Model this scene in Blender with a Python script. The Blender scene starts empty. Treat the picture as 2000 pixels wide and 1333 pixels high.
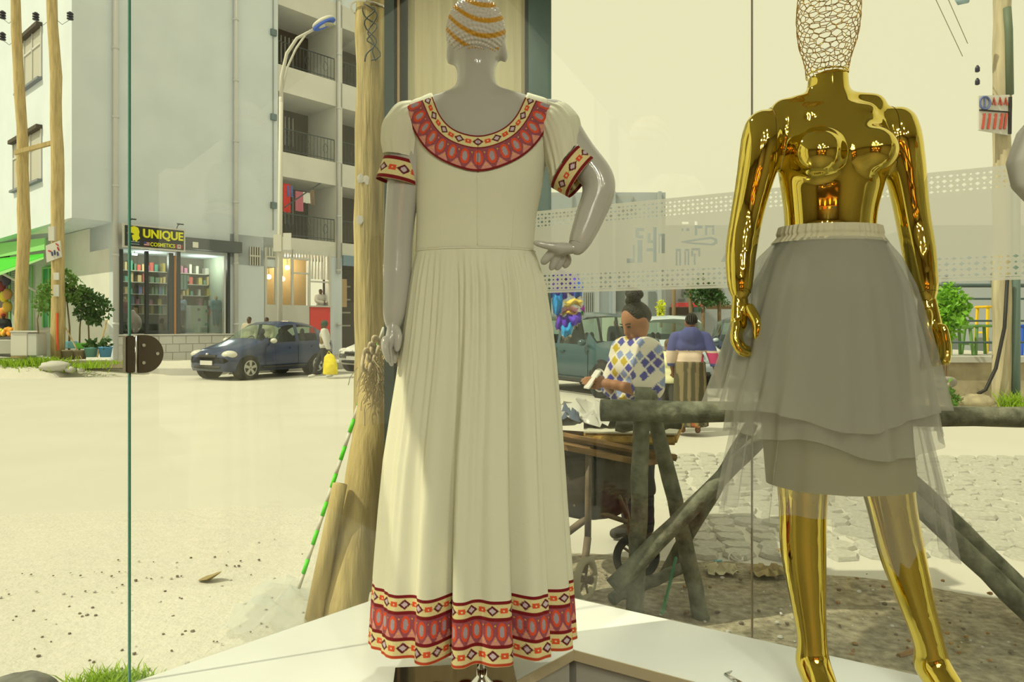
import bpy, bmesh, math, random
import numpy as np
from mathutils import Vector, Matrix
from mathutils.bvhtree import BVHTree

# ---------------------------------------------------------------- camera, sky, sun, exposure
SC = bpy.context.scene
COL = SC.collection
CAMZ = 1.45
FPX = 1400.0
HOR = 638.0
cam_d = bpy.data.cameras.new('camera')
cam_d.sensor_width = 36.0
cam_d.lens = FPX / 2000.0 * 36.0
cam_d.shift_y = -(666.5 - HOR) / 2000.0
cam_d.clip_start = 0.02
cam_d.clip_end = 400
cam = bpy.data.objects.new('camera', cam_d)
cam.location = (0, 0, CAMZ)
cam.rotation_euler = (math.pi / 2, 0, 0)
COL.objects.link(cam)
SC.camera = cam

world = bpy.data.worlds.new('hazy_sky')
SC.world = world
world.use_nodes = True
bg = world.node_tree.nodes['Background']
bg.inputs[0].default_value = (0.90, 0.855, 0.545, 1)
bg.inputs[1].default_value = 1.0

SUN_AZ = Vector((-0.93, -0.37)).normalized()
SUN_EL = math.radians(50)
sun_d = bpy.data.lights.new('sun', 'SUN')
sun_d.energy = 3.3
sun_d.angle = math.radians(0.6)
sun_d.color = (1.0, 0.94, 0.63)
sun = bpy.data.objects.new('sun', sun_d)
to_sun = Vector((SUN_AZ.x * math.cos(SUN_EL), SUN_AZ.y * math.cos(SUN_EL), math.sin(SUN_EL)))
sun.rotation_euler = to_sun.to_track_quat('Z', 'Y').to_euler()
sun.location = to_sun * 40
COL.objects.link(sun)

SC.view_settings.view_transform = 'Standard'
SC.view_settings.look = 'None'
SC.view_settings.exposure = 0.0
SC.view_settings.gamma = 1.0
SC.view_settings.use_curve_mapping = False
SC.cycles.max_bounces = 6
SC.cycles.diffuse_bounces = 3
SC.cycles.glossy_bounces = 4
SC.cycles.transparent_max_bounces = 20
SC.cycles.caustics_reflective = False
SC.cycles.caustics_refractive = False
SC.cycles.sample_clamp_indirect = 4.0

rnd = random.Random(7)
nrs = np.random.RandomState(5)
PI = math.pi

# ---------------------------------------------------------------- helpers
def P(x, y, Y):
    """world point seen at photo pixel (x, y) at depth Y"""
    return Vector(((x - 1000.0) / FPX * Y, Y, CAMZ - (y - HOR) / FPX * Y))

def gY(y, z=0.0):
    return (CAMZ - z) * FPX / (y - HOR)

def G(x, y, z=0.0):
    Y = gY(y, z)
    return Vector(((x - 1000.0) / FPX * Y, Y, z))

def lin(c):
    c = c / 255.0
    return c / 12.92 if c <= 0.04045 else ((c + 0.055) / 1.055) ** 2.4

def S(r, g, b):
    return (lin(r), lin(g), lin(b))

def O(r, g, b, gain=1.0):
    """albedo of an outdoor thing seen as r,g,b under the cream daylight"""
    L = (1.05 * gain, 1.0 * gain, 0.66 * gain)
    return tuple(min(0.8, lin(c) / l) for c, l in zip((r, g, b), L))

MATS = {}
def mat(name, col, rough=0.6, metal=0.0, var=0.0, scale=8.0, bump=0.0, bscale=30.0, spec=0.4, stretch=None, trans=0.0, col2=None):
    if name in MATS:
        return MATS[name]
    m = bpy.data.materials.new(name); m.use_nodes = True
    nt = m.node_tree; b = nt.nodes['Principled BSDF']
    b.inputs['Base Color'].default_value = (*col, 1)
    b.inputs['Roughness'].default_value = rough
    b.inputs['Metallic'].default_value = metal
    b.inputs['Specular IOR Level'].default_value = spec
    if var or bump:
        tc = nt.nodes.new('ShaderNodeTexCoord'); mp = nt.nodes.new('ShaderNodeMapping')
        nt.links.new(tc.outputs['Object'], mp.inputs[0])
        if stretch: mp.inputs['Scale'].default_value = stretch
        if var:
            n = nt.nodes.new('ShaderNodeTexNoise'); n.inputs['Scale'].default_value = scale; n.inputs['Detail'].default_value = 6
            nt.links.new(mp.outputs[0], n.inputs[0])
            r = nt.nodes.new('ShaderNodeValToRGB')
            r.color_ramp.elements[0].position = 0.3; r.color_ramp.elements[1].position = 0.7
            c2 = col2 or tuple(min(0.9, c * (1 + var)) for c in col)
            r.color_ramp.elements[0].color = (*[c * (1 - var) for c in col], 1)
            r.color_ramp.elements[1].color = (*c2, 1)
            nt.links.new(n.outputs[0], r.inputs[0]); nt.links.new(r.outputs[0], b.inputs['Base Color'])
        if bump:
            n2 = nt.nodes.new('ShaderNodeTexNoise'); n2.inputs['Scale'].default_value = bscale; n2.inputs['Detail'].default_value = 5
            nt.links.new(mp.outputs[0], n2.inputs[0])
            bp = nt.nodes.new('ShaderNodeBump'); bp.inputs['Strength'].default_value = bump; bp.inputs['Distance'].default_value = 0.02
            nt.links.new(n2.outputs[0], bp.inputs['Height']); nt.links.new(bp.outputs[0], b.inputs['Normal'])
    if trans:
        out = nt.nodes['Material Output']; t = nt.nodes.new('ShaderNodeBsdfTranslucent'); t.inputs[0].default_value = (*col, 1)
        mx = nt.nodes.new('ShaderNodeMixShader'); mx.inputs[0].default_value = trans
        nt.links.new(b.outputs[0], mx.inputs[1]); nt.links.new(t.outputs[0], mx.inputs[2]); nt.links.new(mx.outputs[0], out.inputs[0])
    MATS[name] = m
    return m

def mat_col(name, rough=0.7, trans=0.0):
    """material that takes its colours from the mesh's 'Col' attribute (woven or printed pattern)"""
    if name in MATS: return MATS[name]
    m = mat(name, (0.5, 0.5, 0.5), rough, trans=trans)
    nt = m.node_tree; a = nt.nodes.new('ShaderNodeAttribute'); a.attribute_name = 'Col'
    for n in nt.nodes:
        if n.type == 'BSDF_PRINCIPLED': nt.links.new(a.outputs['Color'], n.inputs['Base Color'])
        if n.type == 'BSDF_TRANSLUCENT': nt.links.new(a.outputs['Color'], n.inputs[0])
    return m

def mat_see(name, col, opac, rough=0.6, tl=0.5):
    """sheer cloth or frosted film: part see-through, part diffuse and translucent"""
    if name in MATS: return MATS[name]
    m = bpy.data.materials.new(name); m.use_nodes = True; nt = m.node_tree; nt.nodes.clear()
    out = nt.nodes.new('ShaderNodeOutputMaterial'); tr = nt.nodes.new('ShaderNodeBsdfTransparent')
    d = nt.nodes.new('ShaderNodeBsdfDiffuse'); d.inputs[0].default_value = (*col, 1)
    t = nt.nodes.new('ShaderNodeBsdfTranslucent'); t.inputs[0].default_value = (*col, 1)
    m1 = nt.nodes.new('ShaderNodeMixShader'); m1.inputs[0].default_value = tl
    m2 = nt.nodes.new('ShaderNodeMixShader'); m2.inputs[0].default_value = opac
    nt.links.new(d.outputs[0], m1.inputs[1]); nt.links.new(t.outputs[0], m1.inputs[2])
    nt.links.new(tr.outputs[0], m2.inputs[1]); nt.links.new(m1.outputs[0], m2.inputs[2]); nt.links.new(m2.outputs[0], out.inputs[0])
    MATS[name] = m
    return m

def mat_glass(name, tint=(0.97, 0.98, 0.97), ior=1.45, refl=1.0, rough=0.0):
    if name in MATS: return MATS[name]
    m = bpy.data.materials.new(name); m.use_nodes = True; nt = m.node_tree; nt.nodes.clear()
    out = nt.nodes.new('ShaderNodeOutputMaterial'); tr = nt.nodes.new('ShaderNodeBsdfTransparent'); tr.inputs[0].default_value = (*tint, 1)
    g = nt.nodes.new('ShaderNodeBsdfGlossy'); g.inputs['Roughness'].default_value = rough; g.inputs[0].default_value = (refl, refl, refl, 1)
    lw = nt.nodes.new('ShaderNodeLayerWeight'); lw.inputs[0].default_value = 0.5
    pw = nt.nodes.new('ShaderNodeMath'); pw.operation = 'POWER'; pw.inputs[1].default_value = 5.0
    f = nt.nodes.new('ShaderNodeMath'); f.operation = 'MULTIPLY_ADD'; f0 = ((ior - 1) / (ior + 1)) ** 2
    f.inputs[1].default_value = 1 - f0; f.inputs[2].default_value = f0
    nt.links.new(lw.outputs['Facing'], pw.inputs[0]); nt.links.new(pw.outputs[0], f.inputs[0])
    mx = nt.nodes.new('ShaderNodeMixShader')
    nt.links.new(f.outputs[0], mx.inputs[0]); nt.links.new(tr.outputs[0], mx.inputs[1]); nt.links.new(g.outputs[0], mx.inputs[2])
    nt.links.new(mx.outputs[0], out.inputs[0])
    MATS[name] = m
    return m

def mat_emit(name, col, s):
    if name in MATS: return MATS[name]
    m = bpy.data.materials.new(name); m.use_nodes = True; nt = m.node_tree; nt.nodes.clear()
    out = nt.nodes.new('ShaderNodeOutputMaterial'); e = nt.nodes.new('ShaderNodeEmission')
    e.inputs[0].default_value = (*col, 1); e.inputs[1].default_value = s
    nt.links.new(e.outputs[0], out.inputs[0]); MATS[name] = m
    return m

def tag(o, label=None, cat=None, group=None, kind=None):
    if label: o['label'] = label
    if cat: o['category'] = cat
    if group: o['group'] = group
    if kind: o['kind'] = kind
    return o

def thing(name, label, cat, loc=(0, 0, 0), group=None):
    o = bpy.data.objects.new(name, None); o.empty_display_size = 0.1
    o.location = loc; COL.objects.link(o)
    return tag(o, label, cat, group)

def link(name, me, m=None, parent=None, smooth=False):
    o = bpy.data.objects.new(name, me); COL.objects.link(o)
    if m is not None and not me.materials: me.materials.append(m)
    if smooth: me.polygons.foreach_set('use_smooth', [True] * len(me.polygons))
    if parent is not None:
        o.parent = parent
        if parent.type == 'EMPTY': o.matrix_parent_inverse = Matrix.Translation(-Vector(parent.location))
    return o

def copy_tree(o, delta, label=None, parent=None):
    c = o.copy(); COL.objects.link(c)
    if parent is None:
        c.location = Vector(o.location) + Vector(delta)
        if label: c['label'] = label
    else:
        c.parent = parent
    for ch in o.children:
        copy_tree(ch, delta, None, c)
    return c

class MB:
    def __init__(s): s.v = []; s.f = []
    def add(s, vs, fs):
        n = len(s.v); s.v += [tuple(v) for v in vs]; s.f += [tuple(i + n for i in f) for f in fs]; return s
    def box(s, c, size, rz=0.0, axes=None):
        c = Vector(c); hx, hy, hz = [d / 2 for d in size]
        if axes is None:
            ax = Vector((math.cos(rz), math.sin(rz), 0)); ay = Vector((-math.sin(rz), math.cos(rz), 0)); az = Vector((0, 0, 1))
        else: ax, ay, az = axes
        vs = [c + ax * (hx * i) + ay * (hy * j) + az * (hz * k) for k in (-1, 1) for j in (-1, 1) for i in (-1, 1)]
        return s.add(vs, [(0, 2, 3, 1), (4, 5, 7, 6), (0, 1, 5, 4), (2, 6, 7, 3), (0, 4, 6, 2), (1, 3, 7, 5)])
    def tube(s, pts, r, n=8, caps=True, rot=0.0, flat=1.0):
        pts = [Vector(p) for p in pts]; k = len(pts)
        if not hasattr(r, '__len__'): r = [r] * k
        ref = None; vs = []
        for i, p in enumerate(pts):
            t = (pts[min(i + 1, k - 1)] - pts[max(i - 1, 0)])
            t = t.normalized() if t.length > 1e-9 else Vector((0, 0, 1))
            if ref is None: ref = Vector((1, 0, 0)) if abs(t.x) < 0.8 else Vector((0, 1, 0))
            u = (ref - t * ref.dot(t)).normalized(); w = t.cross(u); ref = u
            for j in range(n):
                a = 2 * PI * j / n + rot
                vs.append(p + u * (math.cos(a) * r[i]) + w * (math.sin(a) * r[i] * flat))
        fs = []
        for i in range(k - 1):
            for j in range(n):
                a = i * n + j; b = i * n + (j + 1) % n
                fs.append((a, b, b + n, a + n))
        if caps:
            fs.append(tuple(reversed(range(n)))); fs.append(tuple(range((k - 1) * n, k * n)))
        return s.add(vs, fs)
    def quad(s, a, b, c, d): return s.add([a, b, c, d], [(0, 1, 2, 3)])
    def poly(s, pts, thick):
        """flat polygon (list of 3D points) given a thickness vector"""
        n = len(pts); t = Vector(thick); vs = [Vector(p) for p in pts] + [Vector(p) + t for p in pts]
        fs = [tuple(reversed(range(n))), tuple(range(n, 2 * n))] + [(i, (i + 1) % n, (i + 1) % n + n, i + n) for i in range(n)]
        return s.add(vs, fs)
    def ball(s, c, r, nu=12, nv=8, jit=0.0):
        c = Vector(c)
        if not hasattr(r, '__len__'): r = (r, r, r)
        vs = [c + Vector((0, 0, r[2]))]
        for i in range(1, nv):
            for j in range(nu):
                a = PI * i / nv; b = 2 * PI * j / nu; q = 1 + rnd.uniform(-jit, jit)
                vs.append(c + Vector((r[0] * math.sin(a) * math.cos(b) * q, r[1] * math.sin(a) * math.sin(b) * q, r[2] * math.cos(a) * q)))
        vs.append(c - Vector((0, 0, r[2])))
        fs = [(0, 1 + j, 1 + (j + 1) % nu) for j in range(nu)]
        for i in range(nv - 2):
            for j in range(nu):
                a = 1 + i * nu + j; b = 1 + i * nu + (j + 1) % nu
                fs.append((a, a + nu, b + nu, b))
        l = len(vs) - 1; q = 1 + (nv - 2) * nu
        fs += [(q + j, l, q + (j + 1) % nu) for j in range(nu)]
        return s.add(vs, fs)
    def lathe(s, c, prof, n=24):
        """prof: list of (radius, z) about the vertical through c"""
        c = Vector(c); vs = [c + Vector((r * math.cos(2 * PI * j / n), r * math.sin(2 * PI * j / n), z)) for r, z in prof for j in range(n)]
        fs = [(i * n + j, i * n + (j + 1) % n, (i + 1) * n + (j + 1) % n, (i + 1) * n + j) for i in range(len(prof) - 1) for j in range(n)]
        fs.append(tuple(reversed(range(n)))); fs.append(tuple(range((len(prof) - 1) * n, len(prof) * n)))
        return s.add(vs, fs)
    def mesh(s, name):
        me = bpy.data.meshes.new(name); me.from_pydata(s.v, [], s.f); me.update(); return me
    def build(s, name, m, parent=None, smooth=False, bevel=0.0):
        me = s.mesh(name)
        o = link(name, me, m, parent, smooth)
        if bevel:
            bm = bmesh.new(); bm.from_mesh(me); bmesh.ops.remove_doubles(bm, verts=bm.verts, dist=1e-6)
            bmesh.ops.bevel(bm, geom=[e for e in bm.edges if e.is_manifold and e.calc_face_angle(0) > 0.6], offset=bevel, segments=2, affect='EDGES', clamp_overlap=True)
            bm.to_mesh(me); bm.free()
        return o

def grid_mesh(name, pts, closed_u=False, cols=None, m=None, parent=None, smooth=True, flip=False):
    """pts: array (rows, cols, 3)"""
    R, Cn, _ = pts.shape
    me = bpy.data.meshes.new(name)
    i = np.arange(R - 1)[:, None]; j = np.arange(Cn if closed_u else Cn - 1)[None, :]
    j2 = (j + 1) % Cn
    f = np.stack([i * Cn + j, i * Cn + j2, (i + 1) * Cn + j2, (i + 1) * Cn + j], -1).reshape(-1, 4)
    if flip: f = f[:, ::-1]
    np_mesh(me, pts.reshape(-1, 3), f, smooth)
    if cols is not None:
        a = me.color_attributes.new('Col', 'FLOAT_COLOR', 'POINT')
        c = np.ones((R * Cn, 4), np.float32); c[:, :3] = cols.reshape(-1, 3); a.data.foreach_set('color', c.ravel())
    return link(name, me, m, parent)

def np_mesh(me, v, f, smooth=True):
    nf, k = f.shape
    me.vertices.add(len(v)); me.vertices.foreach_set('co', np.ascontiguousarray(v, np.float32).ravel())
    me.loops.add(nf * k); me.loops.foreach_set('vertex_index', np.ascontiguousarray(f, np.int32).ravel())
    me.polygons.add(nf); me.polygons.foreach_set('loop_start', np.arange(nf, dtype=np.int32) * k)
    if smooth: me.polygons.foreach_set('use_smooth', np.ones(nf, bool))
    me.update(calc_edges=True); me.validate()

# ------------------------------------------------ smooth bodies: distance fields and surface nets
def cone(a, b, ra, rb, flat=None):
    return ('c', np.array(a, float), np.array(b, float), ra, rb, flat)
def ell(c, r, rot=None):
    return ('e', np.array(c, float), np.array(r, float), None if rot is None else np.array(rot, float))
def stack(keys):
    return ('s', np.array(keys, float))
def chain(pts, rs, flat=None):
    return [cone(pts[i], pts[i + 1], rs[i], rs[i + 1], flat) for i in range(len(pts) - 1)]

def schain(pts, rs, flat=None, sub=5):
    """limb through the joints with rounded bends and an even taper (Catmull-Rom)"""
    A = np.array([list(p) + [r] for p, r in zip(pts, rs)], float); A = np.vstack([2 * A[0] - A[1], A, 2 * A[-1] - A[-2]]); out = []
    for i in range(1, len(A) - 2):
        p0, p1, p2, p3 = A[i - 1:i + 3]
        for q in range(sub):
            t = q / sub; out.append(.5 * (2 * p1 + (p2 - p0) * t + (2 * p0 - 5 * p1 + 4 * p2 - p3) * t * t + (3 * p1 - p0 - 3 * p2 + p3) * t ** 3))
    out.append(A[-2]); out = np.array(out)
    return chain(out[:, :3], np.maximum(out[:, 3], .003), flat)
def fine(prims, k=.006):
    """shapes that join their neighbours tightly (fingers)"""
    return [('k', p, k) for p in prims]
def _dist(p, X, Y, Z):
    if p[0] == 'c':
        a, b, ra, rb, flat = p[1:]
        d = b - a; L = max(1e-9, d.dot(d)); x, y, z = X - a[0], Y - a[1], Z - a[2]
        t = np.clip((x * d[0] + y * d[1] + z * d[2]) / L, 0, 1)
        x = x - t * d[0]; y = y - t * d[1]; z = z - t * d[2]
        r = ra + (rb - ra) * t
        if flat is not None:
            n, s = np.array(flat[0], float), flat[1]; n /= np.linalg.norm(n)
            q = (x * n[0] + y * n[1] + z * n[2]) * (1 / s - 1)
            x = x + q * n[0]; y = y + q * n[1]; z = z + q * n[2]
            return (np.sqrt(x * x + y * y + z * z) - r) * (s ** 0.5)
        return np.sqrt(x * x + y * y + z * z) - r
    if p[0] == 'e':
        c, r, rot = p[1:]
        x, y, z = X - c[0], Y - c[1], Z - c[2]
        if rot is not None:
            x, y, z = [rot[0, i] * x + rot[1, i] * y + rot[2, i] * z for i in range(3)]
        k = np.sqrt((x / r[0]) ** 2 + (y / r[1]) ** 2 + (z / r[2]) ** 2)
        return (k - 1) * r.min()
    K = p[1]; zz = Z.reshape(-1); o = np.argsort(K[:, 0]); K = K[o]
    zi = np.linspace(K[0, 0], K[-1, 0], 200)
    def sm(col):
        v = np.interp(zi, K[:, 0], K[:, col]); w = np.hanning(19); w /= w.sum()
        return np.convolve(np.pad(v, 9, 'edge'), w, 'valid')
    f = [np.interp(Z, zi, sm(i)) for i in (1, 2, 3, 4)]
    d = (np.sqrt(((X - f[0]) / f[2]) ** 2 + ((Y - f[1]) / f[3]) ** 2) - 1) * np.minimum(f[2], f[3])
    return np.maximum(d, np.maximum(K[0, 0] - Z, Z - K[-1, 0]))

def _bounds(p):
    if p[0] == 'c':
        r = max(p[3], p[4]); return np.minimum(p[1], p[2]) - r, np.maximum(p[1], p[2]) + r
    if p[0] == 'e':
        r = p[2] if p[3] is None else np.full(3, p[2].max()); return p[1] - r, p[1] + r
    K = p[1]; return (np.array([(K[:, 1] - K[:, 3]).min(), (K[:, 2] - K[:, 4]).min(), K[:, 0].min()]),
                      np.array([(K[:, 1] + K[:, 3]).max(), (K[:, 2] + K[:, 4]).max(), K[:, 0].max()]))

def sdf_arrays(prims, vox=0.01, k=0.03, off=0.0, smooth=2, cut=None):
    ks = [p[2] if p[0] == 'k' else k for p in prims]; prims = [p[1] if p[0] == 'k' else p for p in prims]; kmax = k
    bs = [_bounds(p) for p in prims]
    lo = np.min([b[0] for b in bs], 0) - off - 4 * vox; hi = np.max([b[1] for b in bs], 0) + off + 4 * vox
    n = np.ceil((hi - lo) / vox).astype(int) + 1
    ax = [lo[i] + vox * np.arange(n[i]) for i in range(3)]
    D = np.full(n, 0.5)
    for p, b, k in zip(prims, bs, ks):
        m = kmax + off + 4 * vox
        i0 = np.maximum(0, np.floor((b[0] - m - lo) / vox).astype(int)); i1 = np.minimum(n, np.ceil((b[1] + m - lo) / vox).astype(int) + 1)
        sl = tuple(slice(a, c) for a, c in zip(i0, i1))
        X, Y, Z = np.meshgrid(*[ax[i][sl[i]] for i in range(3)], indexing='ij')
        d = _dist(p, X, Y, Z); A = D[sl]
        h = np.maximum(k - np.abs(A - d), 0) / k
        D[sl] = np.minimum(A, d) - h * h * k * 0.25
    D -= off
    if cut is not None:
        X, Y, Z = np.meshgrid(*ax, indexing='ij'); D = np.maximum(D, cut(X, Y, Z))
    ins = D < 0
    c = [slice(0, -1), slice(1, None)]
    cnt = np.zeros(n - 1); acc = np.zeros((*(n - 1), 3))
    corners = [(i, j, l) for i in (0, 1) for j in (0, 1) for l in (0, 1)]
    for a in corners:
        for d in range(3):
            if a[d]: continue
            b = list(a); b[d] = 1
            da = D[c[a[0]], c[a[1]], c[a[2]]]; db = D[c[b[0]], c[b[1]], c[b[2]]]
            x = (da < 0) != (db < 0)
            t = np.where(x, da / np.where(x, da - db, 1), 0)
            cnt += x
            for e in range(3):
                acc[..., e] += np.where(x, a[e] + (t if e == d else 0), 0)
    m = cnt > 0
    idx = -np.ones(m.shape, int); idx[m] = np.arange(m.sum())
    g = np.argwhere(m)
    V = lo + (g + acc[m] / cnt[m][:, None]) * vox
    F = []
    for d in range(3):
        s0 = [slice(None)] * 3; s1 = [slice(None)] * 3; s0[d] = slice(0, -1); s1[d] = slice(1, None)
        a = ins[tuple(s0)]; b = ins[tuple(s1)]
        e = np.argwhere(a != b); u, w = (d + 1) % 3, (d + 2) % 3
        e = e[(e[:, u] > 0) & (e[:, w] > 0) & (e[:, u] < n[u] - 1) & (e[:, w] < n[w] - 1)]
        q = []
        for du, dw in ((0, 0), (-1, 0), (-1, -1), (0, -1)):
            ee = e.copy(); ee[:, u] += du; ee[:, w] += dw; q.append(idx[ee[:, 0], ee[:, 1], ee[:, 2]])
        q = np.stack(q, 1); fl = ~a[e[:, 0], e[:, 1], e[:, 2]]
        q[fl] = q[fl][:, ::-1]; F.append(q)
    F = np.concatenate(F)
    for _ in range(smooth):
        s = np.zeros_like(V); k2 = np.zeros(len(V))
        for i in range(4):
            np.add.at(s, F[:, i], V[F[:, (i + 1) % 4]]); np.add.at(k2, F[:, i], 1)
            np.add.at(s, F[:, (i + 1) % 4], V[F[:, i]]); np.add.at(k2, F[:, (i + 1) % 4], 1)
        V = V * 0.5 + 0.5 * s / k2[:, None]
    return V, F

def body(name, prims, m, parent=None, vox=0.01, k=0.03, off=0.0, smooth=2, cut=None, colf=None):
    V, F = sdf_arrays(prims, vox, k, off, smooth, cut)
    me = bpy.data.meshes.new(name); np_mesh(me, V, F, True)
    if colf is not None:
        a = me.color_attributes.new('Col', 'FLOAT_COLOR', 'POINT')
        c = np.ones((len(V), 4), np.float32); c[:, :3] = colf(V); a.data.foreach_set('color', c.ravel())
    return link(name, me, m, parent)

def rotm(ax, ang):
    return np.array(Matrix.Rotation(ang, 3, ax))

def foliage(name, centers, n, size, m, parent, seed=1, flat=0.6):
    """leaf blades scattered through ellipsoids: centers = [(c, (rx,ry,rz)), ...]"""
    r = np.random.RandomState(seed); V = []; F = []
    w = np.array([c[1][0] * c[1][1] * c[1][2] for c in centers]) ** (2 / 3.); w = w / w.sum()
    for ci, (c, rad) in enumerate(centers):
        k = max(4, int(n * w[ci])); d = r.normal(size=(k, 3)); d /= np.linalg.norm(d, axis=1)[:, None]
        pos = np.array(c) + d * np.array(rad) * (r.uniform(0.35, 1.0, (k, 1)) ** 0.5)
        a = r.normal(size=(k, 3)); a[:, 2] -= 0.3; a /= np.linalg.norm(a, axis=1)[:, None]
        b = np.cross(a, r.normal(size=(k, 3))); b /= np.linalg.norm(b, axis=1)[:, None]
        s = size * r.uniform(0.7, 1.3, (k, 1))
        base = len(V) * 4 if False else sum(len(x) for x in V)
        q = np.stack([pos, pos + a * s * 0.5 + b * s * 0.28, pos + a * s, pos + a * s * 0.5 - b * s * 0.28], 1).reshape(-1, 3)
        V.append(q); F.append(base + np.arange(k * 4).reshape(-1, 4))
    me = bpy.data.meshes.new(name); np_mesh(me, np.concatenate(V), np.concatenate(F), False)
    o = link(name, me, m, parent); o['kind'] = 'stuff'
    return o

def log_pts(a, b, r0, r1, n=10, wob=0.006, seed=0):
    r = random.Random(seed); a = Vector(a); b = Vector(b); pts = []; rs = []
    for i in range(n):
        t = i / (n - 1); p = a.lerp(b, t)
        pts.append(p + Vector((r.uniform(-wob, wob), r.uniform(-wob, wob), r.uniform(-wob, wob))))
        rs.append((r0 + (r1 - r0) * t) * r.uniform(0.95, 1.05))
    return pts, rs

def text_obj(name, txt, w, h, m, parent, loc, axes, extrude=0.005, bold=0.0):
    """solid lettering filling a w by h box in the plane (axes[0] = right, axes[1] = up, axes[2] = out)"""
    cu = bpy.data.curves.new(name, 'FONT'); cu.body = txt; cu.size = 1.0; cu.extrude = 0.01; cu.offset = bold
    o = bpy.data.objects.new(name, cu); COL.objects.link(o); bpy.context.view_layer.update()
    me = bpy.data.meshes.new_from_object(o.evaluated_get(bpy.context.evaluated_depsgraph_get())); bpy.data.objects.remove(o)
    V = np.array([v.co for v in me.vertices]); lo, hi = V.min(0), V.max(0)
    A = np.array([list(a) for a in axes])
    U = (V - lo) / np.maximum(hi - lo, 1e-6) * np.array((w, h, extrude))
    me.vertices.foreach_set('co', (np.array(loc) + U @ A).astype(np.float32).ravel()); me.update(); me.materials.clear()
    return link(name, me, m, parent)

def struct(o):
    o['kind'] = 'structure'; return o
# ================================================================ THE SHOP: shell, glass, ledges
KX = Vector((-0.227, 2.835, 0))
U1 = Vector((-0.675, -0.738, 0)).normalized(); N1 = Vector((U1.y, -U1.x, 0))      # left glass, outward normal
U2 = Vector((0.8487, -0.5288, 0)).normalized(); N2 = Vector((-U2.y, U2.x, 0))      # right glass
UP = Vector((0, 0, 1))
ZP, ZF, ZC = 0.48, 0.06, 3.0
def LG(t, z, d=0.0): return KX + U1 * t + N1 * d + UP * z
def RG(t, z, d=0.0): return KX + U2 * t + N2 * d + UP * z
def hit_left(x):
    k = (x - 1000) / FPX; return (k * KX.y - KX.x) / (U1.x - k * U1.y)
def hit_right(x):
    k = (x - 1000) / FPX; return (k * KX.y - KX.x) / (U2.x - k * U2.y)

m_floor = mat('shop_floor_tile', (0.20, 0.17, 0.13), 0.2, var=0.1, scale=3)
m_wall = mat('shop_wall_paint', (0.20, 0.16, 0.09), 0.6, var=0.08, scale=2)
m_wood_in = mat('shop_wood_panel', (0.14, 0.075, 0.025), 0.3, var=0.25, scale=5, stretch=(8, 8, 0.6))
m_ceil = mat('shop_ceiling_paint', (0.50, 0.49, 0.40), 0.8)
m_roof = mat('roof_concrete', (0.35, 0.34, 0.32), 0.9, var=0.1)
m_glass = mat_glass('clear_glass', (0.975, 0.985, 0.975))
m_edge = mat('glass_edge_green', (0.02, 0.16, 0.12), 0.2)
m_plat = mat('white_laminate', (0.76, 0.77, 0.76), 0.12, var=0.05, scale=2)
m_platside = mat('shaded_laminate', (0.42, 0.40, 0.36), 0.45)  # shade of the front panels put into a greyer laminate colour
m_platedge = mat('ledge_edging', (0.5, 0.42, 0.28), 0.5)

p1 = LG(5.0, 0); p2 = RG(5.6, 0); p3 = Vector((2.6, -4.4, 0)); p4 = Vector((-1.9, -4.4, 0))
poly = [KX, p1, p4, p3, p2]
def plate(name, pts, z, th, m):
    b = MB(); b.poly([Vector((p.x, p.y, z)) for p in pts], (0, 0, th)); return struct(b.build(name, m))
plate('floor', [KX + (N1 + N2) * -0.02, p1, p4, p3, p2], ZF - 0.1, 0.1, m_floor)
plate('ceiling', poly, ZC, 0.08, m_ceil)
roofpoly = [KX + N1 * 0.05 + N2 * 0.2, p1 + N1 * 0.05, p4 + Vector((-0.3, -0.3, 0)), p3 + Vector((0.3, -0.3, 0)), p2 + N2 * 0.22]
plate('ceiling_roof_slab', roofpoly, ZC + 0.081, 0.13, m_roof)
def wallseg(name, a, b, m, z0=ZF, z1=ZC):
    d = (b - a).normalized(); n = Vector((-d.y, d.x, 0))
    q = MB(); q.poly([Vector((a.x, a.y, z0)), Vector((b.x, b.y, z0)), Vector((b.x, b.y, z1)), Vector((a.x, a.y, z1))], n * 0.06)
    return struct(q.build(name, m))
wallseg('wall_back', p4, p3, m_wood_in)
wallseg('wall_left', p1, p4, m_wall)
wallseg('wall_right', p3, p2, m_wall)

def pane(name, fn, t0, t1, z0, z1, label=None, edges=True):
    q = MB(); q.poly([fn(t0, z0), fn(t1, z0), fn(t1, z1), fn(t0, z1)], (N1 if fn is LG else N2) * 0.010)
    o = struct(q.build(name, m_glass))
    if edges:
        for tt in ((t1,) if t0 < .05 else (t0, t1)):
            e = MB(); e.box(fn(tt, (z0 + z1) / 2, 0.005), (0.0022, 0.011, z1 - z0), axes=((U1 if fn is LG else U2), (N1 if fn is LG else N2), UP))
            e.build('glass_edge', m_edge, o)
    return o
TS = hit_left(254)
pane('window_1', LG, 0.012, TS - 0.001, ZP, ZC)
pane('door_1', LG, TS + 0.001, TS + 0.95, ZF + 0.01, ZC - 0.5)
pane('window_2', LG, TS + 0.97, 4.9, ZF + 0.01, ZC)
TR = hit_right(1468)
m_edge2 = mat('glass_edge_pale', (0.25, 0.2, 0.13), 0.3)
pane('window_3', RG, 0.012, TR - 0.002, ZP, ZC, edges=False)
pane('window_4', RG, TR + 0.002, 3.3, ZP, ZC, edges=False)
q = MB(); q.box(RG(TR, (ZP + ZC) / 2, 0.005), (0.004, 0.011, ZC - ZP), axes=(U2, N2, UP)); struct(q.build('trim_1', m_edge2))
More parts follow.
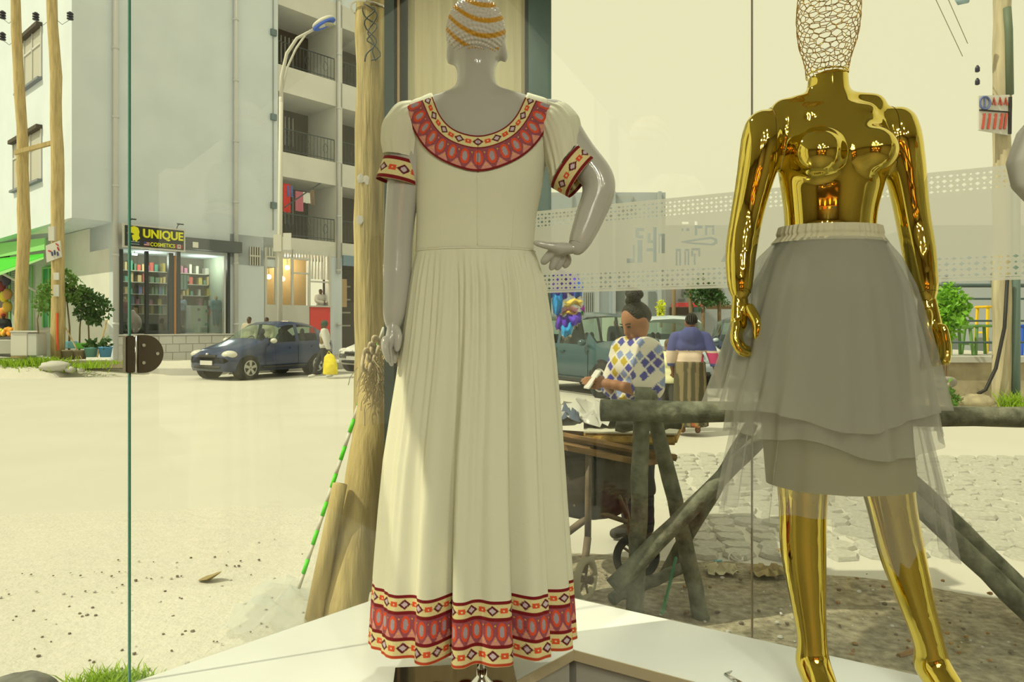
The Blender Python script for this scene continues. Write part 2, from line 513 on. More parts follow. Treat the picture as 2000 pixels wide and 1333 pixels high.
# low sill walls under the panes, outside
for nm, fn, a, b in (('wall_sill_left', LG, 0.0, TS), ('wall_sill_right', RG, 0.0, 5.5)):
    q = MB(); N = N1 if fn is LG else N2
    q.poly([fn(a, 0.0, -0.02), fn(b, 0.0, -0.02), fn(b, ZP - .032, -0.02), fn(a, ZP - .032, -0.02)], N * 0.05); struct(q.build(nm, m_plat))
struct(MB().box(LG(2.7, 1.75, 0.0), (0.05, 0.06, 2.5), axes=(U1, N1, UP)).build('trim_2', mat('dark_frame', (0.03, 0.035, 0.035), 0.4)))

# display ledges
IN = Vector((0.184, 2.15, 0))               # inner corner
pl = thing('display_ledge', 'white laminate display ledge along the sunlit left window, under the long dress', 'ledge', (KX.x - 0.4, KX.y - 0.8, 0))
wL = (IN - KX).dot(-N1); wR = (IN - KX).dot(-N2)
a0 = KX - N1 * 0.02; 
tA = (IN - KX).dot(U1)
def Lp(t, w, z): return KX + U1 * t - N1 * w + UP * z
def Rp(t, w, z): return KX + U2 * t - N2 * w + UP * z
tL_end = TS
b = MB(); b.poly([Lp(0.0, 0.002, ZP - 0.03), Lp(tL_end, 0.002, ZP - 0.03), Lp(tL_end, wL, ZP - 0.03), IN + UP * (ZP - 0.03)][::-1], (0, 0, 0.03)); b.build('top_board', m_plat, pl)
b = MB(); b.poly([Lp(0.03, 0.03, ZF), Lp(tL_end, 0.03, ZF), Lp(tL_end, wL - 0.015, ZF), IN + N1 * 0.015 - N2 * 0.0 + UP * ZF][::-1], (0, 0, ZP - 0.031 - ZF)); b.build('front_panel', m_platside, pl)
e = MB(); c0 = IN + UP * (ZP - 0.015); c1 = Lp(tL_end, wL, ZP - 0.015); d = (c1 - c0).normalized(); e.box((c0 + c1) / 2 - N1 * 0.002, ((c1 - c0).length, 0.004, 0.031), axes=(d, N1, UP)); e.build('edge_strip', m_platedge, pl)
pr = thing('display_ledge', 'white laminate display ledge under the gold mannequin along the right window', 'ledge', (0.6, 2.1, 0))
b = MB(); b.poly([KX - N2 * 0.002 + UP * (ZP - 0.03), IN + UP * (ZP - 0.03), Rp(3.4, wR, ZP - 0.03), Rp(3.4, 0.002, ZP - 0.03)], (0, 0, 0.03))
b.v = [(v[0], v[1], v[2] + 0.001) for v in b.v]; b.build('top_board', m_plat, pr)
b = MB(); b.poly([KX + U2 * 0.06 - N2 * 0.03 + UP * ZF, IN + N2 * 0.02 + UP * ZF, Rp(3.4, wR - 0.02, ZF), Rp(3.4, 0.03, ZF)], (0, 0, ZP - 0.031 - ZF)); b.build('front_panel', m_platside, pr)
e = MB(); c0 = IN + UP * (ZP - 0.015); c1 = Rp(3.4, wR, ZP - 0.015); d = (c1 - c0).normalized(); e.box((c0 + c1) / 2 - N2 * 0.002, ((c1 - c0).length, 0.004, 0.031), axes=(d, N2, UP)); e.build('edge_strip', m_platedge, pr)

br = thing('metal_bracket', 'small chrome bracket lying on the ledge by the vertical glass seam', 'bracket', P(1420, 1320, 1.97))
MB().tube([P(1443, 1309, 2.05) + UP * .0, P(1418, 1319, 1.99), P(1448, 1336, 1.93)], .006, 8).build('rod', mat('chrome_bracket', (.7, .7, .7), .1, metal=1.0), br, True)

# glass hinge on the left pane
m_hinge = mat('hinge_bronze', (0.12, 0.10, 0.075), 0.22, metal=0.85)
m_steel = mat('steel', (0.6, 0.58, 0.55), 0.25, metal=0.9)
zc = P(280, 692, 1.95).z
hg = thing('glass_hinge', 'bronze half-round hinge plate clamped to the left glass edge', 'hinge', LG(TS, zc))
prof = [(0.0, 0.052), (-0.02, 0.052)] + [(-0.02 - 0.050 * math.sin(a), 0.052 * math.cos(a)) for a in [PI * i / 18 for i in range(1, 18)]] + [(-0.02, -0.052), (0.0, -0.052)]
b = MB(); b.poly([LG(TS + u - 0.012, zc + w, -0.018) for u, w in prof], N1 * 0.017); b.build('plate', m_hinge, hg, bevel=0.0025)
b = MB(); b.box(LG(TS + 0.006, zc, -0.012), (0.026, 0.026, 0.100), axes=(U1, N1, UP)); kn = b.build('knuckle', m_hinge, hg, bevel=0.003)
b = MB(); b.tube([LG(TS - 0.006, zc - 0.05, -0.02), LG(TS - 0.006, zc + 0.05, -0.02)], 0.005, 10); b.build('pin', m_steel, kn, smooth=True)
for u, w in ((-0.028, 0.024), (-0.028, -0.024), (-0.064, 0.0)):
    b = MB(); b.tube([LG(TS + u, zc + w, -0.0215), LG(TS + u, zc + w, -0.017)], 0.0045, 12); b.build('screw', m_steel, hg)

# corner pillar outside the glass
m_panel = mat('pale_board', (0.36, 0.31, 0.19), 0.5, var=0.12, scale=4, stretch=(14, 14, 0.5))
m_black = mat('black_frame', (0.008, 0.008, 0.008), 0.5)
m_teal = mat('teal_steel', (0.05, 0.085, 0.08), 0.35, var=0.15, scale=6)
m_tan = mat('tan_strip', (0.35, 0.22, 0.12), 0.6)
YP = 3.14
pi_ = thing('corner_pillar', 'boxed corner pillar with pale board, black strips and teal steel edge behind the dress', 'pillar', (P(900, 0, YP).x, YP, 0))
def pstrip(nm, x0, x1, m, d0, d1, tz=3.05):
    a = P(x0, 0, YP).x; c = P(x1, 0, YP).x
    MB().box(((a + c) / 2, YP + (d0 + d1) / 2, tz / 2), (c - a, d1 - d0, tz)).build(nm, m, pi_)
pstrip('steel_channel', 752, 771, mat('dark_steel', (0.03, 0.045, 0.045), 0.4), -0.02, 0.25)
pstrip('frame_strip', 771, 776.5, m_black, 0.0, 0.25)
pstrip('tan_strip', 776.5, 781, m_tan, -0.01, 0.2)
pstrip('frame_strip', 781, 796, m_black, 0.0, 0.25)
pstrip('board', 796, 1018, m_panel, 0.012, 0.2)
pstrip('board_edge', 1018, 1025, mat('board_edge', (0.25, 0.21, 0.13), 0.7), 0.006, 0.2)
pstrip('frame_strip', 1025, 1032, m_black, 0.0, 0.25)
pstrip('steel_channel', 1032, 1076, m_teal, -0.03, 0.25)

# ---------------------------------------------------------------- frosted vinyl on the right glass
m_vinyl = mat_see('frosted_vinyl', (0.99, 0.99, 0.99), 0.84, tl=1.0)
def mirror_R(t, z, d=-0.003): return RG(t, z, d)
vy = thing('frosted_vinyl', 'white frosted vinyl band with diamond lattice borders and mirrored lettering on glass', 'window film', RG(1.2, 1.57, -0.003))
def lattice(name, t0, t1, z0, z1, rows, parent):
    ch = (z1 - z0) / rows; nc = int((t1 - t0) / (ch * 1.12)); cw = (t1 - t0) / nc; b = MB()
    for i in range(nc):
        for j in range(rows):
            cx = t0 + (i + 0.5) * cw; cz = z0 + (j + 0.5) * ch; a = 0.40
            if j in (0, rows - 1) : hh = 0.30
            else: hh = 0.40
            pts = [(-.5, -.5), (0, -.5), (.5, -.5), (.5, 0), (.5, .5), (0, .5), (-.5, .5), (-.5, 0)]
            if (i + j) % 2: dia = [(0, -hh), (a, 0), (0, hh), (-a, 0)]
            else: dia = [(0, -0.22), (0.22, 0), (0, 0.22), (-0.22, 0)]
            V = [mirror_R(cx + x * cw, cz + z * ch) for x, z in pts + dia]
            b.add(V, [(1, 2, 3, 9, 8), (3, 4, 5, 10, 9), (5, 6, 7, 11, 10), (7, 0, 1, 8, 11)])
    return b.build(name, m_vinyl, parent)
VT0, VT1 = 0.30, 3.2
ZB0, ZB1, ZB2, ZB3 = 1.575, 1.642, 1.812, 1.870
lattice('lattice_strip', VT0, VT1, ZB0 + 0.006, ZB1, 4, vy)
lattice('lattice_strip', VT0, VT1, ZB2, ZB3 - 0.004, 4, vy)
for z in (ZB0 + 0.001, ZB3 - 0.0005):
    MB().quad(*[mirror_R(t, zz) for t, zz in ((VT0, z - 0.004), (VT1, z - 0.004), (VT1, z + 0.004), (VT0, z + 0.004))]).build('border_line', m_vinyl, vy)
def vinyl_panel():
    cu = bpy.data.curves.new('vinyl_panel', 'CURVE'); cu.dimensions = '2D'; cu.fill_mode = 'BOTH'
    def poly2(pts):
        s = cu.splines.new('POLY'); s.points.add(len(pts) - 1); s.use_cyclic_u = True
        for p_, c in zip(s.points, pts): p_.co = (c[0], c[1], 0, 1)
    poly2([(VT0, ZB1), (VT1, ZB1), (VT1, ZB2), (VT0, ZB2)])
    def pp(x, y):
        t = hit_right(x); Yd = RG(t, 0).y; return (t, P(x, y, Yd).z)
    def rz(*r):
        for a_, b_, c_, d_ in r: poly2([pp(1040 + u / 4.4425, 350 + w / 4.4425) for u, w in ((a_, b_), (c_, b_), (c_, d_), (a_, d_))])
    # cut-out letters, traced as blocks: two tall letters, a framed sign, and the smaller lettering on the right
    rz((895, 425, 970, 452), (895, 453, 926, 512), (927, 490, 966, 516), (915, 530, 957, 726), (820, 690, 890, 730), (872, 572, 890, 689))
    rz((1050, 418, 1078, 722), (1003, 470, 1028, 556), (1029, 532, 1049, 556), (990, 600, 1049, 628), (1095, 475, 1152, 500), (1095, 501, 1108, 645), (1122, 501, 1152, 645))
    rz((1245, 606, 1292, 630), (1245, 631, 1262, 752), (1276, 631, 1292, 752), (1320, 606, 1364, 628), (1320, 629, 1336, 748), (1349, 629, 1364, 748), (1380, 600, 1458, 620), (1380, 621, 1397, 672), (1402, 648, 1417, 746), (1441, 621, 1458, 672))
    rz((1300, 372, 1356, 392), (1296, 428, 1312, 452), (1336, 428, 1364, 452), (1410, 368, 1432, 490), (1433, 404, 1478, 430), (1500, 402, 1580, 422), (1500, 423, 1518, 490), (1560, 423, 1580, 484))
    sw = [(1330, 472), (1360, 467), (1390, 463), (1401, 467), (1402, 476), (1394, 480), (1360, 478), (1332, 474.5)]
    sw2 = [(1345, 473.5), (1372, 475), (1390, 476.5), (1396, 473), (1395, 469), (1388, 467.5), (1366, 470)]
    poly2([pp(*q_) for q_ in sw]); poly2([pp(*q_) for q_ in sw2])
    poly2([pp(*q_) for q_ in ((1408, 512), (1424, 482), (1432, 512))])
    tmp = bpy.data.objects.new('tmp', cu); COL.objects.link(tmp); bpy.context.view_layer.update()
    me = bpy.data.meshes.new_from_object(tmp.evaluated_get(bpy.context.evaluated_depsgraph_get()))
    bpy.data.objects.remove(tmp)
    for v in me.vertices: v.co = mirror_R(v.co.x, v.co.y)
    me.materials.clear()
    return link('lettered_panel', me, m_vinyl, vy)
vinyl_panel()

# ---------------------------------------------------------------- ceiling downlights
m_lamp = mat_emit('lamp_glow', (1.0, 0.86, 0.66), 6.0)
m_ring = mat('white_ring', (0.7, 0.7, 0.68), 0.4)
spots = [(-0.15, 2.3), (0.35, -0.5), (0.95, -0.3), (2.2, -1.6), (-0.2, -1.6), (0.45, -1.2), (1.25, -1.0), (1.8, -2.3), (-0.3, -2.9), (0.5, -2.2), (1.2, -2.8), (0.4, -3.4)]
WHERE = ['above the front ledge', 'right above the camera spot', 'over the right ledge', 'at the far right', 'at the left wall', 'centre left', 'centre right', 'right of the centre', 'rear left', 'rear centre', 'rear right', 'by the back wall']
for i, (x, y) in enumerate(spots):
    t = thing('ceiling_downlight', 'round recessed downlight in the shop ceiling, ' + WHERE[i], 'light', (x, y, ZC - 0.03), 'ceiling downlights')
    b = MB(); b.lathe((x, y, ZC - 0.03), [(0.04, 0.0), (0.055, 0.0), (0.055, 0.028), (0.04, 0.028)], 20); b.build('ring', m_ring, t, True)
    b = MB(); b.lathe((x, y, ZC - 0.026), [(0.0, 0.0), (0.039, 0.0), (0.039, 0.01), (0.0, 0.01)], 20); b.build('lens', m_lamp, t)
    ld = bpy.data.lights.new('downlight_lamp', 'AREA'); ld.shape = 'DISK'; ld.size = 0.09; ld.energy = 16.0; ld.color = (0.96, 1.0, 0.76)
    lo = bpy.data.objects.new('downlight_lamp', ld); COL.objects.link(lo); lo.parent = t; lo.location = (0, 0, -0.012)

# dark clothes rail and shelving at the back of the shop (orange lamps added for highlights in the gold)
m_or = mat_emit('highlight_lamp_glow', (1.0, 0.32, 0.04), 7.0)  # glow of the unseen lamps added to tint the gold orange
for i, (x, z) in enumerate(((-0.9, 1.9), (0.0, 1.95), (0.9, 1.9), (1.8, 1.95), (-0.4, 1.1), (1.3, 1.1))):
    t = thing('highlight_lamp', 'small orange lamp added for gold highlights at the back of the shop, ' + ('upper far left', 'upper centre left', 'upper centre right', 'upper far right', 'lower left', 'lower right')[i], 'lamp', (x, -3.7, z), 'orange lamps added for highlights')
    MB().ball((x, -3.72, z), (.10, .05, .16), 12, 8).build('shade', m_or, t, True); MB().tube([(x, -3.78, z), (x, -3.98, z)], .015, 6).build('bracket', m_black, t)
rk = thing('clothes_shelving', 'dark wooden wall shelving with folded clothes at the back of the shop', 'shelf', (0.4, -4.1, ZF))
MB().box((0.4, -4.15, 1.3), (3.4, 0.3, 2.4)).build('carcass', m_wood_in, rk)
for j in range(5):
    MB().box((0.4, -3.98, 0.35 + 0.45 * j), (3.3, 0.36, 0.03)).build('shelf_board', mat('shelf_orange', (0.5, 0.2, 0.05), 0.5), rk)
cl = [(0.5, 0.1, 0.05), (0.6, 0.5, 0.3), (0.1, 0.1, 0.2), (0.5, 0.45, 0.4), (0.35, 0.2, 0.05)]
for j in range(5):
    for i in range(4):
        MB().box((-0.9 + 0.85 * i, -3.96, 0.44 + 0.45 * j), (0.5, 0.28, 0.14)).build('folded_stack', mat('folded_cloth_%d' % ((i + j) % 5), cl[(i + j) % 5], 0.9), rk)
# ================================================================ WHITE MANNEQUIN AND LONG DRESS
Y0 = 1.97
def W(x, y, dy=0.0): return np.array(P(x, y, Y0)) + np.array((0, dy, 0))
MP = Y0 / FPX
def wz(y): return P(0, y, Y0).z
m_man = mat('mannequin_white', (0.46, 0.445, 0.42), 0.12, spec=0.6)
m_chrome = mat('chrome', (0.75, 0.74, 0.72), 0.08, metal=1.0)
mq = thing('white_mannequin', 'glossy white mannequin seen from behind wearing the long embroidered dress', 'mannequin', (W(926, 0)[0], Y0, ZP))
tor = stack([(wz(y), W(x, 0)[0], Y0 + dy, rx * MP, ry) for y, x, rx, ry, dy in
             ((198, 930, 62, .050, .0), (214, 932, 118, .065, .0), (245, 936, 135, .085, .005), (300, 938, 124, .098, .005), (360, 936, 117, .100, .0),
              (430, 930, 109, .092, .0), (485, 927, 108, .090, .0), (540, 925, 112, .092, .0), (620, 925, 116, .092, .0), (720, 925, 110, .085, .0), (800, 925, 100, .08, .0))])
traps = [cone(W(931, 186), W(824, 229), .038, .045), cone(W(931, 186), W(1050, 226), .038, .045)]
head = [ell(W(929, 62, .015), (.077, .093, .093)), ell(W(928, 95, .035), (.062, .075, .075)), cone(W(929, 110, .01), W(931, 200, .0), .049, .056)]
ears = [ell(W(879, 100, .015), (.011, .02, .03), rotm('Y', 0.15)), ell(W(984, 97, .02), (.010, .02, .028), rotm('Y', -0.15))]
armL = schain([W(800, 232), W(788, 345), W(778, 455, .005), W(775, 550, -.005), W(770, 632, -.02)], [.042, .0375, .0335, .030, .0215])
armR = schain([W(1080, 228), W(1125, 300, -.015), W(1168, 362, -.03), W(1150, 425, -.035), W(1124, 488, -.05)], [.046, .041, .036, .032, .0205])
handL = [cone(W(770, 624, -.018), W(766, 664, -.028), .0215, .027, ((1, .15, 0), .55))]
for i, (xa, xb, xc, yb, yc) in enumerate(((755, 757, 765, 690, 708), (760, 762, 769, 693, 712), (766, 768, 773, 692, 709), (771, 773, 776, 686, 702))):
    handL += schain([W(xa + 4, 662, -.05 + .015 * i), W(xb + 3, yb - 10, -.062 + .017 * i), W(xc + 1, yc - 4 * abs(i - 1.2), -.060 + .019 * i)], [.0088, .0080, .0058])
handL += schain([W(776, 640, -.03), W(783, 658, -.045), W(781, 682, -.05)], [.010, .009, .007])
handR = [cone(W(1122, 490, -.05), W(1090, 494, -.055), .0185, .021, ((0.1, .3, 1), .6))]
handR += schain([W(1105, 488, -.055), W(1075, 487, -.07), W(1044, 481, -.075)], [.013, .0095, .0065])
for i, (xa, ya, xb, yb, xc, yc) in enumerate(((1078, 495, 1066, 508, 1060, 515), (1086, 497, 1082, 512, 1076, 526), (1094, 499, 1094, 512, 1087, 525), (1103, 499, 1108, 510, 1103, 520))):
    handR += schain([W(xa, ya, -.05 + .012 * i), W(xb, yb, -.045 + .012 * i), W(xc, yc, -.04 + .012 * i)], [.0100, .009, .0065])
legs = [cone(W(890, 780), W(900, 1030), .075, .05), cone(W(900, 1030), W(905, 1240), .05, .03), cone(W(960, 780), W(952, 1030), .075, .05), cone(W(952, 1030), W(948, 1240), .05, .03)]
body('body', [tor] + traps + head + ears + armL + armR + legs, m_man, mq, vox=0.0055, k=0.02, smooth=3)
body('hand', fine(handL), m_man, mq, vox=0.0028, k=0.008, smooth=2)
body('hand', fine(handR), m_man, mq, vox=0.0028, k=0.008, smooth=2)
for a, bq, r in ((W(1131, 470, -.045), W(1126, 483, -.049), .0255),):
    d = Vector(bq - a).normalized(); u = d.orthogonal().normalized(); w = d.cross(u)
    MB().tube([Vector(bq) + u * (r * math.cos(t)) + w * (r * math.sin(t)) for t in [2 * PI * i / 24 for i in range(25)]], .0008, 5).build('wrist_seam', mat('seam_dark', (0.05, 0.04, 0.04), .6), mq)
# moulded curls with gold stripes over the skull
nu, nv = 260, 150
th = np.linspace(0, 2 * PI, nu, endpoint=False)[None, :]; ph = np.linspace(0.02, 1.0, nv)[:, None] * 1.0
c = W(929, 62, .015)
lowlim = 2.12 + 0.33 * np.cos(th)
phi = ph * lowlim
bump = (np.sin(th * 22 + 3 * np.sin(phi * 5)) * np.sin(phi * 26 + np.cos(th * 3))) ** 2
dx = np.sin(phi) * np.sin(th); dyy = -np.sin(phi) * np.cos(th); dz = np.cos(phi) + 0 * th
rr = 1.03 + 0.06 * bump
rr = rr * (1 - 0.05 * np.clip((phi - 2.0) / 0.4, 0, 1))
pts = np.stack([c[0] + dx * .077 * rr, c[1] + dyy * .093 * rr, c[2] + dz * .093 * rr], -1)
pxx = (pts[..., 0] / pts[..., 1]) * FPX + 1000; pyy = HOR - (pts[..., 2] - CAMZ) / pts[..., 1] * FPX
q = pyy + 0.0068 * (pxx - 952) ** 2
fr = np.abs(((q - 100) / 30.0 + 0.5) % 1.0 - 0.5)
gold = np.clip((0.19 - fr) / 0.05, 0, 1)[..., None] * (pyy < 116)[..., None]
colr = np.array((0.62, 0.58, 0.55)) * (1 - gold) + np.array((0.58, 0.30, 0.02)) * gold
grid_mesh('moulded_hair', pts, True, colr, mat_col('hair_paint', 0.25), mq, flip=True)
# stand
b = MB(); b.box((P(890, 0, 1.86).x, 1.86, ZP + 0.008), (0.33, 0.33, 0.012), rz=0.10); b.build('base_plate', mat('mirror_bronze', (0.30, 0.24, 0.18), 0.06, metal=1.0), mq)
b = MB(); b.tube([(W(943, 0)[0], 1.9, ZP + 0.014), (W(930, 0)[0], 1.95, 1.1)], .011, 14); b.lathe((W(943, 0)[0], 1.9, ZP + 0.014), [(.035, 0), (.03, .012), (.014, .03), (.013, .05)], 20); b.build('stand_rod', m_chrome, mq, True)

# ---------------------------------------------------------------- dress
dr = thing('embroidered_dress', 'long cream cotton dress with red and orange woven borders at neck, cuffs and hem', 'dress', (W(926, 0)[0], Y0, 0.59))
m_cloth = mat('cream_cotton', (0.80, 0.78, 0.63), 0.9, spec=0.1, trans=0.14, bump=0.12, bscale=350)
m_emb = mat_col('woven_border', 0.85)
RED, CRM, MAU, ORG, GRY, MAR, PNK, GLD = [np.array(S(*c_)) for c_ in ((118, 10, 18), (218, 203, 150), (146, 74, 86), (214, 78, 44), (160, 148, 158), (92, 10, 28), (196, 178, 188), (220, 172, 56))]
def emb(s, t, bands):
    """colours of a woven border: s along, t across (metres), bands [(kind, width)]"""
    out = np.zeros(s.shape + (3,)); out[:] = CRM
    nz = nrs.uniform(-1, 1, s.shape)[..., None]
    z0 = 0.0
    for kind, w in bands:
        m = (t >= z0) & (t < z0 + w); v = t - z0 - w / 2
        if kind == 'r': col = np.broadcast_to(RED, out.shape) * (1 + 0.25 * nz)
        elif kind == 'e': col = np.broadcast_to(ORG * 0.7, out.shape)
        elif kind == 'c': col = np.broadcast_to(CRM, out.shape) * (1 + 0.06 * nz)
        elif kind == 'd':
            col = np.broadcast_to(CRM, out.shape) * (1 + 0.08 * nz)
            p = 0.060; ds = (s + p / 2) % p - p / 2; f = w / 0.031
            dia = np.abs(ds) / 0.0175 + np.abs(v) / (0.0125 * f)
            ds2 = s % p - p / 2
            rec = (np.abs(ds2) < 0.0095) & (np.abs(v) < 0.0062 * f)
            dots = (np.abs(np.abs(ds) - 0.0195) < 0.0016) & (np.abs(v) < 0.0018)
            col = np.where((dia < 1)[..., None], MAR, col); col = np.where((dia < 0.55)[..., None], PNK * (1 + .1 * nz), col)
            col = np.where(rec[..., None], ORG, col); col = np.where(((np.abs(ds2) < .0022) & (np.abs(v) < .002))[..., None], CRM, col)
            col = np.where(dots[..., None], GLD * .6, col)
        else:
            col = np.broadcast_to(MAU, out.shape) * (1 + 0.22 * nz)
            p = 0.0345; ds = (s + p / 2) % p - p / 2; f = w / 0.060
            up_ = v < -0.012 * f
            lt = (np.abs(ds) / 0.5 / p + (v / (0.03 * f))) > 1.25
            col = np.where(lt[..., None], np.array(S(206, 140, 128)) * (1 + .1 * nz), col)
            e1 = (ds / 0.0112) ** 2 + (np.abs(v + .003) / (0.0225 * f)) ** 2.6; e2 = (ds / 0.0062) ** 2 + (np.abs(v + .003) / (0.0145 * f)) ** 2.6
            col = np.where((e1 < 1)[..., None], ORG, col); col = np.where((e2 < 1)[..., None], GRY * (1 + .12 * nz), col)
            dd = (np.abs(np.abs(ds) - p / 2) < .0016) & (np.abs(np.abs(v) - .018 * f) < .0016)
            col = np.where(dd[..., None], GLD, col)
        out[m] = col[m]; z0 += w
    return np.clip(out, 0, 0.9)

# bodice
YB = 1.88
def bX(x): return (x - 1000) / FPX * YB
def bZ(y): return CAMZ - (y - HOR) / FPX * YB
def neck_cut(X, Y, Z):
    px = X / YB * FPX + 1000; dx = np.abs(px - 934) / 89.0
    zn = CAMZ - (272 - 80 * np.minimum(dx, 1.0) ** 2.8 - HOR) / FPX * YB + np.clip(dx - .98, 0, 1) * .4
    zw = bZ(486)
    return np.maximum(np.maximum(zw - Z, Z - zn), np.maximum(X - bX(1094), bX(779) - X))
prims_b = [tor] + traps
body('bodice', prims_b, m_cloth, dr, vox=0.005, k=0.02, off=0.006, smooth=2, cut=neck_cut)
V_, F_ = sdf_arrays(prims_b, 0.006, 0.02, 0.0095, 2)
bvh = BVHTree.FromPolygons([tuple(v) for v in V_], [tuple(f) for f in F_])
def onback(x, y, lift=0.0):
    o = Vector((bX(x), 1.5, bZ(y))); h = bvh.ray_cast(o, Vector((0, 1, 0)))
    if h[0] is None or h[0].y > 2.0:
        h = bvh.find_nearest(Vector((bX(x), 1.93, bZ(y))))
    return h[0] + h[1] * lift if h[1].y < 0.3 else h[0] - h[1] * 0
def spl(pts, n):
    pts = np.array(pts, float); d = np.r_[0, np.cumsum(np.hypot(*np.diff(pts, axis=0).T))]; d /= d[-1]
    u = np.linspace(0, 1, n); r = np.stack([np.interp(u, d, pts[:, i]) for i in (0, 1)], 1)
    k = np.hanning(n // 8 * 2 + 1); k /= k.sum(); h = len(k) // 2
    for i in (0, 1):
        e = np.r_[2 * r[0, i] - r[h:0:-1, i], r[:, i], 2 * r[-1, i] - r[-2:-h - 2:-1, i]]; r[:, i] = np.convolve(e, k, 'valid')
    return r
nI, nJ = 300, 60
inn = spl([(842, 180), (855, 217), (868, 238), (888, 256), (910, 264), (934, 269), (958, 264), (982, 253), (1001, 235), (1012, 217), (1026, 181)], nI)
outr = spl([(781, 200), (801, 240), (816, 272), (842, 302), (880, 325), (934, 343), (985, 327), (1027, 302), (1055, 268), (1072, 238), (1091, 200)], nI)
cp = np.zeros((nJ, nI, 3))
for j in range(nJ):
    for i in range(nI):
        x, y = inn[i] * (1 - j / (nJ - 1)) + outr[i] * (j / (nJ - 1)); cp[j, i] = onback(x, y, 0.0015)
mid = cp[nJ // 2]; sl = np.r_[0, np.cumsum(np.linalg.norm(np.diff(mid, axis=0), axis=1))]; sl -= sl[nI // 2]
wid = 0.106
tt = np.linspace(0, wid, nJ)[:, None] + 0 * sl[None, :]; ss = 0 * tt + sl[None, :]
grid_mesh('collar_band', cp, False, emb(np.abs(ss) * 1.0 + 0.0, tt, [('r', .0045), ('d', .030), ('r', .0045), ('o', .060), ('r', .008)]), m_emb, dr)
z = MB(); z.tube([onback(934, y, .001) for y in range(274, 343, 6)], .0009, 6); z.build('collar_seam', mat('seam_red', (.12, .02, .02), .8), dr, True); z = MB(); z.tube([onback(933, y, -.003) for y in range(344, 488, 8)], .0014, 6); z.build('zip_seam', m_cloth, dr, True)
for x0, x1 in ((858, 862), (1006, 1000)):
    z = MB(); z.tube([onback(x0 + (x1 - x0) * i / 10, 400 + 8.6 * i, -.0042) for i in range(11)], .0010, 5); z.build('dart_seam', m_cloth, dr, True)

# sleeves
def sleeve(side, path, cuff, sd):
    r = np.random.RandomState(sd); n = 160; rows = []
    pts = np.array([W(x, y, dy) for x, y, dy, _ in path]); rad = np.array([q_[3] for q_ in path])
    u = np.linspace(0, 1, 40); k = np.linspace(0, 1, len(path))
    sm = lambda v: np.interp(u, k, v)
    C_ = np.stack([sm(pts[:, i]) for i in range(3)], 1); R_ = sm(rad)
    for _ in range(4): C_[1:-1] = (C_[:-2] + 2 * C_[1:-1] + C_[2:]) / 4; R_[1:-1] = (R_[:-2] + 2 * R_[1:-1] + R_[2:]) / 4
    a = np.linspace(0, 2 * PI, n, endpoint=False); wr = sum(r.uniform(.3, 1) * np.cos(f * a + r.uniform(0, 6)) for f in (9, 13, 17, 23)) / 2.5
    ax = W(*cuff[1][:2], cuff[1][2]) - W(*cuff[0][:2], cuff[0][2]); ax /= np.linalg.norm(ax)
    def ring(cc, t, R, amp):
        t = t / np.linalg.norm(t); e1 = np.cross(t, (0, 1, 0)); e1 /= np.linalg.norm(e1); e2 = np.cross(t, e1)
        q_ = R * (1 + amp * wr)
        return cc + np.outer(np.cos(a) * q_, e1) + np.outer(np.sin(a) * q_ * 0.98, e2)
    for i in range(40):
        t = (C_[min(i + 1, 39)] - C_[max(0, i - 1)]); t = t / np.linalg.norm(t); w = min(1, i / 30.); t = t * (1 - w) + ax * w
        rows.append(ring(C_[i], t, R_[i], .05 * (0.35 + abs(u[i] - .5) * 1.5)))
    grid_mesh('sleeve', np.array(rows), True, None, m_cloth, dr)
    c0 = W(*cuff[0][:2], cuff[0][2]); c1 = W(*cuff[1][:2], cuff[1][2]); m = 44; H = np.linalg.norm(c1 - c0)
    rows = np.array([ring(c0 + (c1 - c0) * i / (m - 1), ax, cuff[0][3] + (cuff[1][3] - cuff[0][3]) * i / (m - 1), 0.0) for i in range(m)])
    s = (a[None, :] * cuff[0][3]) + np.zeros((m, 1)); t = np.linspace(0, H, m)[:, None] + 0 * s
    f = H / 0.058
    grid_mesh('cuff_band', rows, True, emb(s, t, [('r', .009 * f), ('c', .004 * f), ('d', .032 * f), ('c', .003 * f), ('r', .0091 * f)]), m_emb, dr)
sleeve('l', [(816, 218, .0, .034), (800, 228, .0, .052), (788, 252, .0, .060), (784, 285, .0, .057), (785, 308, .0, .051)], [(785, 314, .0, .050), (776, 358, .0, .0595)], 3)
sleeve('r', [(1062, 218, .0, .038), (1080, 235, -.005, .056), (1094, 262, -.01, .066), (1103, 298, -.012, .073), (1106, 324, -.014, .071)], [(1107, 327, -.014, .0715), (1137, 350, -.022, .066)], 4)

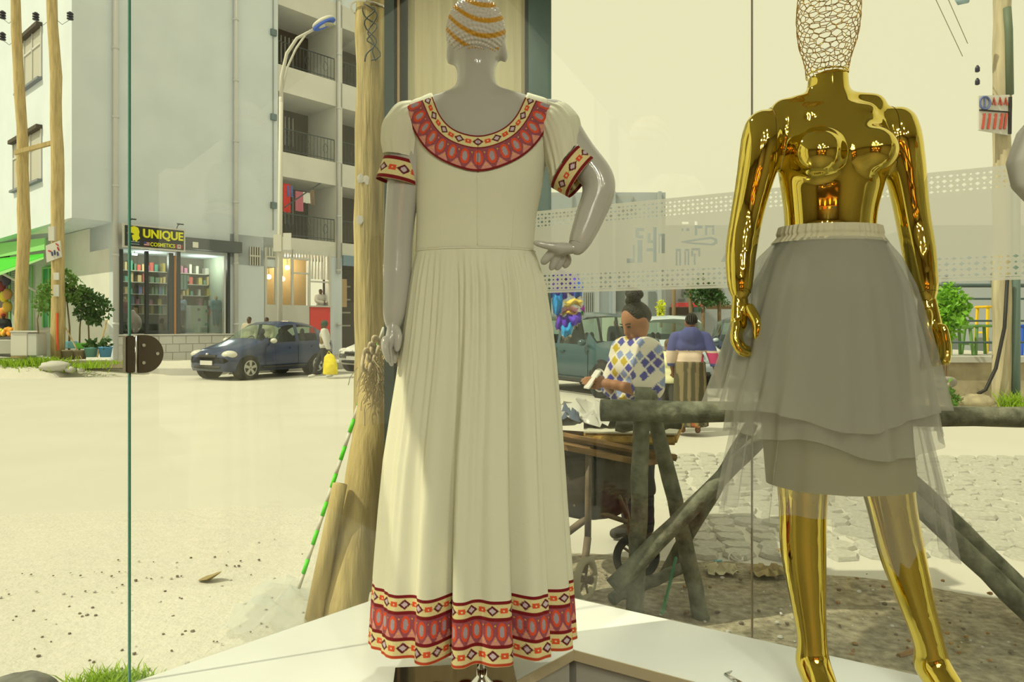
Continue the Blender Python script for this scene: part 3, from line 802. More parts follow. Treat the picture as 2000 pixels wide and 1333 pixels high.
# skirt with gathered folds
KEY = np.array([(487, 814, 1044, .100), (520, 806, 1054, .108), (560, 799, 1066, .116), (640, 787, 1079, .126), (700, 778, 1086, .132), (800, 761, 1095, .142), (900, 745, 1102, .152), (1000, 735, 1108, .160), (1100, 727, 1115, .166), (1250, 717, 1124, .174)], float)
VAL = [(-14.5, .40, 4.2), (31.5, .36, 4.0), (4.5, .11, 6), (-37, .14, 6), (56, .20, 4.0), (-62, .09, 5), (80, .07, 5), (-86, .06, 5), (17, .03, 4), (43, .03, 4), (-25, .025, 4)] + [(100 + 19 * i, .14 + .04 * (i % 3), 5) for i in range(9)]
rsk = np.random.RandomState(11)
PL = [(rsk.randint(24, 62), rsk.uniform(0, 6), rsk.uniform(.4, 1)) for _ in range(7)]
ZW_, ZH_ = bZ(488), 0.592
def skirt(thv, z):
    """point of the skirt surface: thv angle from the camera side, z height"""
    y = HOR - (z - CAMZ) / MP
    xl = np.interp(y, KEY[:, 0], KEY[:, 1]); xr = np.interp(y, KEY[:, 0], KEY[:, 2]); ry = np.interp(y, KEY[:, 0], KEY[:, 3])
    cx = ((xl + xr) / 2 - 1000) * MP; rx = (xr - xl) / 2 * MP
    t = np.clip((ZW_ - z) / (ZW_ - ZH_), 0, 1)
    deg = (np.degrees(thv) + 180) % 360 - 180
    g = t ** 0.55
    dep = 0
    for a, d, w in VAL:
        dd = (deg - a + 180) % 360 - 180; w2 = w * (1.0 + 0.5 * (1 - t)); dep = dep + d * np.exp(-(dd / w2) ** 2)
    pl = sum(am * np.cos(f * thv + p0 + 1.5 * np.sin(3 * thv + p0)) for f, p0, am in PL) / 3.0
    pl2 = sum(am * np.cos((f // 3) * thv + 2 * p0) for f, p0, am in PL) / 3.0
    rad = 1 - g * dep + pl * 0.036 * np.clip(t * 14, 0, 1) * np.exp(-t * 2.2) + pl2 * 0.034 * t ** .7
    return np.stack([cx + rx * np.sin(thv) * rad, Y0 - ry * np.cos(thv) * rad, z + 0 * thv], -1)
ths = np.linspace(-PI, PI, 900, endpoint=False)[None, :]
HB = 0.163
zs = np.linspace(ZW_ + .004, ZH_ + HB, 150)[:, None]
grid_mesh('skirt', skirt(ths + 0 * zs, zs + 0 * ths), True, None, m_cloth, dr)
ths = np.linspace(-PI, PI, 1500, endpoint=False)[None, :]
zs = np.linspace(ZH_ + HB, ZH_, 90)[:, None]
hp = skirt(ths + 0 * zs, zs + 0 * ths)
ring0 = skirt(ths, np.full_like(ths, ZH_ + .08))[0]
arc = np.r_[0, np.cumsum(np.linalg.norm(np.diff(ring0, axis=0), axis=1))][None, :] + 0 * zs
grid_mesh('hem_band', hp, True, emb(arc, (ZH_ + HB - zs) + 0 * ths, [('r', .008), ('d', .033), ('r', .0085), ('o', .060), ('r', .0085), ('d', .036), ('e', .009)]), m_emb, dr)
w_ = MB()
w_.tube([Vector(skirt(np.array([a]), np.array([ZW_ + .004]))[0]) for a in np.linspace(-PI, PI, 90)], .0022, 6); w_.build('waist_seam', m_cloth, dr, True)

# ================================================================ GOLD MANNEQUIN AND TULLE SKIRT
Y1 = 1.85; MG = Y1 / FPX
def GW(x, y, dy=0.0): return np.array(P(x, y, Y1)) + np.array((0, dy, 0))
def gz(y): return P(0, y, Y1).z
m_gold = mat('polished_gold', (0.76, 0.60, 0.12), 0.04, metal=1.0)
gm = thing('gold_mannequin', 'mirror-polished gold mannequin with an open wire head facing the shop', 'mannequin', (GW(1640, 0)[0], Y1, ZP))
gt = stack([(gz(y), GW(x, 0)[0], Y1 + dy, rx * MG, ry) for y, x, rx, ry, dy in
            ((196, 1617, 44, .045, .005), (215, 1618, 92, .060, .005), (240, 1622, 112, .075, .005), (280, 1627, 111, .088, .0), (320, 1627, 107, .092, .0), (360, 1625, 99, .085, .0),
             (410, 1622, 89, .078, .0), (450, 1621, 86, .078, .0), (500, 1620, 105, .095, .0), (560, 1620, 122, .112, .0), (640, 1622, 126, .118, .0), (720, 1626, 118, .10, .0))])
pr_ = [gt, cone(GW(1617, 150), GW(1617, 210), .0485, .053), cone(GW(1617, 196, .01), GW(1535, 222, .005), .030, .040), cone(GW(1617, 196, .01), GW(1702, 212, .005), .030, .040),
       ell(GW(1577, 312, -.068), (.062, .055, .060)), ell(GW(1678, 307, -.068), (.062, .055, .060)),
       cone(GW(1560, 232, -.05), GW(1608, 222, -.05), .010, .008), cone(GW(1680, 224, -.05), GW(1632, 220, -.05), .010, .008)]
pr_ += schain([GW(1492, 250), GW(1478, 330), GW(1459, 425, .005), GW(1444, 500, -.01), GW(1438, 575, -.03)], [.046, .040, .033, .030, .0215])
pr_ += schain([GW(1752, 244), GW(1768, 330), GW(1785, 425, .005), GW(1792, 500, -.01), GW(1796, 580, -.03)], [.046, .040, .033, .030, .0215])
# hands: palm, four curled fingers and a thumb each
hg_p = [cone(GW(1438, 572, -.030), GW(1436, 634, -.042), .0205, .0285, ((-.35, 1, 0), .62))]
for i in range(4):
    x = 1419 + 7.5 * i; d = -.062 + .015 * i
    hg_p += schain([GW(x + 5, 632, d), GW(x - 2, 662 - 3 * i, d - .012), GW(x + 10, 686 - 6 * i, d - .018), GW(x + 32 - 3 * i, 690 - 10 * i, d - .012)], [.0100, .0090, .0082, .0060])
hg_p += schain([GW(1450, 603, -.055), GW(1459, 632, -.075), GW(1457, 660, -.08)], [.0125, .0105, .008])
hg_q = [cone(GW(1796, 577, -.030), GW(1798, 640, -.042), .0205, .0285, ((.35, 1, 0), .62))]
for i in range(4):
    x = 1786 + 8 * i; d = -.030 - .013 * i
    hg_q += schain([GW(x, 640, d), GW(x + 4, 672, d - .006), GW(x + 1, 700, d - .012), GW(x - 6, 719 - 5 * i, d - .018)], [.0098, .0090, .0080, .0060])
hg_q += schain([GW(1786, 612, -.055), GW(1780, 642, -.07), GW(1786, 672, -.078)], [.0125, .0105, .008])
# legs, standing on the balls of the feet
pr_ += schain([GW(1570, 700), GW(1568, 900), GW(1568, 975), GW(1572, 1070, .012), GW(1579, 1160, .008), GW(1587, 1258), GW(1588, 1300, .01)], [.085, .058, .050, .0485, .038, .0275, .031])
pr_ += schain([GW(1588, 1300, .0), GW(1589, 1322, -.045), GW(1590, 1352, -.085)], [.031, .028, .022]); pr_ += [cone(GW(1590, 1352, -.085), GW(1590, 1362, -.125), .021, .012)]
pr_ += schain([GW(1672, 700), GW(1722, 890), GW(1736, 965), GW(1763, 1070, .012), GW(1787, 1160, .008), GW(1817, 1268), GW(1822, 1306, .01)], [.085, .060, .052, .0485, .038, .0285, .031])
pr_ += schain([GW(1822, 1306, .0), GW(1828, 1326, -.045), GW(1834, 1353, -.085)], [.031, .028, .022]); pr_ += [cone(GW(1834, 1353, -.085), GW(1838, 1363, -.125), .021, .012)]
def gold_cut(X, Y, Z): return Z - (gz(145) + (X - GW(1617, 0)[0]) * 0.10)
body('body', pr_, m_gold, gm, vox=0.0055, k=0.022, smooth=5, cut=gold_cut)
body('hand', fine(hg_p), m_gold, gm, vox=0.0028, k=0.010, smooth=3)
body('hand', fine(hg_q), m_gold, gm, vox=0.0028, k=0.010, smooth=3)
m_seam = mat('gold_seam', (0.12, 0.07, 0.01), .4, metal=.6)
gb = next(o for o in gm.children if o.name.startswith('body'))
for x in (1503, 1738):
    bm = bmesh.new(); bm.from_mesh(gb.data); xx = GW(x, 0)[0]
    r_ = bmesh.ops.bisect_plane(bm, geom=bm.verts[:] + bm.edges[:] + bm.faces[:], plane_co=(xx, 0, 0), plane_no=(1, 0, 0)); q = MB()
    for e_ in r_['geom_cut']:
        if isinstance(e_, bmesh.types.BMEdge) and min(v.co.z for v in e_.verts) > gz(335): q.tube([v.co for v in e_.verts], .0010, 4, False)
    bm.free(); q.build('shoulder_seam', m_seam, gm)
for a_, b_, r in ((GW(1441, 560, -.026), GW(1438.5, 569, -.029), .0262), (GW(1795, 565, -.026), GW(1795.6, 574, -.029), .0262)):
    d = Vector(b_ - a_).normalized(); u = d.orthogonal().normalized(); w = d.cross(u)
    MB().tube([Vector(b_) + u * (r * math.cos(t)) + w * (r * math.sin(t)) for t in [2 * PI * i / 24 for i in range(25)]], .0008, 5).build('wrist_seam', m_seam, gm)
# wire mesh head
HP = [(146, 37), (128, 39), (110, 43), (85, 51), (60, 55), (30, 57), (0, 56), (-30, 52), (-60, 42), (-85, 22), (-92, 8)]
hy = np.array([p_[0] for p_ in HP][::-1], float); hr = np.array([p_[1] for p_ in HP][::-1], float)
def hpnt(a, y):
    r = np.interp(y, hy, hr) * MG; cx = 1617 + (60 - y) * 0.02
    return Vector(GW(cx, y)) + Vector((r * math.sin(a), -r * 1.18 * math.cos(a), 0))
rw = random.Random(3); b = MB(); NC = 17; rows = []
ys = np.linspace(146, -90, 23)
node = {}
for i, y in enumerate(ys):
    for j in range(NC * 2):
        up_ = ((j + i) % 2) * 2 - 1
        jx = rw.uniform(-.055, .055) if i > 1 else 0; jy = rw.uniform(-2.2, 2.2) if i > 1 else 0
        node[i, j] = hpnt(2 * PI * (j / (NC * 2.0)) + jx, y + up_ * -1.9 + jy)
for i in range(len(ys)):
    for j in range(NC * 2):
        k2 = (j + 1) % (NC * 2); mid_ = (node[i, j] + node[i, k2]) / 2
        b.tube([node[i, j], node[i, k2]], .0011, 4, False)
        if (i + j) % 2 and i < len(ys) - 1: b.tube([node[i, j], node[i + 1, j]], .0011, 4, False)
b.build('wire_head', mat('wire_gold', (0.45, 0.27, 0.05), .3, metal=.9), gm, True)
ringp = [hpnt(2 * PI * i / 48, 146) for i in range(49)]
MB().tube(ringp, .002, 6).build('neck_rim', m_gold, gm, True)

ts = thing('tulle_skirt', 'layered ivory tulle skirt with gathered elastic waistband on the gold mannequin', 'skirt', (GW(1620, 0)[0], Y1, gz(1085)))
m_lin = mat('ivory_lining', (0.36, 0.325, 0.19), 0.7, spec=0.2, trans=0.3)
m_band = mat('ivory_band', (0.66, 0.60, 0.43), 0.8, trans=0.2, bump=.2, bscale=200)
def loft(name, keys, m, parent, amp, freqs, hem=None, n=520, rows=70, sd=1, amp0=.15, ycen=Y1, power=1.0):
    """keys: (y px, left px, right px, half depth m) at the mannequin's depth; hem(theta)-> extra drop in metres"""
    K_ = np.array(keys, float); r = np.random.RandomState(sd); a = np.linspace(-PI, PI, n, endpoint=False)
    fold = sum(r.uniform(.5, 1) * np.cos(f * a + r.uniform(0, 6) + .8 * np.sin(2 * a + r.uniform(0, 6))) for f in freqs) / len(freqs) ** .5
    hd = np.zeros(n) if hem is None else hem(a)
    out = []
    for i in range(rows):
        t = i / (rows - 1); y = K_[0, 0] + (K_[-1, 0] - K_[0, 0]) * t
        xl, xr, ry = [np.interp(y, K_[:, 0], K_[:, c_]) for c_ in (1, 2, 3)]
        q_ = 1 + amp * (amp0 + (1 - amp0) * t ** power) * fold
        z_ = gz(y) - hd * t
        out.append(np.stack([((xl + xr) / 2 - 1000) * MG + (xr - xl) / 2 * MG * np.sin(a) * q_, ycen - ry * np.cos(a) * q_, z_ + 0 * a], 1))
    return grid_mesh(name, np.array(out), True, None, m, parent)
loft('waistband', [(444, 1524, 1717, .090), (458, 1520, 1720, .094), (463, 1522, 1719, .092), (476, 1510, 1728, .100)], m_band, ts, .016, (34, 47, 58), rows=22, sd=5, amp0=1)
loft('lining', [(470, 1522, 1720, .094), (560, 1485, 1752, .125), (700, 1478, 1765, .135), (850, 1494, 1772, .14), (945, 1502, 1781, .142)], m_lin, ts, .022, (5, 7, 9), sd=9)
m_tul = mat_see('ivory_tulle', (0.56, 0.55, 0.49), 0.46, tl=0.45)
m_tul2 = mat_see('ivory_tulle_fine', (0.60, 0.59, 0.55), 0.30, tl=0.5)
def hem1(a): return .045 * np.exp(-(a / .7) ** 2) + .008 * np.cos(5 * a)
loft('tulle_layer', [(470, 1518, 1724, .098), (505, 1484, 1752, .128), (560, 1462, 1778, .150), (650, 1432, 1806, .165), (720, 1412, 1826, .172), (788, 1392, 1842, .178)], m_tul, ts, .075, (11, 16, 21, 29), hem=hem1, sd=2, n=700)
def hem2(a): return .05 * np.exp(-((a - .35) / .6) ** 2) + .006 * np.cos(7 * a)
loft('tulle_layer', [(472, 1520, 1722, .096), (560, 1472, 1768, .142), (700, 1440, 1800, .155), (842, 1424, 1828, .165)], m_tul, ts, .050, (9, 14, 19, 27), hem=hem2, sd=3, n=700)
def hem3(a):
    s = (a + PI) % (2 * PI) - PI
    return .10 * np.exp(-((s - 1.25) / .55) ** 2) + .11 * np.exp(-((s - .35) / .22) ** 2) + .02 * np.sign(np.cos(6 * s)) + .015
loft('tulle_layer', [(472, 1522, 1720, .095), (560, 1480, 1760, .135), (760, 1450, 1795, .15), (900, 1420, 1835, .16), (985, 1405, 1852, .168)], m_tul2, ts, .045, (8, 13, 18, 23), hem=hem3, sd=4, n=700)

# ================================================================ blouse on a third form at the right edge
bl = thing('ruffled_blouse', 'white ruffled sleeve of a blouse on a form at the right edge', 'blouse', (1.50, 1.72, ZP))
m_bl = mat('white_blouse', (0.72, 0.70, 0.66), .8, trans=.25)
Y3 = 1.62
def TW(x, y, dy=0.0): return np.array(P(x, y, Y3)) + np.array((0, dy, 0))
sm_ = [TW(2075, 200), TW(2050, 240), TW(2035, 300), TW(2040, 350), TW(2062, 392)]
rr_ = [.05, .06, .066, .06, .045]
rows = []
for i in range(40):
    u = i / 39 * 4; k = min(3, int(u)); f = u - k; cc = sm_[k] * (1 - f) + sm_[k + 1] * f; R_ = rr_[k] * (1 - f) + rr_[k + 1] * f
    a = np.linspace(0, 2 * PI, 90, endpoint=False); w = 1 + .03 * np.cos(9 * a + i * .1)
    rows.append(np.stack([cc[0] + R_ * w * np.cos(a), cc[1] + R_ * w * np.sin(a), cc[2] + 0 * a + .018 * np.cos(a)], 1))
grid_mesh('sleeve', np.array(rows), True, None, m_bl, bl)
body('torso_cloth', [stack([(gz(y), TW(2230, 0)[0], Y3 + .02, rx, ry) for y, rx, ry in ((190, .09, .06), (230, .17, .09), (330, .16, .1), (450, .13, .09), (560, .16, .12), (700, .18, .14))])], m_bl, bl, vox=.014)
fm = thing('torso_form', 'tan arm of a dress form inside the ruffled sleeve at the right edge', 'mannequin', (1.50, 1.66, ZP))
body('arm', chain([TW(2090, 215), TW(2045, 300), TW(2065, 420), TW(2080, 520)], [.05, .042, .034, .026]), mat('form_tan', (0.45, 0.22, 0.03), .5), fm, vox=.01)
MB().tube([(1.47, 1.64, gz(690)), (1.47, 1.64, ZP + .02)], .014, 12).lathe((1.47, 1.64, ZP), [(.13, 0), (.13, .012), (.02, .02)], 24).build('stand', m_chrome, fm, True)
# ================================================================ STREET: ground
m_road = mat('dusty_road', (0.54, 0.525, 0.485), 0.95, var=0.03, scale=0.7, bump=0.15, bscale=6, spec=0.1)
m_soil = mat('dry_soil', (0.32, 0.285, 0.215), 0.98, var=0.40, scale=24, bump=0.9, bscale=55, spec=0.05)
m_sunlit_soil = mat('sunlit_soil', (0.57, 0.55, 0.50), 0.98, var=0.05, scale=18, bump=0.45, bscale=45, spec=0.05)  # the same soil with its sunlit paleness put into the colour
m_conc = mat('pale_concrete', (0.50, 0.49, 0.47), 0.9, var=0.08, scale=2, bump=0.2, bscale=12)
def ground_patch(name, x0, x1, y0, y1, nx, ny, m, amp, zf, seed, keep=None):
    r = np.random.RandomState(seed); xs = np.linspace(x0, x1, nx); ys = np.linspace(y0, y1, ny)
    X, Y = np.meshgrid(xs, ys); Z = np.zeros_like(X)
    for f, a in ((1.2, 1), (3.1, .5), (7.3, .3), (17, .16)):
        for _ in range(4):
            th_ = r.uniform(0, 6.28); Z += a * np.sin(f * (X * math.cos(th_) + Y * math.sin(th_)) + r.uniform(0, 6.28)) / 4
    Z = zf(X, Y) + amp * Z
    return struct(grid_mesh(name, np.stack([X, Y, Z], -1), False, None, m))
b = MB(); b.box((0, 40, -0.06), (160, 110, 0.1)); struct(b.build('ground_road', m_road))
def edge_fade(X, Y, x0, x1, y0, y1, w): return np.minimum(np.minimum(X - x0, x1 - X), np.minimum(Y - y0, y1 - Y)).clip(0, w) / w
ground_patch('ground_soil', -0.6, 7.5, 0.2, 5.6, 170, 130, m_soil, .022,
             lambda X, Y: 0.02 + 0.0 * X - 0.07 * np.clip((Y - (4.25 - 0.30 * (X - 1))) / .5 + .12 * np.sin(3 * X) + .08 * np.sin(7.7 * X), 0, 1), 2)
ground_patch('ground_sunlit_soil', -7.5, -0.55, 0.2, 6.2, 150, 130, m_sunlit_soil, .016, lambda X, Y: 0.012 - 0.05 * np.clip((Y - 5.2) / .9, 0, 1), 4)

# raised pavement in front of the corner building, with a kerb
pav = [Vector((-34, 20.6, 0)), Vector((-9.2, 21.3, 0)), Vector((-3.0, 27.2, 0)), Vector((6, 40, 0)), Vector((-10, 60, 0)), Vector((-40, 50, 0))]
b = MB(); b.poly([p_ + UP * -0.1 for p_ in pav], (0, 0, 0.30)); struct(b.build('ground_pavement', m_conc))

# ================================================================ CORNER BUILDING
CB = Vector((-14.74, 24.0, 0)); AV = Vector((0.6606, 0.7507, 0)).normalized(); NV = Vector((AV.y, -AV.x, 0)); BV = -NV
def fpt(s, z, d=0.0): return CB + AV * s + NV * d + UP * z
def fs(x, d=0.0):
    c = CB + NV * d; k = (x - 1000) / FPX; return (k * c.y - c.x) / (AV.x - k * AV.y)
def fz(x, y, d=0.0):
    s = fs(x, d); Y = (CB + NV * d + AV * s).y; return P(0, y, Y).z
FAX = (AV, NV, UP)
def fbox(b, s0, s1, z0, z1, d0, d1):
    return b.box(fpt((s0 + s1) / 2, (z0 + z1) / 2, (d0 + d1) / 2), (abs(s1 - s0), abs(d1 - d0), abs(z1 - z0)), axes=FAX)
m_fac = mat('grey_render', (0.67, 0.735, 0.82), 0.9, var=0.04, scale=0.8, bump=0.15, bscale=8, spec=0.1)
m_facw = mat('white_render', (0.66, 0.66, 0.64), 0.9, var=0.05, scale=1.2, spec=0.1)
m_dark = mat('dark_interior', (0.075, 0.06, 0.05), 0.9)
m_pipe = mat('grey_pipe', (0.62, 0.63, 0.66), 0.6)
m_iron = mat('iron_railing', (0.045, 0.06, 0.07), 0.5)
m_frame = mat('dark_shop_frame', (0.035, 0.045, 0.055), 0.4)
m_wfr = mat('white_frame', (0.60, 0.60, 0.58), 0.5)
m_pane = mat_glass('window_pane', (0.80, 0.86, 0.84), 1.5)
bd = thing('corner_building', 'grey rendered corner apartment block with recessed balconies above shops', 'building', fpt(0, 0))
HB_ = 20.0; D0 = -9.0
sA = fs(543); sB = fs(656); sC = fs(668); sD = fs(790); sP = fs(222); zso = 5.1
b = MB(); fbox(b, 0, sA, zso, HB_, -16.0, 0); b.build('wall', m_fac, bd)
b = MB(); fbox(b, sP, sA, 4.2, zso, -2.3, 0); b.build('wall', m_fac, bd)
# openings: balcony floors (top edge of slab fascia, bottom edge) measured on the photo at x=553
zt = [fz(553, y) for y in (463, 297, 128, -35)]
zo = [fz(553, y) for y in (345, 180, 12)]
bands = [(zt[i] - (zt[i] - (zo[i - 1] if i else zt[0] - .6)), zt[i]) for i in range(4)]
for i in range(4):
    lo_ = zo[i - 1] if i else zt[0] - 0.65
    b = MB(); fbox(b, sA, sD, lo_, zt[i], -2.2, 0.02); b.build('balcony_slab', m_facw, bd)
for s0, s1 in ((sB, sC), (sD, sD + 6)):
    b = MB(); fbox(b, s0, s1, zt[0] - 0.65, HB_, -2.2, 0.02); b.build('pier', m_facw, bd)
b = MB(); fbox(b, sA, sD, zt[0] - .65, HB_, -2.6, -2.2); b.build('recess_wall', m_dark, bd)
b = MB(); fbox(b, sA, sD + 6, zt[3], HB_, -2.2, 0.0); b.build('wall', m_fac, bd)
for i in range(3):
    sm = sA + (sB - sA) * 0.98
    # door and lit side wall within each recess
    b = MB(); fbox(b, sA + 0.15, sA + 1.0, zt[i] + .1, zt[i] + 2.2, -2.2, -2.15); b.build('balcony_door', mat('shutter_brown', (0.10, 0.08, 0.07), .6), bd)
    for q_ in range(5):
        b = MB(); fbox(b, sA + 1.2 + q_ * .2, sA + 1.23 + q_ * .2, zt[i] + .9, zt[i] + 2.2, -2.2, -2.12); b.build('window_bar', m_wfr, bd)
    for s0, s1 in ((sA + .05, sB - .05), (sC + .05, sD - .05)):
        r_ = MB()
        r_.tube([fpt(s0, zt[i] + 1.0, -.06), fpt(s1, zt[i] + 1.0, -.06)], .025, 6); r_.tube([fpt(s0, zt[i] + .12, -.06), fpt(s1, zt[i] + .12, -.06)], .018, 6)
        n_ = int((s1 - s0) / .17)
        for q_ in range(n_ + 1):
            s_ = s0 + (s1 - s0) * q_ / n_; r_.tube([fpt(s_, zt[i] + .02, -.06), fpt(s_, zt[i] + 1.0, -.06)], .012, 4)
        for q_ in range(3):
            s_ = s0 + (s1 - s0) * (q_ + .5) / 3
            for sg in (1, -1):
                r_.tube([fpt(s_ + sg * (.03 + .09 * math.sin(u)) , zt[i] + .35 + .12 * u, -.05) for u in [k_ * .35 for k_ in range(11)]], .012, 4)
        r_.build('balcony_railing', m_iron, bd)
# drain pipes
for x, z0 in ((226, .3), (461, .3), (662, zt[0] - 1.4)):
    s_ = fs(x, .12); q = MB(); q.tube([fpt(s_, z0, .12), fpt(s_, HB_, .12)], .085, 10)
    for z_ in np.arange(1.5, HB_, 2.4): q.tube([fpt(s_, z_, .12), fpt(s_, z_ + .08, .12)], .11, 10)
    q.build('drain_pipe', m_pipe, bd, True)
q = MB(); s_ = fs(533); q.tube([fpt(s_, fz(533, 450), .03), fpt(s_, HB_, .03)], .02, 5); q.build('cable', mat('grey_cable', (.3, .32, .34), .7), bd)
for y in (65, 230, 402): b = MB(); fbox(b, s_ - .12, s_ + .12, fz(535, y + 6), fz(535, y - 6), 0, .12); b.build('junction_box', mat('box_grey', (.14, .2, .24), .6), bd)
# left (sunlit) face windows
def lpt(t, z, d=0.0, s0=0.0): return CB + AV * (s0 - d) + BV * t + UP * z
def lt(x, s0=0.0):
    c = CB + AV * s0; k = (x - 1000) / FPX; return (k * c.y - c.x) / (BV.x - k * BV.y)
def lz(x, y, s0=0.0): return P(0, y, (CB + AV * s0 + BV * lt(x, s0)).y).z
LAX = (BV, -AV, UP)
def lbox(b, t0, t1, z0, z1, d0, d1, s0=0.0):
    return b.box(lpt((t0 + t1) / 2, (z0 + z1) / 2, (d0 + d1) / 2, s0), (abs(t1 - t0), abs(d1 - d0), abs(z1 - z0)), axes=LAX)
m_wgl = mat('window_curtain', (0.50, 0.49, 0.45), .5)
for xa, xb, y0, y1 in ((82, 36, 52, 150), (82, 27, 252, 349)):
    t0, t1 = lt(xa), lt(xb); z1, z0 = lz(82, y0), lz(82, y1)
    w_ = lbox(MB(), t0, t1, z0, z1, .0, .012).build('window', m_wgl, bd)
    lbox(MB(), t0 - .05, t1 + .05, z1, z1 + .14, 0, .20).build('lintel', m_dark, w_); lbox(MB(), t0 - .05, t1 + .05, z0 - .1, z0 - .02, 0, .16).build('sill', mat('sill_grey', (.2, .22, .26), .7), w_)
    for u in (0.0, .36, .70, 1.0): lbox(MB(), t0 + (t1 - t0) * u - .03, t0 + (t1 - t0) * u + .03, z0, z1, .012, .05).build('window_bar', m_wfr, w_)
    lbox(MB(), t0, t1, z0 + (z1 - z0) * .66, z0 + (z1 - z0) * .70, .012, .05).build('window_bar', m_wfr, w_)
# lower storey set back under the overhang
b = MB(); lbox(b, -.001, 16.0, 0.2, zso - .02, -.3, 0, s0=sP); b.build('wall', m_facw, bd)
# ground floor on the street side: piers, plinth and lintel around the shop openings
s1_, s2_, s3_ = fs(236), fs(346), fs(445); g1, g2, g3 = fs(517), fs(607), fs(645)
zb = fz(300, 653); ztop = fz(236, 470)
for a_, c_ in ((sP, s1_ - .12), (fs(449), fs(516)), (fs(645), fs(668))):
    b = MB(); fbox(b, a_, c_, .2, 4.2 if a_ < 5 else zt[0] - .65, -.4, 0); b.build('wall', m_fac, bd)
b = MB(); fbox(b, fs(449), sA + .01, 3.9, zso, -2.2, 0.0); b.build('wall', m_fac, bd)
b = MB(); fbox(b, s3_ - .2, fs(450), ztop - .1, 4.3, -.3, -.02); b.build('wall', m_fac, bd)
for i in range(9):
    for j in range(3):
        a_ = s1_ - .2 + (s3_ + .5 - s1_) * (i + (.5 if j % 2 else 0)) / 9; c_ = a_ + (s3_ + .5 - s1_) / 9 - .03
        z0 = .2 + (zb - .25) * j / 3; z1 = .2 + (zb - .25) * (j + 1) / 3 - .03
        b = MB(); fbox(b, a_, c_, z0, z1, -.12, .10); b.build('plinth_block', m_facw, bd)
b = MB(); fbox(b, s1_ - .2, s3_ + .5, .2, zb - .04, -.3, .06); fbox(b, s1_ - .25, s3_ + .6, zb - .05, zb, -2, .16); b.build('plinth', m_facw, bd)

# cosmetics shop interior and glazing
sh = thing('cosmetics_shop', 'glazed cosmetics shop front with dark frames beneath the black sign', 'shop front', fpt(s1_, zb))
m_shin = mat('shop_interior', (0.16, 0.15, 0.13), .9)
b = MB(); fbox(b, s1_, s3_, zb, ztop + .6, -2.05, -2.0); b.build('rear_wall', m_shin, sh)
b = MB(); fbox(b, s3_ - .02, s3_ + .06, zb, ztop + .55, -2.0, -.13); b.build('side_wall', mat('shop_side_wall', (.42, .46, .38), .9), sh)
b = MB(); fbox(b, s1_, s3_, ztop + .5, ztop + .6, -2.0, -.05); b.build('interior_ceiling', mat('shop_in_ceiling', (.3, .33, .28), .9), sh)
for x0, x1, y0 in ((233, 240, 500), (284, 290, 507), (329, 338, 510), (345, 352, 512), (437, 440, 520), (444, 449, 520)):
    b = MB(); fbox(b, fs(x0), fs(x1), zb, fz(300, 492) if x0 < 340 else ztop, -.12, .03); b.build('frame_post', m_frame if x0 != 437 else m_wfr, sh)
b = MB(); fbox(b, fs(339), fs(343), zb - .1, fz(341, 500), -.05, .06); b.build('orange_post', mat('orange_wood', (.45, .2, .06), .6), sh)
b = MB(); fbox(b, fs(290), fs(330), fz(300, 653) + .0, fz(300, 646), -.08, .02); b.build('frame_rail', m_frame, sh)
for x0, x1 in ((240, 284), (290, 329), (352, 437)):
    b = MB(); fbox(b, fs(x0), fs(x1), zb + .05, ztop - .1, -.03, -.02); b.build('glass_pane', m_pane, sh)
b = MB(); fbox(b, fs(238), fs(462), fz(362, 488), fz(362, 466), .02, .45); b.build('fascia', mat('fascia_grey', (.10, .115, .13), .6), sh)
for y in (525, 548, 572, 593, 612):
    b = MB(); fbox(b, fs(240), fs(436), fz(300, y + 1.5), fz(300, y), -1.9, -1.3); b.build('shelf_board', mat('shop_shelf', (.35, .33, .28), .8), sh)
b = MB(); fbox(b, fs(380), fs(412), zb, fz(396, 597), -.9, -.3); b.build('counter', mat('counter_white', (.42, .44, .42), .7), sh)
for x, y, cq in ((388, 605, (.2, .12, .15)), (404, 608, (.05, .2, .2)), (389, 625, (.1, .1, .2)), (403, 634, (.05, .2, .25))):
    b = MB(); s_ = fs(x, -.3); z_ = fz(x, y, -.3); fbox(b, s_ - .05, s_ + .05, z_ - .05, z_ + .05, -.3, -.285); b.build('counter_dot', mat('dot_%d' % x, cq, .7), sh)
gcol = [(.5, .1, .08), (.45, .35, .1), (.1, .3, .22), (.5, .48, .42), (.1, .13, .3), (.4, .15, .25), (.12, .2, .12), (.55, .4, .2)]
rg = random.Random(21)
ORD = 'first second third fourth fifth sixth seventh eighth ninth tenth eleventh twelfth thirteenth fourteenth fifteenth sixteenth seventeenth eighteenth nineteenth twentieth twenty-first twenty-second twenty-third twenty-fourth twenty-fifth twenty-sixth twenty-seventh twenty-eighth'.split()
for k_, y in enumerate((525, 548, 572, 593, 612)):
    x = 243; NBX = 0
    while x < 430:
        w = rg.uniform(4, 9)
        if rg.random() < .8:
            hh = rg.uniform(.18, .38); z_ = fz(300, y); a_ = fs(x, -1.5); c_ = fs(x + w * .85, -1.5)
            b = MB(); fbox(b, a_, c_, z_, z_ + hh, -1.75, -1.45)
            ci = rg.randrange(8); NBX += 1; tag(b.build('goods_box', mat('goods_%d' % ci, gcol[ci], .8)), '%s box on the %s shelf of the cosmetics shop, %s from the left' % (('red', 'mustard', 'green', 'cream', 'navy', 'pink', 'dark green', 'tan')[ci], ('top', 'second', 'middle', 'fourth', 'lowest')[k_], ORD[NBX - 1]), 'goods box', 'goods on the cosmetics shop shelves')
        x += w + rg.uniform(.5, 3)
lt_ = thing('tube_lamp', 'white tube lamp glowing under the ceiling inside the cosmetics shop', 'lamp', fpt(fs(262, -.8), fz(262, 497, -.8), -.8))
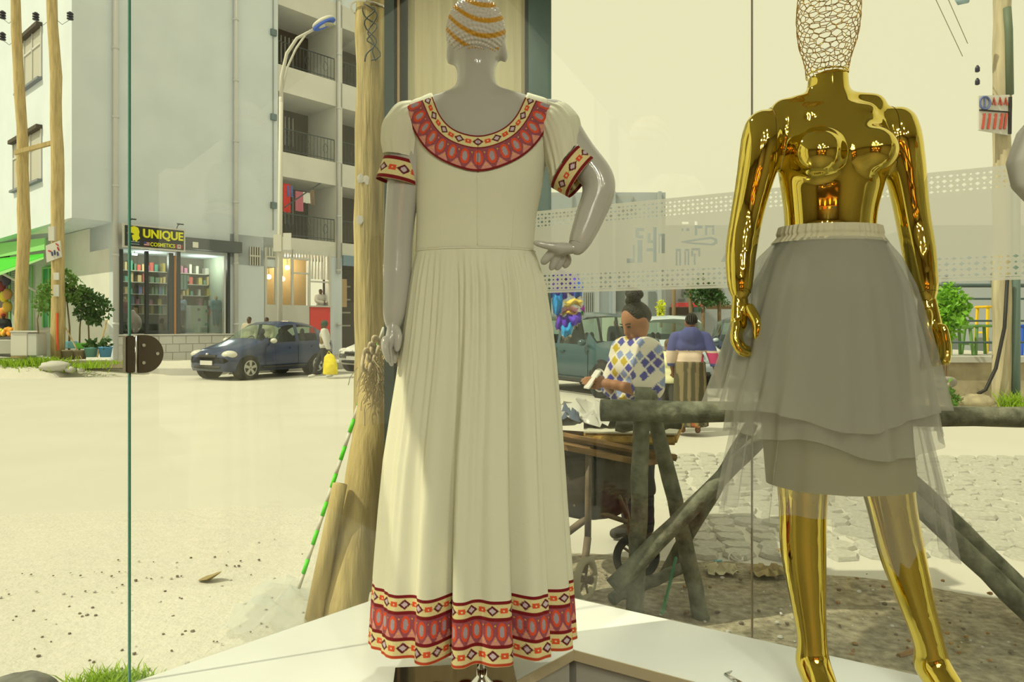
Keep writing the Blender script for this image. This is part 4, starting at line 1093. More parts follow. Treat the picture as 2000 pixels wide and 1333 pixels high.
MB().tube([fpt(fs(258, -.8), fz(262, 497, -.8), -.8), fpt(fs(268, -.8), fz(262, 497, -.8), -.8)], .04, 8).build('tube', mat_emit('tube_glow', (1, 1, .85), 4.0), lt_, True)
MB().tube([fpt(fs(263, -.8), fz(262, 497, -.8) + .03, -.8), fpt(fs(263, -.8), ztop + .5, -.8)], .01, 5).build('rod', m_iron, lt_)
for xq in (290, 395):
    ql = bpy.data.lights.new('tube_lamp_light', 'POINT'); ql.energy = 55; ql.color = (1, .97, .8); ql.shadow_soft_size = .25
    qo = bpy.data.objects.new('tube_lamp_light', ql); qo.location = fpt(fs(xq, -.7), ztop - .55, -.7); COL.objects.link(qo); qo.parent = lt_; qo.matrix_parent_inverse = Matrix.Translation(-Vector(lt_.location))
# sign
sg = thing('shop_sign', 'black shop sign with large yellow lettering and a yellow head emblem above the glazed shop', 'sign', fpt(fs(300, .5), fz(300, 440, .5), .5))
DS = .52
sa, sb = fs(240, DS), fs(362, DS); za, zbb = fz(300, 487, DS) + .02, fz(300, 443, DS)
zA, zB = fz(240, 483, DS), fz(240, 436, DS)
b = MB(); fbox(b, sa, sb, zA, zB, .45, DS); b.build('frame', m_wfr, sg)
b = MB(); fbox(b, sa + .06, sb - .06, zA + .06, zB - .06, DS, DS + .012); b.build('face', mat('sign_black', (.02, .024, .03), .4), sg)
m_yel = mat('sign_yellow', O(238, 205, 20, .55), .5); m_ywh = mat('letter_side', (.55, .5, .3), .5)
SH_ = zB - zA; SW_ = sb - sa
def st(u, w, d=.016): return fpt(sa + SW_ * u, zA + SH_ * w, DS + d)
tA_ = (AV, UP, NV)
text_obj('lettering', 'UNIQUE', SW_ * .65, SH_ * .44, m_yel, sg, st(.30, .40), tA_, .06, .03); text_obj('lettering', 'COSMETICS', SW_ * .40, SH_ * .17, m_yel, sg, st(.42, .13), tA_, .02, .02)
hd = [(.10, .86), (.17, .92), (.23, .86), (.25, .70), (.24, .55), (.26, .42), (.22, .34), (.20, .25), (.18, .33), (.15, .30), (.14, .42), (.13, .52), (.17, .58), (.14, .62), (.10, .64), (.06, .60), (.09, .70)]
MB().poly([st(u, w) for u, w in hd], NV * .012).build('logo', m_yel, sg)
for u0, u1, cset in ((.30, .41, 'us'), (.83, .95, 'ca')):
    if cset == 'us':
        for k_ in range(5): MB().poly([st(a_, w) for a_, w in ((u0 + .02, .13 + .035 * k_), (u1, .13 + .035 * k_), (u1, .13 + .035 * (k_ + 1)), (u0 + .02, .13 + .035 * (k_ + 1)))], NV * .004).build('flag_stripe', mat('flag_red', (.35, .03, .05), .6) if k_ % 2 == 0 else mat('flag_white', (.6, .6, .6), .6), sg)
        MB().poly([st(a_, w, .022) for a_, w in ((u0 + .02, .22), (u0 + .06, .22), (u0 + .06, .305), (u0 + .02, .305))], NV * .004).build('flag_corner', mat('flag_blue', (.05, .06, .3), .6), sg)
    else:
        for k_, (a0_, a1_) in enumerate(((0, .28), (.28, .72), (.72, 1))):
            MB().poly([st(u0 + (u1 - u0) * a_, w) for a_, w in ((a0_, .12), (a1_, .12), (a1_, .30), (a0_, .30))], NV * .004).build('flag_stripe', MATS['flag_white'] if k_ == 1 else MATS['flag_red'], sg)
        MB().poly([st(u0 + (u1 - u0) * a_, w, .022) for a_, w in ((.5, .16), (.60, .20), (.57, .26), (.5, .28), (.43, .26), (.40, .20))], NV * .004).build('flag_leaf', MATS['flag_red'], sg)
for w in (.15, .25): MB().poly([st(a_, z_) for a_, z_ in ((.08, w), (.25, w), (.25, w + .035), (.08, w + .035))], NV * .003).build('small_print', mat('print_blue', (.25, .35, .45), .6), sg)
for u in (.10, .86):
    q = MB(); q.tube([st(u, 1.0, -.03), st(u, 1.12, .05), st(u, 1.18, .22)], .015, 6); q.tube([st(u - .04, 1.17, .22), st(u + .06, 1.17, .22)], .05, 8, flat=.5); q.build('sign_lamp', m_iron, sg)
MB().poly([fpt(fs(376, .45), fz(380, 484, .45), .46), fpt(fs(387, .45), fz(380, 484, .45), .46), fpt(fs(387, .45), fz(380, 473, .45), .46), fpt(fs(376, .45), fz(380, 473, .45), .46)], NV * .01).build('fascia_sticker', mat('sticker_peach', O(235, 190, 150, .6), .7), sh)

# small grille window and the lit kiosk with white frames
gw = thing('grille_window', 'small barred window in the grey wall beside the lit kiosk', 'window', fpt(fs(497), fz(497, 518)))
fbox(MB(), fs(487), fs(508), fz(497, 518), fz(497, 483), .0, .02).build('pane', m_dark, gw)
for k_ in range(5): fbox(MB(), fs(487 + 4.6 * k_), fs(489 + 4.6 * k_), fz(497, 519), fz(497, 482), .02, .06).build('bar', m_wfr, gw)
fbox(MB(), fs(486), fs(508), fz(497, 502), fz(497, 499), .03, .07).build('bar', m_wfr, gw)
ko = thing('street_kiosk', 'white framed kiosk front with warm lit interior and red counter panel', 'shop front', fpt(g1, .3))
kz0, kz1, kz2 = fz(560, 663), fz(560, 596), fz(560, 487)
m_warm = mat('kiosk_warm_wall', (.50, .38, .2), .9)
fbox(MB(), fs(517), fs(645), .2, kz2, -2.0, -1.9).build('rear_wall', m_warm, ko)
fbox(MB(), fs(517), fs(645), kz2 + .05, kz2 + .1, -2.0, 0).build('soffit', m_facw, ko)
fbox(MB(), fs(517), fs(604), .2, kz1, -.1, 0.02).build('base_panel', m_wfr, ko)
fbox(MB(), fs(605), fs(643), .2, kz1 - .05, -.1, 0.04).build('red_panel', mat('red_panel', O(190, 40, 30, .6), .6), ko)
fbox(MB(), fs(604), fs(645), kz1 - .06, kz1, -.35, 0.15).build('counter', m_wfr, ko)
for x in (517, 537, 569, 602, 642): fbox(MB(), fs(x), fs(x + 4), kz1, kz2, -.06, .03).build('frame_post', m_wfr, ko)
for x0, x1, y in ((517, 606, 503), (569, 606, 531), (604, 646, 546)): fbox(MB(), fs(x0), fs(x1), fz(560, y + 3), fz(560, y), -.05, .04).build('frame_rail', m_wfr, ko)
for k_ in range(15): fbox(MB(), fs(519 + 5.6 * k_), fs(521.5 + 5.6 * k_), fz(560, 503), kz2, -.03, .03).build('grille_bar', m_wfr, ko)
for k_ in range(6): fbox(MB(), fs(608 + 6 * k_), fs(611 + 6 * k_), fz(620, 546), fz(620, 497), -.03, .03).build('grille_bar', m_wfr, ko)
kg = mat_emit('kiosk_lamp_glow', (1, .85, .5), 3.0)
for x, y in ((524, 515), (525, 541), (561, 523), (552, 545)):
    t = thing('kiosk_lamp', 'round glowing lamp hanging in the lit kiosk, the %s one' % {515: 'topmost', 541: 'lower left', 523: 'upper middle', 545: 'lower middle'}[y], 'lamp', fpt(fs(x, -.6), fz(x, y, -.6), -.6), 'kiosk lamps')
    MB().ball(fpt(fs(x, -.6), fz(x, y, -.6), -.6), .11).build('globe', kg, t, True); MB().tube([fpt(fs(x, -.6), fz(x, y, -.6) + .1, -.6), fpt(fs(x, -.6), kz2, -.6)], .01, 5).build('cord', m_iron, t)
kl = bpy.data.lights.new('kiosk_lamp_light', 'POINT'); kl.energy = 90; kl.color = (1, .8, .5); kl.shadow_soft_size = .2
klo = bpy.data.objects.new('kiosk_lamp_light', kl); klo.location = fpt(fs(570, -1), fz(570, 510, -1), -1); COL.objects.link(klo); klo.parent = ko; klo.matrix_parent_inverse = Matrix.Translation(-Vector(ko.location))
# next shop, far right of the facade, dark with goods
ns = thing('goods_shop', 'dark shop front with goods between the kiosk and the wooden pole', 'shop front', fpt(fs(670), .3))
fbox(MB(), fs(668), fs(760), .3, fz(680, 500), -1.5, -1.4).build('rear_wall', m_dark, ns)
fbox(MB(), fs(668), fs(760), fz(680, 520), fz(680, 500), -.02, .1).build('fascia', mat('fascia_blue', (.2, .3, .4), .6), ns)
for k_ in range(4): fbox(MB(), fs(668), fs(700), fz(680, 560 + 26 * k_), fz(680, 557 + 26 * k_), -1.3, -.6).build('shelf_board', MATS['shop_shelf'], ns)
fbox(MB(), fs(672), fs(684), fz(680, 600), fz(680, 545), -.3, -.25).build('poster', mat('poster_warm', (.5, .35, .2), .7), ns)

# laundry on the lowest visible balcony
lz0 = zt[0]
q = MB(); q.tube([fpt(fs(555), fz(555, 405), .05), fpt(fs(600), fz(600, 375), .0), fpt(fs(650), fz(650, 343), -.05)], .03, 5)
tag(q.build('laundry_pole', m_iron), 'dark slanted laundry pole across the lowest balcony', 'pole')
for nm, x0, x1, y0, y1, cc, lab in (('red_cloth', 553, 567, 358, 414, (190, 30, 25), 'long red cloth hanging over the lowest balcony'), ('blue_shirt', 561, 572, 362, 384, (70, 90, 130), 'blue patterned shirt hanging behind the red cloth'), ('pink_shirt', 577, 592, 373, 412, (175, 90, 95), 'pink shirt hanging mid line on the lowest balcony'), ('white_shirt', 592, 606, 375, 396, (200, 200, 190), 'white shirt hanging on the lowest balcony line'), ('brown_cloth', 605, 614, 370, 400, (120, 100, 70), 'brown cloth at the right end of the laundry')):
    a_, c_ = fs(x0, -.3), fs(x1, -.3); R = 14; pts = np.zeros((R, 12, 3))
    for i in range(R):
        for j in range(12):
            u = j / 11; w = i / (R - 1); p_ = fpt(a_ + (c_ - a_) * u, fz(x0, y0 + (y1 - y0) * w, -.3), -.3 + .06 * math.sin(9 * u) * w); pts[i, j] = p_
    tag(grid_mesh(nm, pts, False, None, mat('laundry_' + nm, O(*cc, .7), .9)), lab, 'laundry')

# green awning shop on the set-back storey
ga = thing('green_awning_shop', 'shop with bright green awning, shutters and green door on the left', 'shop front', lpt(3, .3, 0, sP))
m_green = mat('green_canvas', O(70, 190, 40, .75), .8, trans=.3); m_lgreen = mat('light_green_canvas', O(150, 205, 110, .8), .8, trans=.2)
m_dgreen = mat('green_door_paint', O(20, 110, 60, .5), .5); m_shut = mat('grey_shutter', O(120, 130, 100, .6), .6)
def LL(x, y, d): 
    c = CB + AV * (sP - d); k = (x - 1000) / FPX; t = (k * c.y - c.x) / (BV.x - k * BV.y); q_ = c + BV * t; return Vector((q_.x, q_.y, P(0, y, q_.y).z))
MB().poly([LL(87, 465, .9), LL(-60, 482, .9), LL(-60, 512, .9), LL(87, 488, .9)], AV * .05).build('valance', m_lgreen, ga)
MB().poly([LL(85, 497, .85), LL(-60, 512, .85), LL(-60, 552, 2.3), LL(85, 502, 2.0)], UP * .03).build('awning', m_green, ga)
MB().poly([LL(85, 502, 2.0), LL(-60, 552, 2.3), LL(-60, 560, 2.3), LL(85, 506, 2.0)], AV * .02).build('awning_fringe', m_lgreen, ga)
MB().poly([LL(107, 525, .02), LL(84, 527, .02), LL(84, 640, .02), LL(107, 637, .02)], AV * -.04).build('green_door', m_dgreen, ga)
for x in (106, 96, 84): MB().tube([LL(x, 523, .08), LL(x, 640, .08)], .05, 6).build('door_frame', m_lgreen, ga)
MB().tube([LL(84, 524, .08), LL(106, 522, .08)], .05, 6).build('door_frame', m_lgreen, ga)
for k_ in range(16): MB().poly([LL(63, 520 + 4 * k_, .03), LL(20, 524 + 4 * k_, .03), LL(20, 527.2 + 4 * k_, .03), LL(63, 523.2 + 4 * k_, .03)], AV * -.04).build('shutter_slat', m_shut, ga)
MB().poly([LL(63, 585, .02), LL(20, 590, .02), LL(20, 650, .02), LL(63, 650, .02)], AV * -.03).build('shutter_panel', mat('shutter_lower', O(130, 140, 115, .6), .6), ga)
MB().poly([LL(18, 500, .03), LL(-70, 510, .03), LL(-70, 690, .03), LL(18, 680, .03)], AV * -.03).build('dark_opening', m_dark, ga)
for x in (19, 62): MB().tube([LL(x, 520, .1), LL(x, 655, .1)], .05, 6).build('shutter_frame', m_lgreen, ga)
MB().tube([LL(2, 533, 1.9), LL(88, 578, .3)], .05, 6).build('awning_arm', m_wfr, ga)
MB().poly([LL(140, 426, 1.3), LL(-70, 448, 1.3), LL(-70, 470, .9), LL(100, 455, .9)], UP * .05).build('soffit', m_facw, ga)
m_fruit = [mat('fruit_orange', O(220, 130, 20, .7), .6), mat('fruit_yellow', O(220, 190, 60, .7), .6)]
rq = random.Random(4)
for i in range(26):
    x = rq.uniform(-8, 26); y = 648 - rq.uniform(0, 14) * (1 - abs(x - 12) / 40); c_ = LL(x, y + 6, 1.2)
    tag(MB().ball(c_, .11, 8, 6).build('orange_fruit', m_fruit[i % 5 == 0], None, True), 'orange fruit heaped on the stall under the green awning', 'fruit', 'fruit heaped on the awning stall')
tag(MB().poly([LL(27, 660, 1.4), LL(-60, 668, 1.4), LL(-60, 655, .7), LL(27, 648, .7)], UP * -.5).build('fruit_stall', mat('stall_dark', (.05, .05, .05), .8)), 'dark low fruit stall beneath the green awning', 'stall')
for k_, (x, y, cc) in enumerate(((8, 580, (210, 170, 40)), (14, 600, (200, 150, 50)), (6, 612, (190, 120, 40)), (15, 575, (170, 120, 60)), (3, 560, (120, 40, 40)), (12, 548, (60, 50, 60)))):
    c_ = LL(x, y, .5); tag(MB().ball(c_, (.22, .12, .25), 8, 6, .15).build('hanging_bag', mat('bag_%d' % k_, O(*cc, .6), .7), None, True), 'plastic goods bag hanging in the stall opening, ' + ('highest', 'middle', 'lowest', 'right upper', 'dark red', 'black')[k_] + ' one', 'bag', 'bags hanging in the stall')
tag(MB().box(LL(14, 672, 1.6) + Vector((0, 0, -.1)), (1.8, .9, .5), rz=math.atan2(BV.y, BV.x)).build('stall_step', m_facw), 'white concrete step before the awning stall', 'step')

# ---------------------------------------------------------------- poles, cabinet and plants on the left pavement
m_pole = mat('tan_pole_wood', (0.50, 0.39, 0.20), .85, var=.22, scale=6, stretch=(3, 3, .35), bump=.3, bscale=12, spec=.1)
YL = 21.8
def pole(name, pts, r0, r1, label):
    n = 16; rs = []; ps = []; rr2 = random.Random(len(label))
    for i in range(n):
        t = i / (n - 1) * (len(pts) - 1); k = min(len(pts) - 2, int(t)); p_ = pts[k].lerp(pts[k + 1], t - k)
        ps.append(p_ + Vector((rr2.uniform(-.02, .02), rr2.uniform(-.02, .02), 0))); rs.append((r0 + (r1 - r0) * i / (n - 1)) * rr2.uniform(.95, 1.05))
    t_ = thing(name, label, 'pole', pts[0]); MB().tube(ps, rs, 12).build('trunk', m_pole, t_, True); return t_
pa = pole('utility_pole', [P(37, 700, YL), P(48, 450, YL), P(42, 250, YL), P(27, -60, YL)], .19, .125, 'leaning wooden utility pole at the far left before the green awning')
pb = pole('utility_pole', [P(114, 702, YL - .3), P(113, 430, YL - .3), P(110, 200, YL - .3), P(99, -60, YL - .3)], .19, .14, 'wooden utility pole with white notice board beside the leafy trees')
MB().box((P(69, 288, YL - .3)), (1.25, .1, .13), axes=((P(104, 279, YL) - P(33, 298, YL)).normalized(), Vector((0, 1, 0)), Vector((.1, 0, 1)).normalized())).build('cross_bar', m_pole, pb)
m_ins = mat('insulator', (.03, .03, .06), .3)
for x, y, pw in ((5, 28, 30), (5, 70, 32), (70, 31, 100), (137, 30, 106)):
    t = thing('insulator', 'dark stacked ceramic insulator on a wire, ' + {(5, 28): 'at the upper left corner', (5, 70): 'lower of the left pair', (70, 31): 'between the two poles', (137, 30): 'right of the second pole'}[(x, y)], 'insulator', P(x, y, YL), 'insulators on the left wires')
    YI = YL - .3 if x > 60 else YL
    for k_ in range(3): MB().lathe(P(x, y + 6 - 5 * k_, YI), [(.03, -.05), (.09, -.03), (.09, .0), (.03, .05)], 12).build('disc', m_ins, t, True)
    MB().tube([P(x, y + 8, YI), P((x * 1 + pw) / 2, y + 18, YI), P(pw, y + 5, YI)], .008, 4).build('wire_tail', m_iron, t)
m_paper = mat('paper_white', (.58, .57, .55), .8)
nb = thing('notice_board', 'tilted white notice board with red and blue marks nailed to the pole', 'sign', P(104, 515, YL - .6))
MB().poly([P(89, 480, YL - .55), P(117, 470, YL - .55), P(120, 502, YL - .55), P(91, 513, YL - .55)], (0, .04, 0)).build('board', m_paper, nb)
for x0, y0, x1, y1, mm in ((109, 476, 114, 480, 'red'), (112, 483, 115, 490, 'red'), (101, 492, 102, 500, 'blu'), (106, 489, 107, 498, 'blu'), (112, 492, 113, 500, 'blu'), (94, 490, 99, 491, 'red')):
    MB().tube([P(x0, y0, YL - .57), P(x1, y1, YL - .57)], .02, 4).build('mark', mat('ink_' + mm, (.45, .03, .03) if mm == 'red' else (.05, .06, .2), .7), nb)
MB().box(P(102, 457, YL - .5), (.17, .1, .42)).build('meter_box', m_paper, pb)
for x, y, h_ in ((110, 540, .22), (110, 568, .35)): MB().box(P(x, y, YL - .52), (.16, .03, h_)).build('pasted_paper', m_paper, pb)
MB().tube([P(112, 612, YL - .5), P(112, 645, YL - .5), P(113, 685, YL - .51)], .035, 5).build('red_paint', mat('red_paint', O(190, 80, 30, .8), .8), pb)
cb = thing('utility_cabinet', 'white metal utility cabinet standing in the grass between the poles', 'cabinet', P(57, 695, YL - .7))
MB().box(P(47, 672, YL - .7), (.50, .45, .70)).build('cabinet_body', m_paper, cb, bevel=.02); MB().box(P(73, 673, YL - .7), (.28, .45, .66)).build('cabinet_side', mat('cabinet_grey', (.48, .50, .50), .6), cb, bevel=.02)
MB().box(P(57, 648, YL - .7), (.82, .52, .05)).build('lid', m_paper, cb, bevel=.015)
# mound of earth they stand on
ground_patch('ground_bank', -19, -8.6, 19.9, 22.8, 60, 30, m_sunlit_soil, .05, lambda X, Y: .42 * np.clip((Y - 20.0 - .25 * (X + 15) * (X > -13)) / .9, 0, 1) - .05, 9)
m_grass = mat('grass_green', O(150, 180, 40, .9), .8, trans=.3); m_leaf = mat('leaf_green', (.12, .26, .045), .6, trans=.3, var=.3, scale=3); m_leaf2 = mat('leaf_dark', (.05, .14, .035), .5, trans=.25, var=.3, scale=4)
def grass(name, pts, n, h, m, label, seed=1, w=.012, cat='grass'):
    r = np.random.RandomState(seed); V = []; 
    for i in range(n):
        c_ = np.array(pts[r.randint(len(pts))]) + np.array((r.normal() * pts_spread[0], r.normal() * pts_spread[1], 0)); d = r.normal(size=3) * .35; d[2] = 1; hh = h * r.uniform(.5, 1.2); a = r.uniform(0, 6.28); s = np.array((math.cos(a), math.sin(a), 0)) * w
        V += [c_ - s, c_ + s, c_ + d * hh * .6 + s * .7, c_ + d * hh * .6 - s * .7, c_ + d * hh * .6 - s * .7, c_ + d * hh * .6 + s * .7, c_ + d * hh + np.array((d[0], d[1], -.3)) * hh * .3, c_ + d * hh + np.array((d[0], d[1], -.3)) * hh * .3 - s * .1]
    me = bpy.data.meshes.new(name); np_mesh(me, np.array(V), np.arange(len(V)).reshape(-1, 4), False)
    return tag(link(name, me, m), label, cat, None, 'stuff')
pts_spread = (.35, .12)
grass('grass_tufts', [np.array(P(x, y, 20.9)) for x, y in ((5, 715), (20, 718), (40, 717), (60, 719), (80, 716), (30, 722), (65, 724), (90, 712))], 1500, .26, m_grass, 'bright green grass along the foot of the left poles', 2, .018)
grass('grass_tufts', [np.array(P(x, y, 20.7)) for x, y in ((100, 726), (115, 726), (125, 728), (150, 718), (165, 720), (180, 718), (205, 712))], 600, .16, m_grass, 'low green weeds among the kerb stones below the trees', 3, .015)
for x, y, r_, lab in ((108, 716, (.42, .3, .16), 'large pale boulder at the foot of the second pole'), (138, 722, (.16, .14, .1), 'small white stone beside the pale boulder'), (158, 722, (.10, .1, .08), 'smallest white stone along the kerb')):
    tag(MB().ball(P(x, y, 20.6), r_, 14, 10, .08).build('kerb_stone', m_conc, None, True), lab, 'stone')
tag(MB().box(P(205, 712, 21.3), (2.1, .5, .2), rz=.05).build('stone_kerb', mat('old_kerb', (.33, .28, .2), .95, var=.2, scale=4)), 'old stone kerb before the potted plants', 'kerb')

def tree(name, stem, crowns, n, ls, m, label, seed, r0=.04, cat='tree'):
    t = thing(name, label, cat, stem[0][0])
    for s_ in stem: MB().tube(s_, [r0 * (1 - .5 * i / (len(s_) - 1)) for i in range(len(s_))], 7).build('stem', mat('bark', (.20, .14, .08), .9), t, True)
    foliage('foliage', crowns, n, ls, m, t, seed); return t
def Q(x, y, d=0.0): return P(x, y, YL + d)
tree('small_tree', [[Q(135, 690), Q(136, 640), Q(130, 580)]], [(Q(128, 545), (.28, .3, .3)), (Q(105, 560), (.32, .3, .3)), (Q(90, 590), (.22, .25, .35)), (Q(148, 570), (.35, .3, .35)), (Q(120, 572), (.3, .3, .3))], 900, .14, m_leaf, 'light green leafy tree growing behind the second pole', 5, .035)
tree('small_tree', [[Q(155, 690, .3), Q(156, 640, .3), Q(160, 600, .3)], [Q(175, 690, .3), Q(173, 640, .3), Q(168, 600, .3)]], [(Q(160, 580, .3), (.4, .3, .32)), (Q(178, 595, .3), (.45, .35, .4)), (Q(196, 600, .3), (.32, .3, .35)), (Q(165, 610, .3), (.3, .3, .25)), (Q(185, 622, .3), (.25, .3, .2))], 1100, .14, m_leaf2, 'dark green bushy tree with thin stems beside the drain pipe', 6, .03)
tree('sapling', [[Q(75, 652, -.9), Q(73, 625, -.9), Q(78, 600, -.9)]], [(Q(76, 595, -.9), (.18, .15, .3)), (Q(84, 570, -.9), (.2, .2, .25))], 160, .12, m_leaf, 'thin sapling rising behind the white cabinet', 7, .025)
m_pot = {'grey': mat('pot_concrete', (.30, .26, .20), .95), 'teal': mat('pot_teal', O(110, 165, 140, .8), .5), 'blue': mat('pot_blue', O(90, 155, 200, .85), .5), 'lime': mat('pot_lime', O(110, 190, 60, .85), .5), 'aqua': mat('crate_aqua', O(140, 200, 210, .9), .5)}
def pot(x, y, r_, h_, k, label, plant=None):
    c_ = P(x, y, YL - .35); t = thing('flower_pot', label, 'pot', c_, 'pots under the trees')
    MB().lathe(c_, [(r_ * .75, 0), (r_, h_), (r_ * 1.06, h_), (r_ * 1.06, h_ + .03), (r_ * .9, h_ + .03), (r_ * .85, h_ - .05)], 18).build('vessel', m_pot[k], t, True)
    if plant: foliage('leaves', [(c_ + Vector((0, 0, h_ + .1)), (r_ * .8, r_ * .8, .16))], 70, .16, m_leaf2, t, int(x))
pot(136, 703, .21, .26, 'grey', 'grey concrete pot nearest the second pole'); pot(157, 702, .19, .24, 'grey', 'grey concrete pot under the dark tree')
pot(178, 698, .19, .26, 'teal', 'teal plastic bucket pot with pale rim', True); pot(206, 698, .19, .28, 'blue', 'blue plastic pot holding green leaves', True)
tag(MB().box(P(163, 676, YL), (.32, .3, .18)).build('plastic_crate', m_pot['lime'], None, False, .02), 'lime green plastic crate behind the pots', 'crate')
tag(MB().box(P(138, 674, YL + .1), (.28, .3, .22)).build('plastic_crate', m_pot['aqua'], None, False, .02), 'pale aqua plastic crate behind the grey pot', 'crate')
tag(MB().tube([P(190, 698, YL - .5), P(209, 625, YL)], .025, 6).build('wooden_pole_tool', m_pole), 'thin wooden pole leaning behind the blue pot', 'pole')
tag(MB().tube([P(128, 640, YL - .3), P(160, 702, YL - .5)], .02, 6).build('thin_stick', m_pole), 'thin stick leaning across the grey pots', 'stick')

# street lamp
m_lpole = mat('lamp_post_white', (.60, .585, .54), .6)
lp = thing('street_lamp', 'tall white street lamp with double curved arm and blue edged head', 'street lamp', P(547, 728, 23.4))
YS = 23.4
MB().tube([P(547, 735, YS), P(547, 440, YS), P(549, 190, YS)], [.085, .075, .07], 12).build('post', m_lpole, lp, True)
MB().tube([P(549, 200, YS), P(550, 150, YS), P(560, 105, YS), P(580, 75, YS), P(612, 58, YS)], [.07, .06, .055, .05, .045], 10).build('arm', m_lpole, lp, True)
MB().tube([P(552, 175, YS), P(562, 130, YS), P(578, 95, YS), P(598, 66, YS)], .035, 8).build('arm_brace', m_lpole, lp, True)
hd_ = MB(); c_ = P(632, 45, YS); ax_ = (P(652, 36, YS) - P(612, 57, YS)).normalized(); nz_ = Vector((0, 1, 0)).cross(ax_); nz_ = nz_ if nz_.z > 0 else -nz_
body('lamp_head', [ell(c_ + nz_ * .03, (.40, .20, .13), np.array((ax_, Vector((0, 1, 0)), nz_)).T)], m_lpole, lp, vox=.03, k=.02)
MB().poly([c_ + ax_ * (.40 * math.cos(a)) + Vector((0, 1, 0)) * (.2 * math.sin(a)) - nz_ * .02 for a in [2 * PI * i / 24 for i in range(24)]], -nz_ * .06).build('lamp_rim', mat('lamp_blue', O(60, 90, 150, .7), .5), lp)
MB().ball(c_ + ax_ * .08 - nz_ * .08, (.24, .13, .05), 14, 8).build('lens', mat('lamp_lens', (.45, .43, .36), .3), lp, True)
for x0, y0 in ((534, 463), (553, 460)): MB().box(P(x0 + 8, y0 + 12, YS - .12), (.26, .04, .55)).build('pole_placard', m_paper, lp)
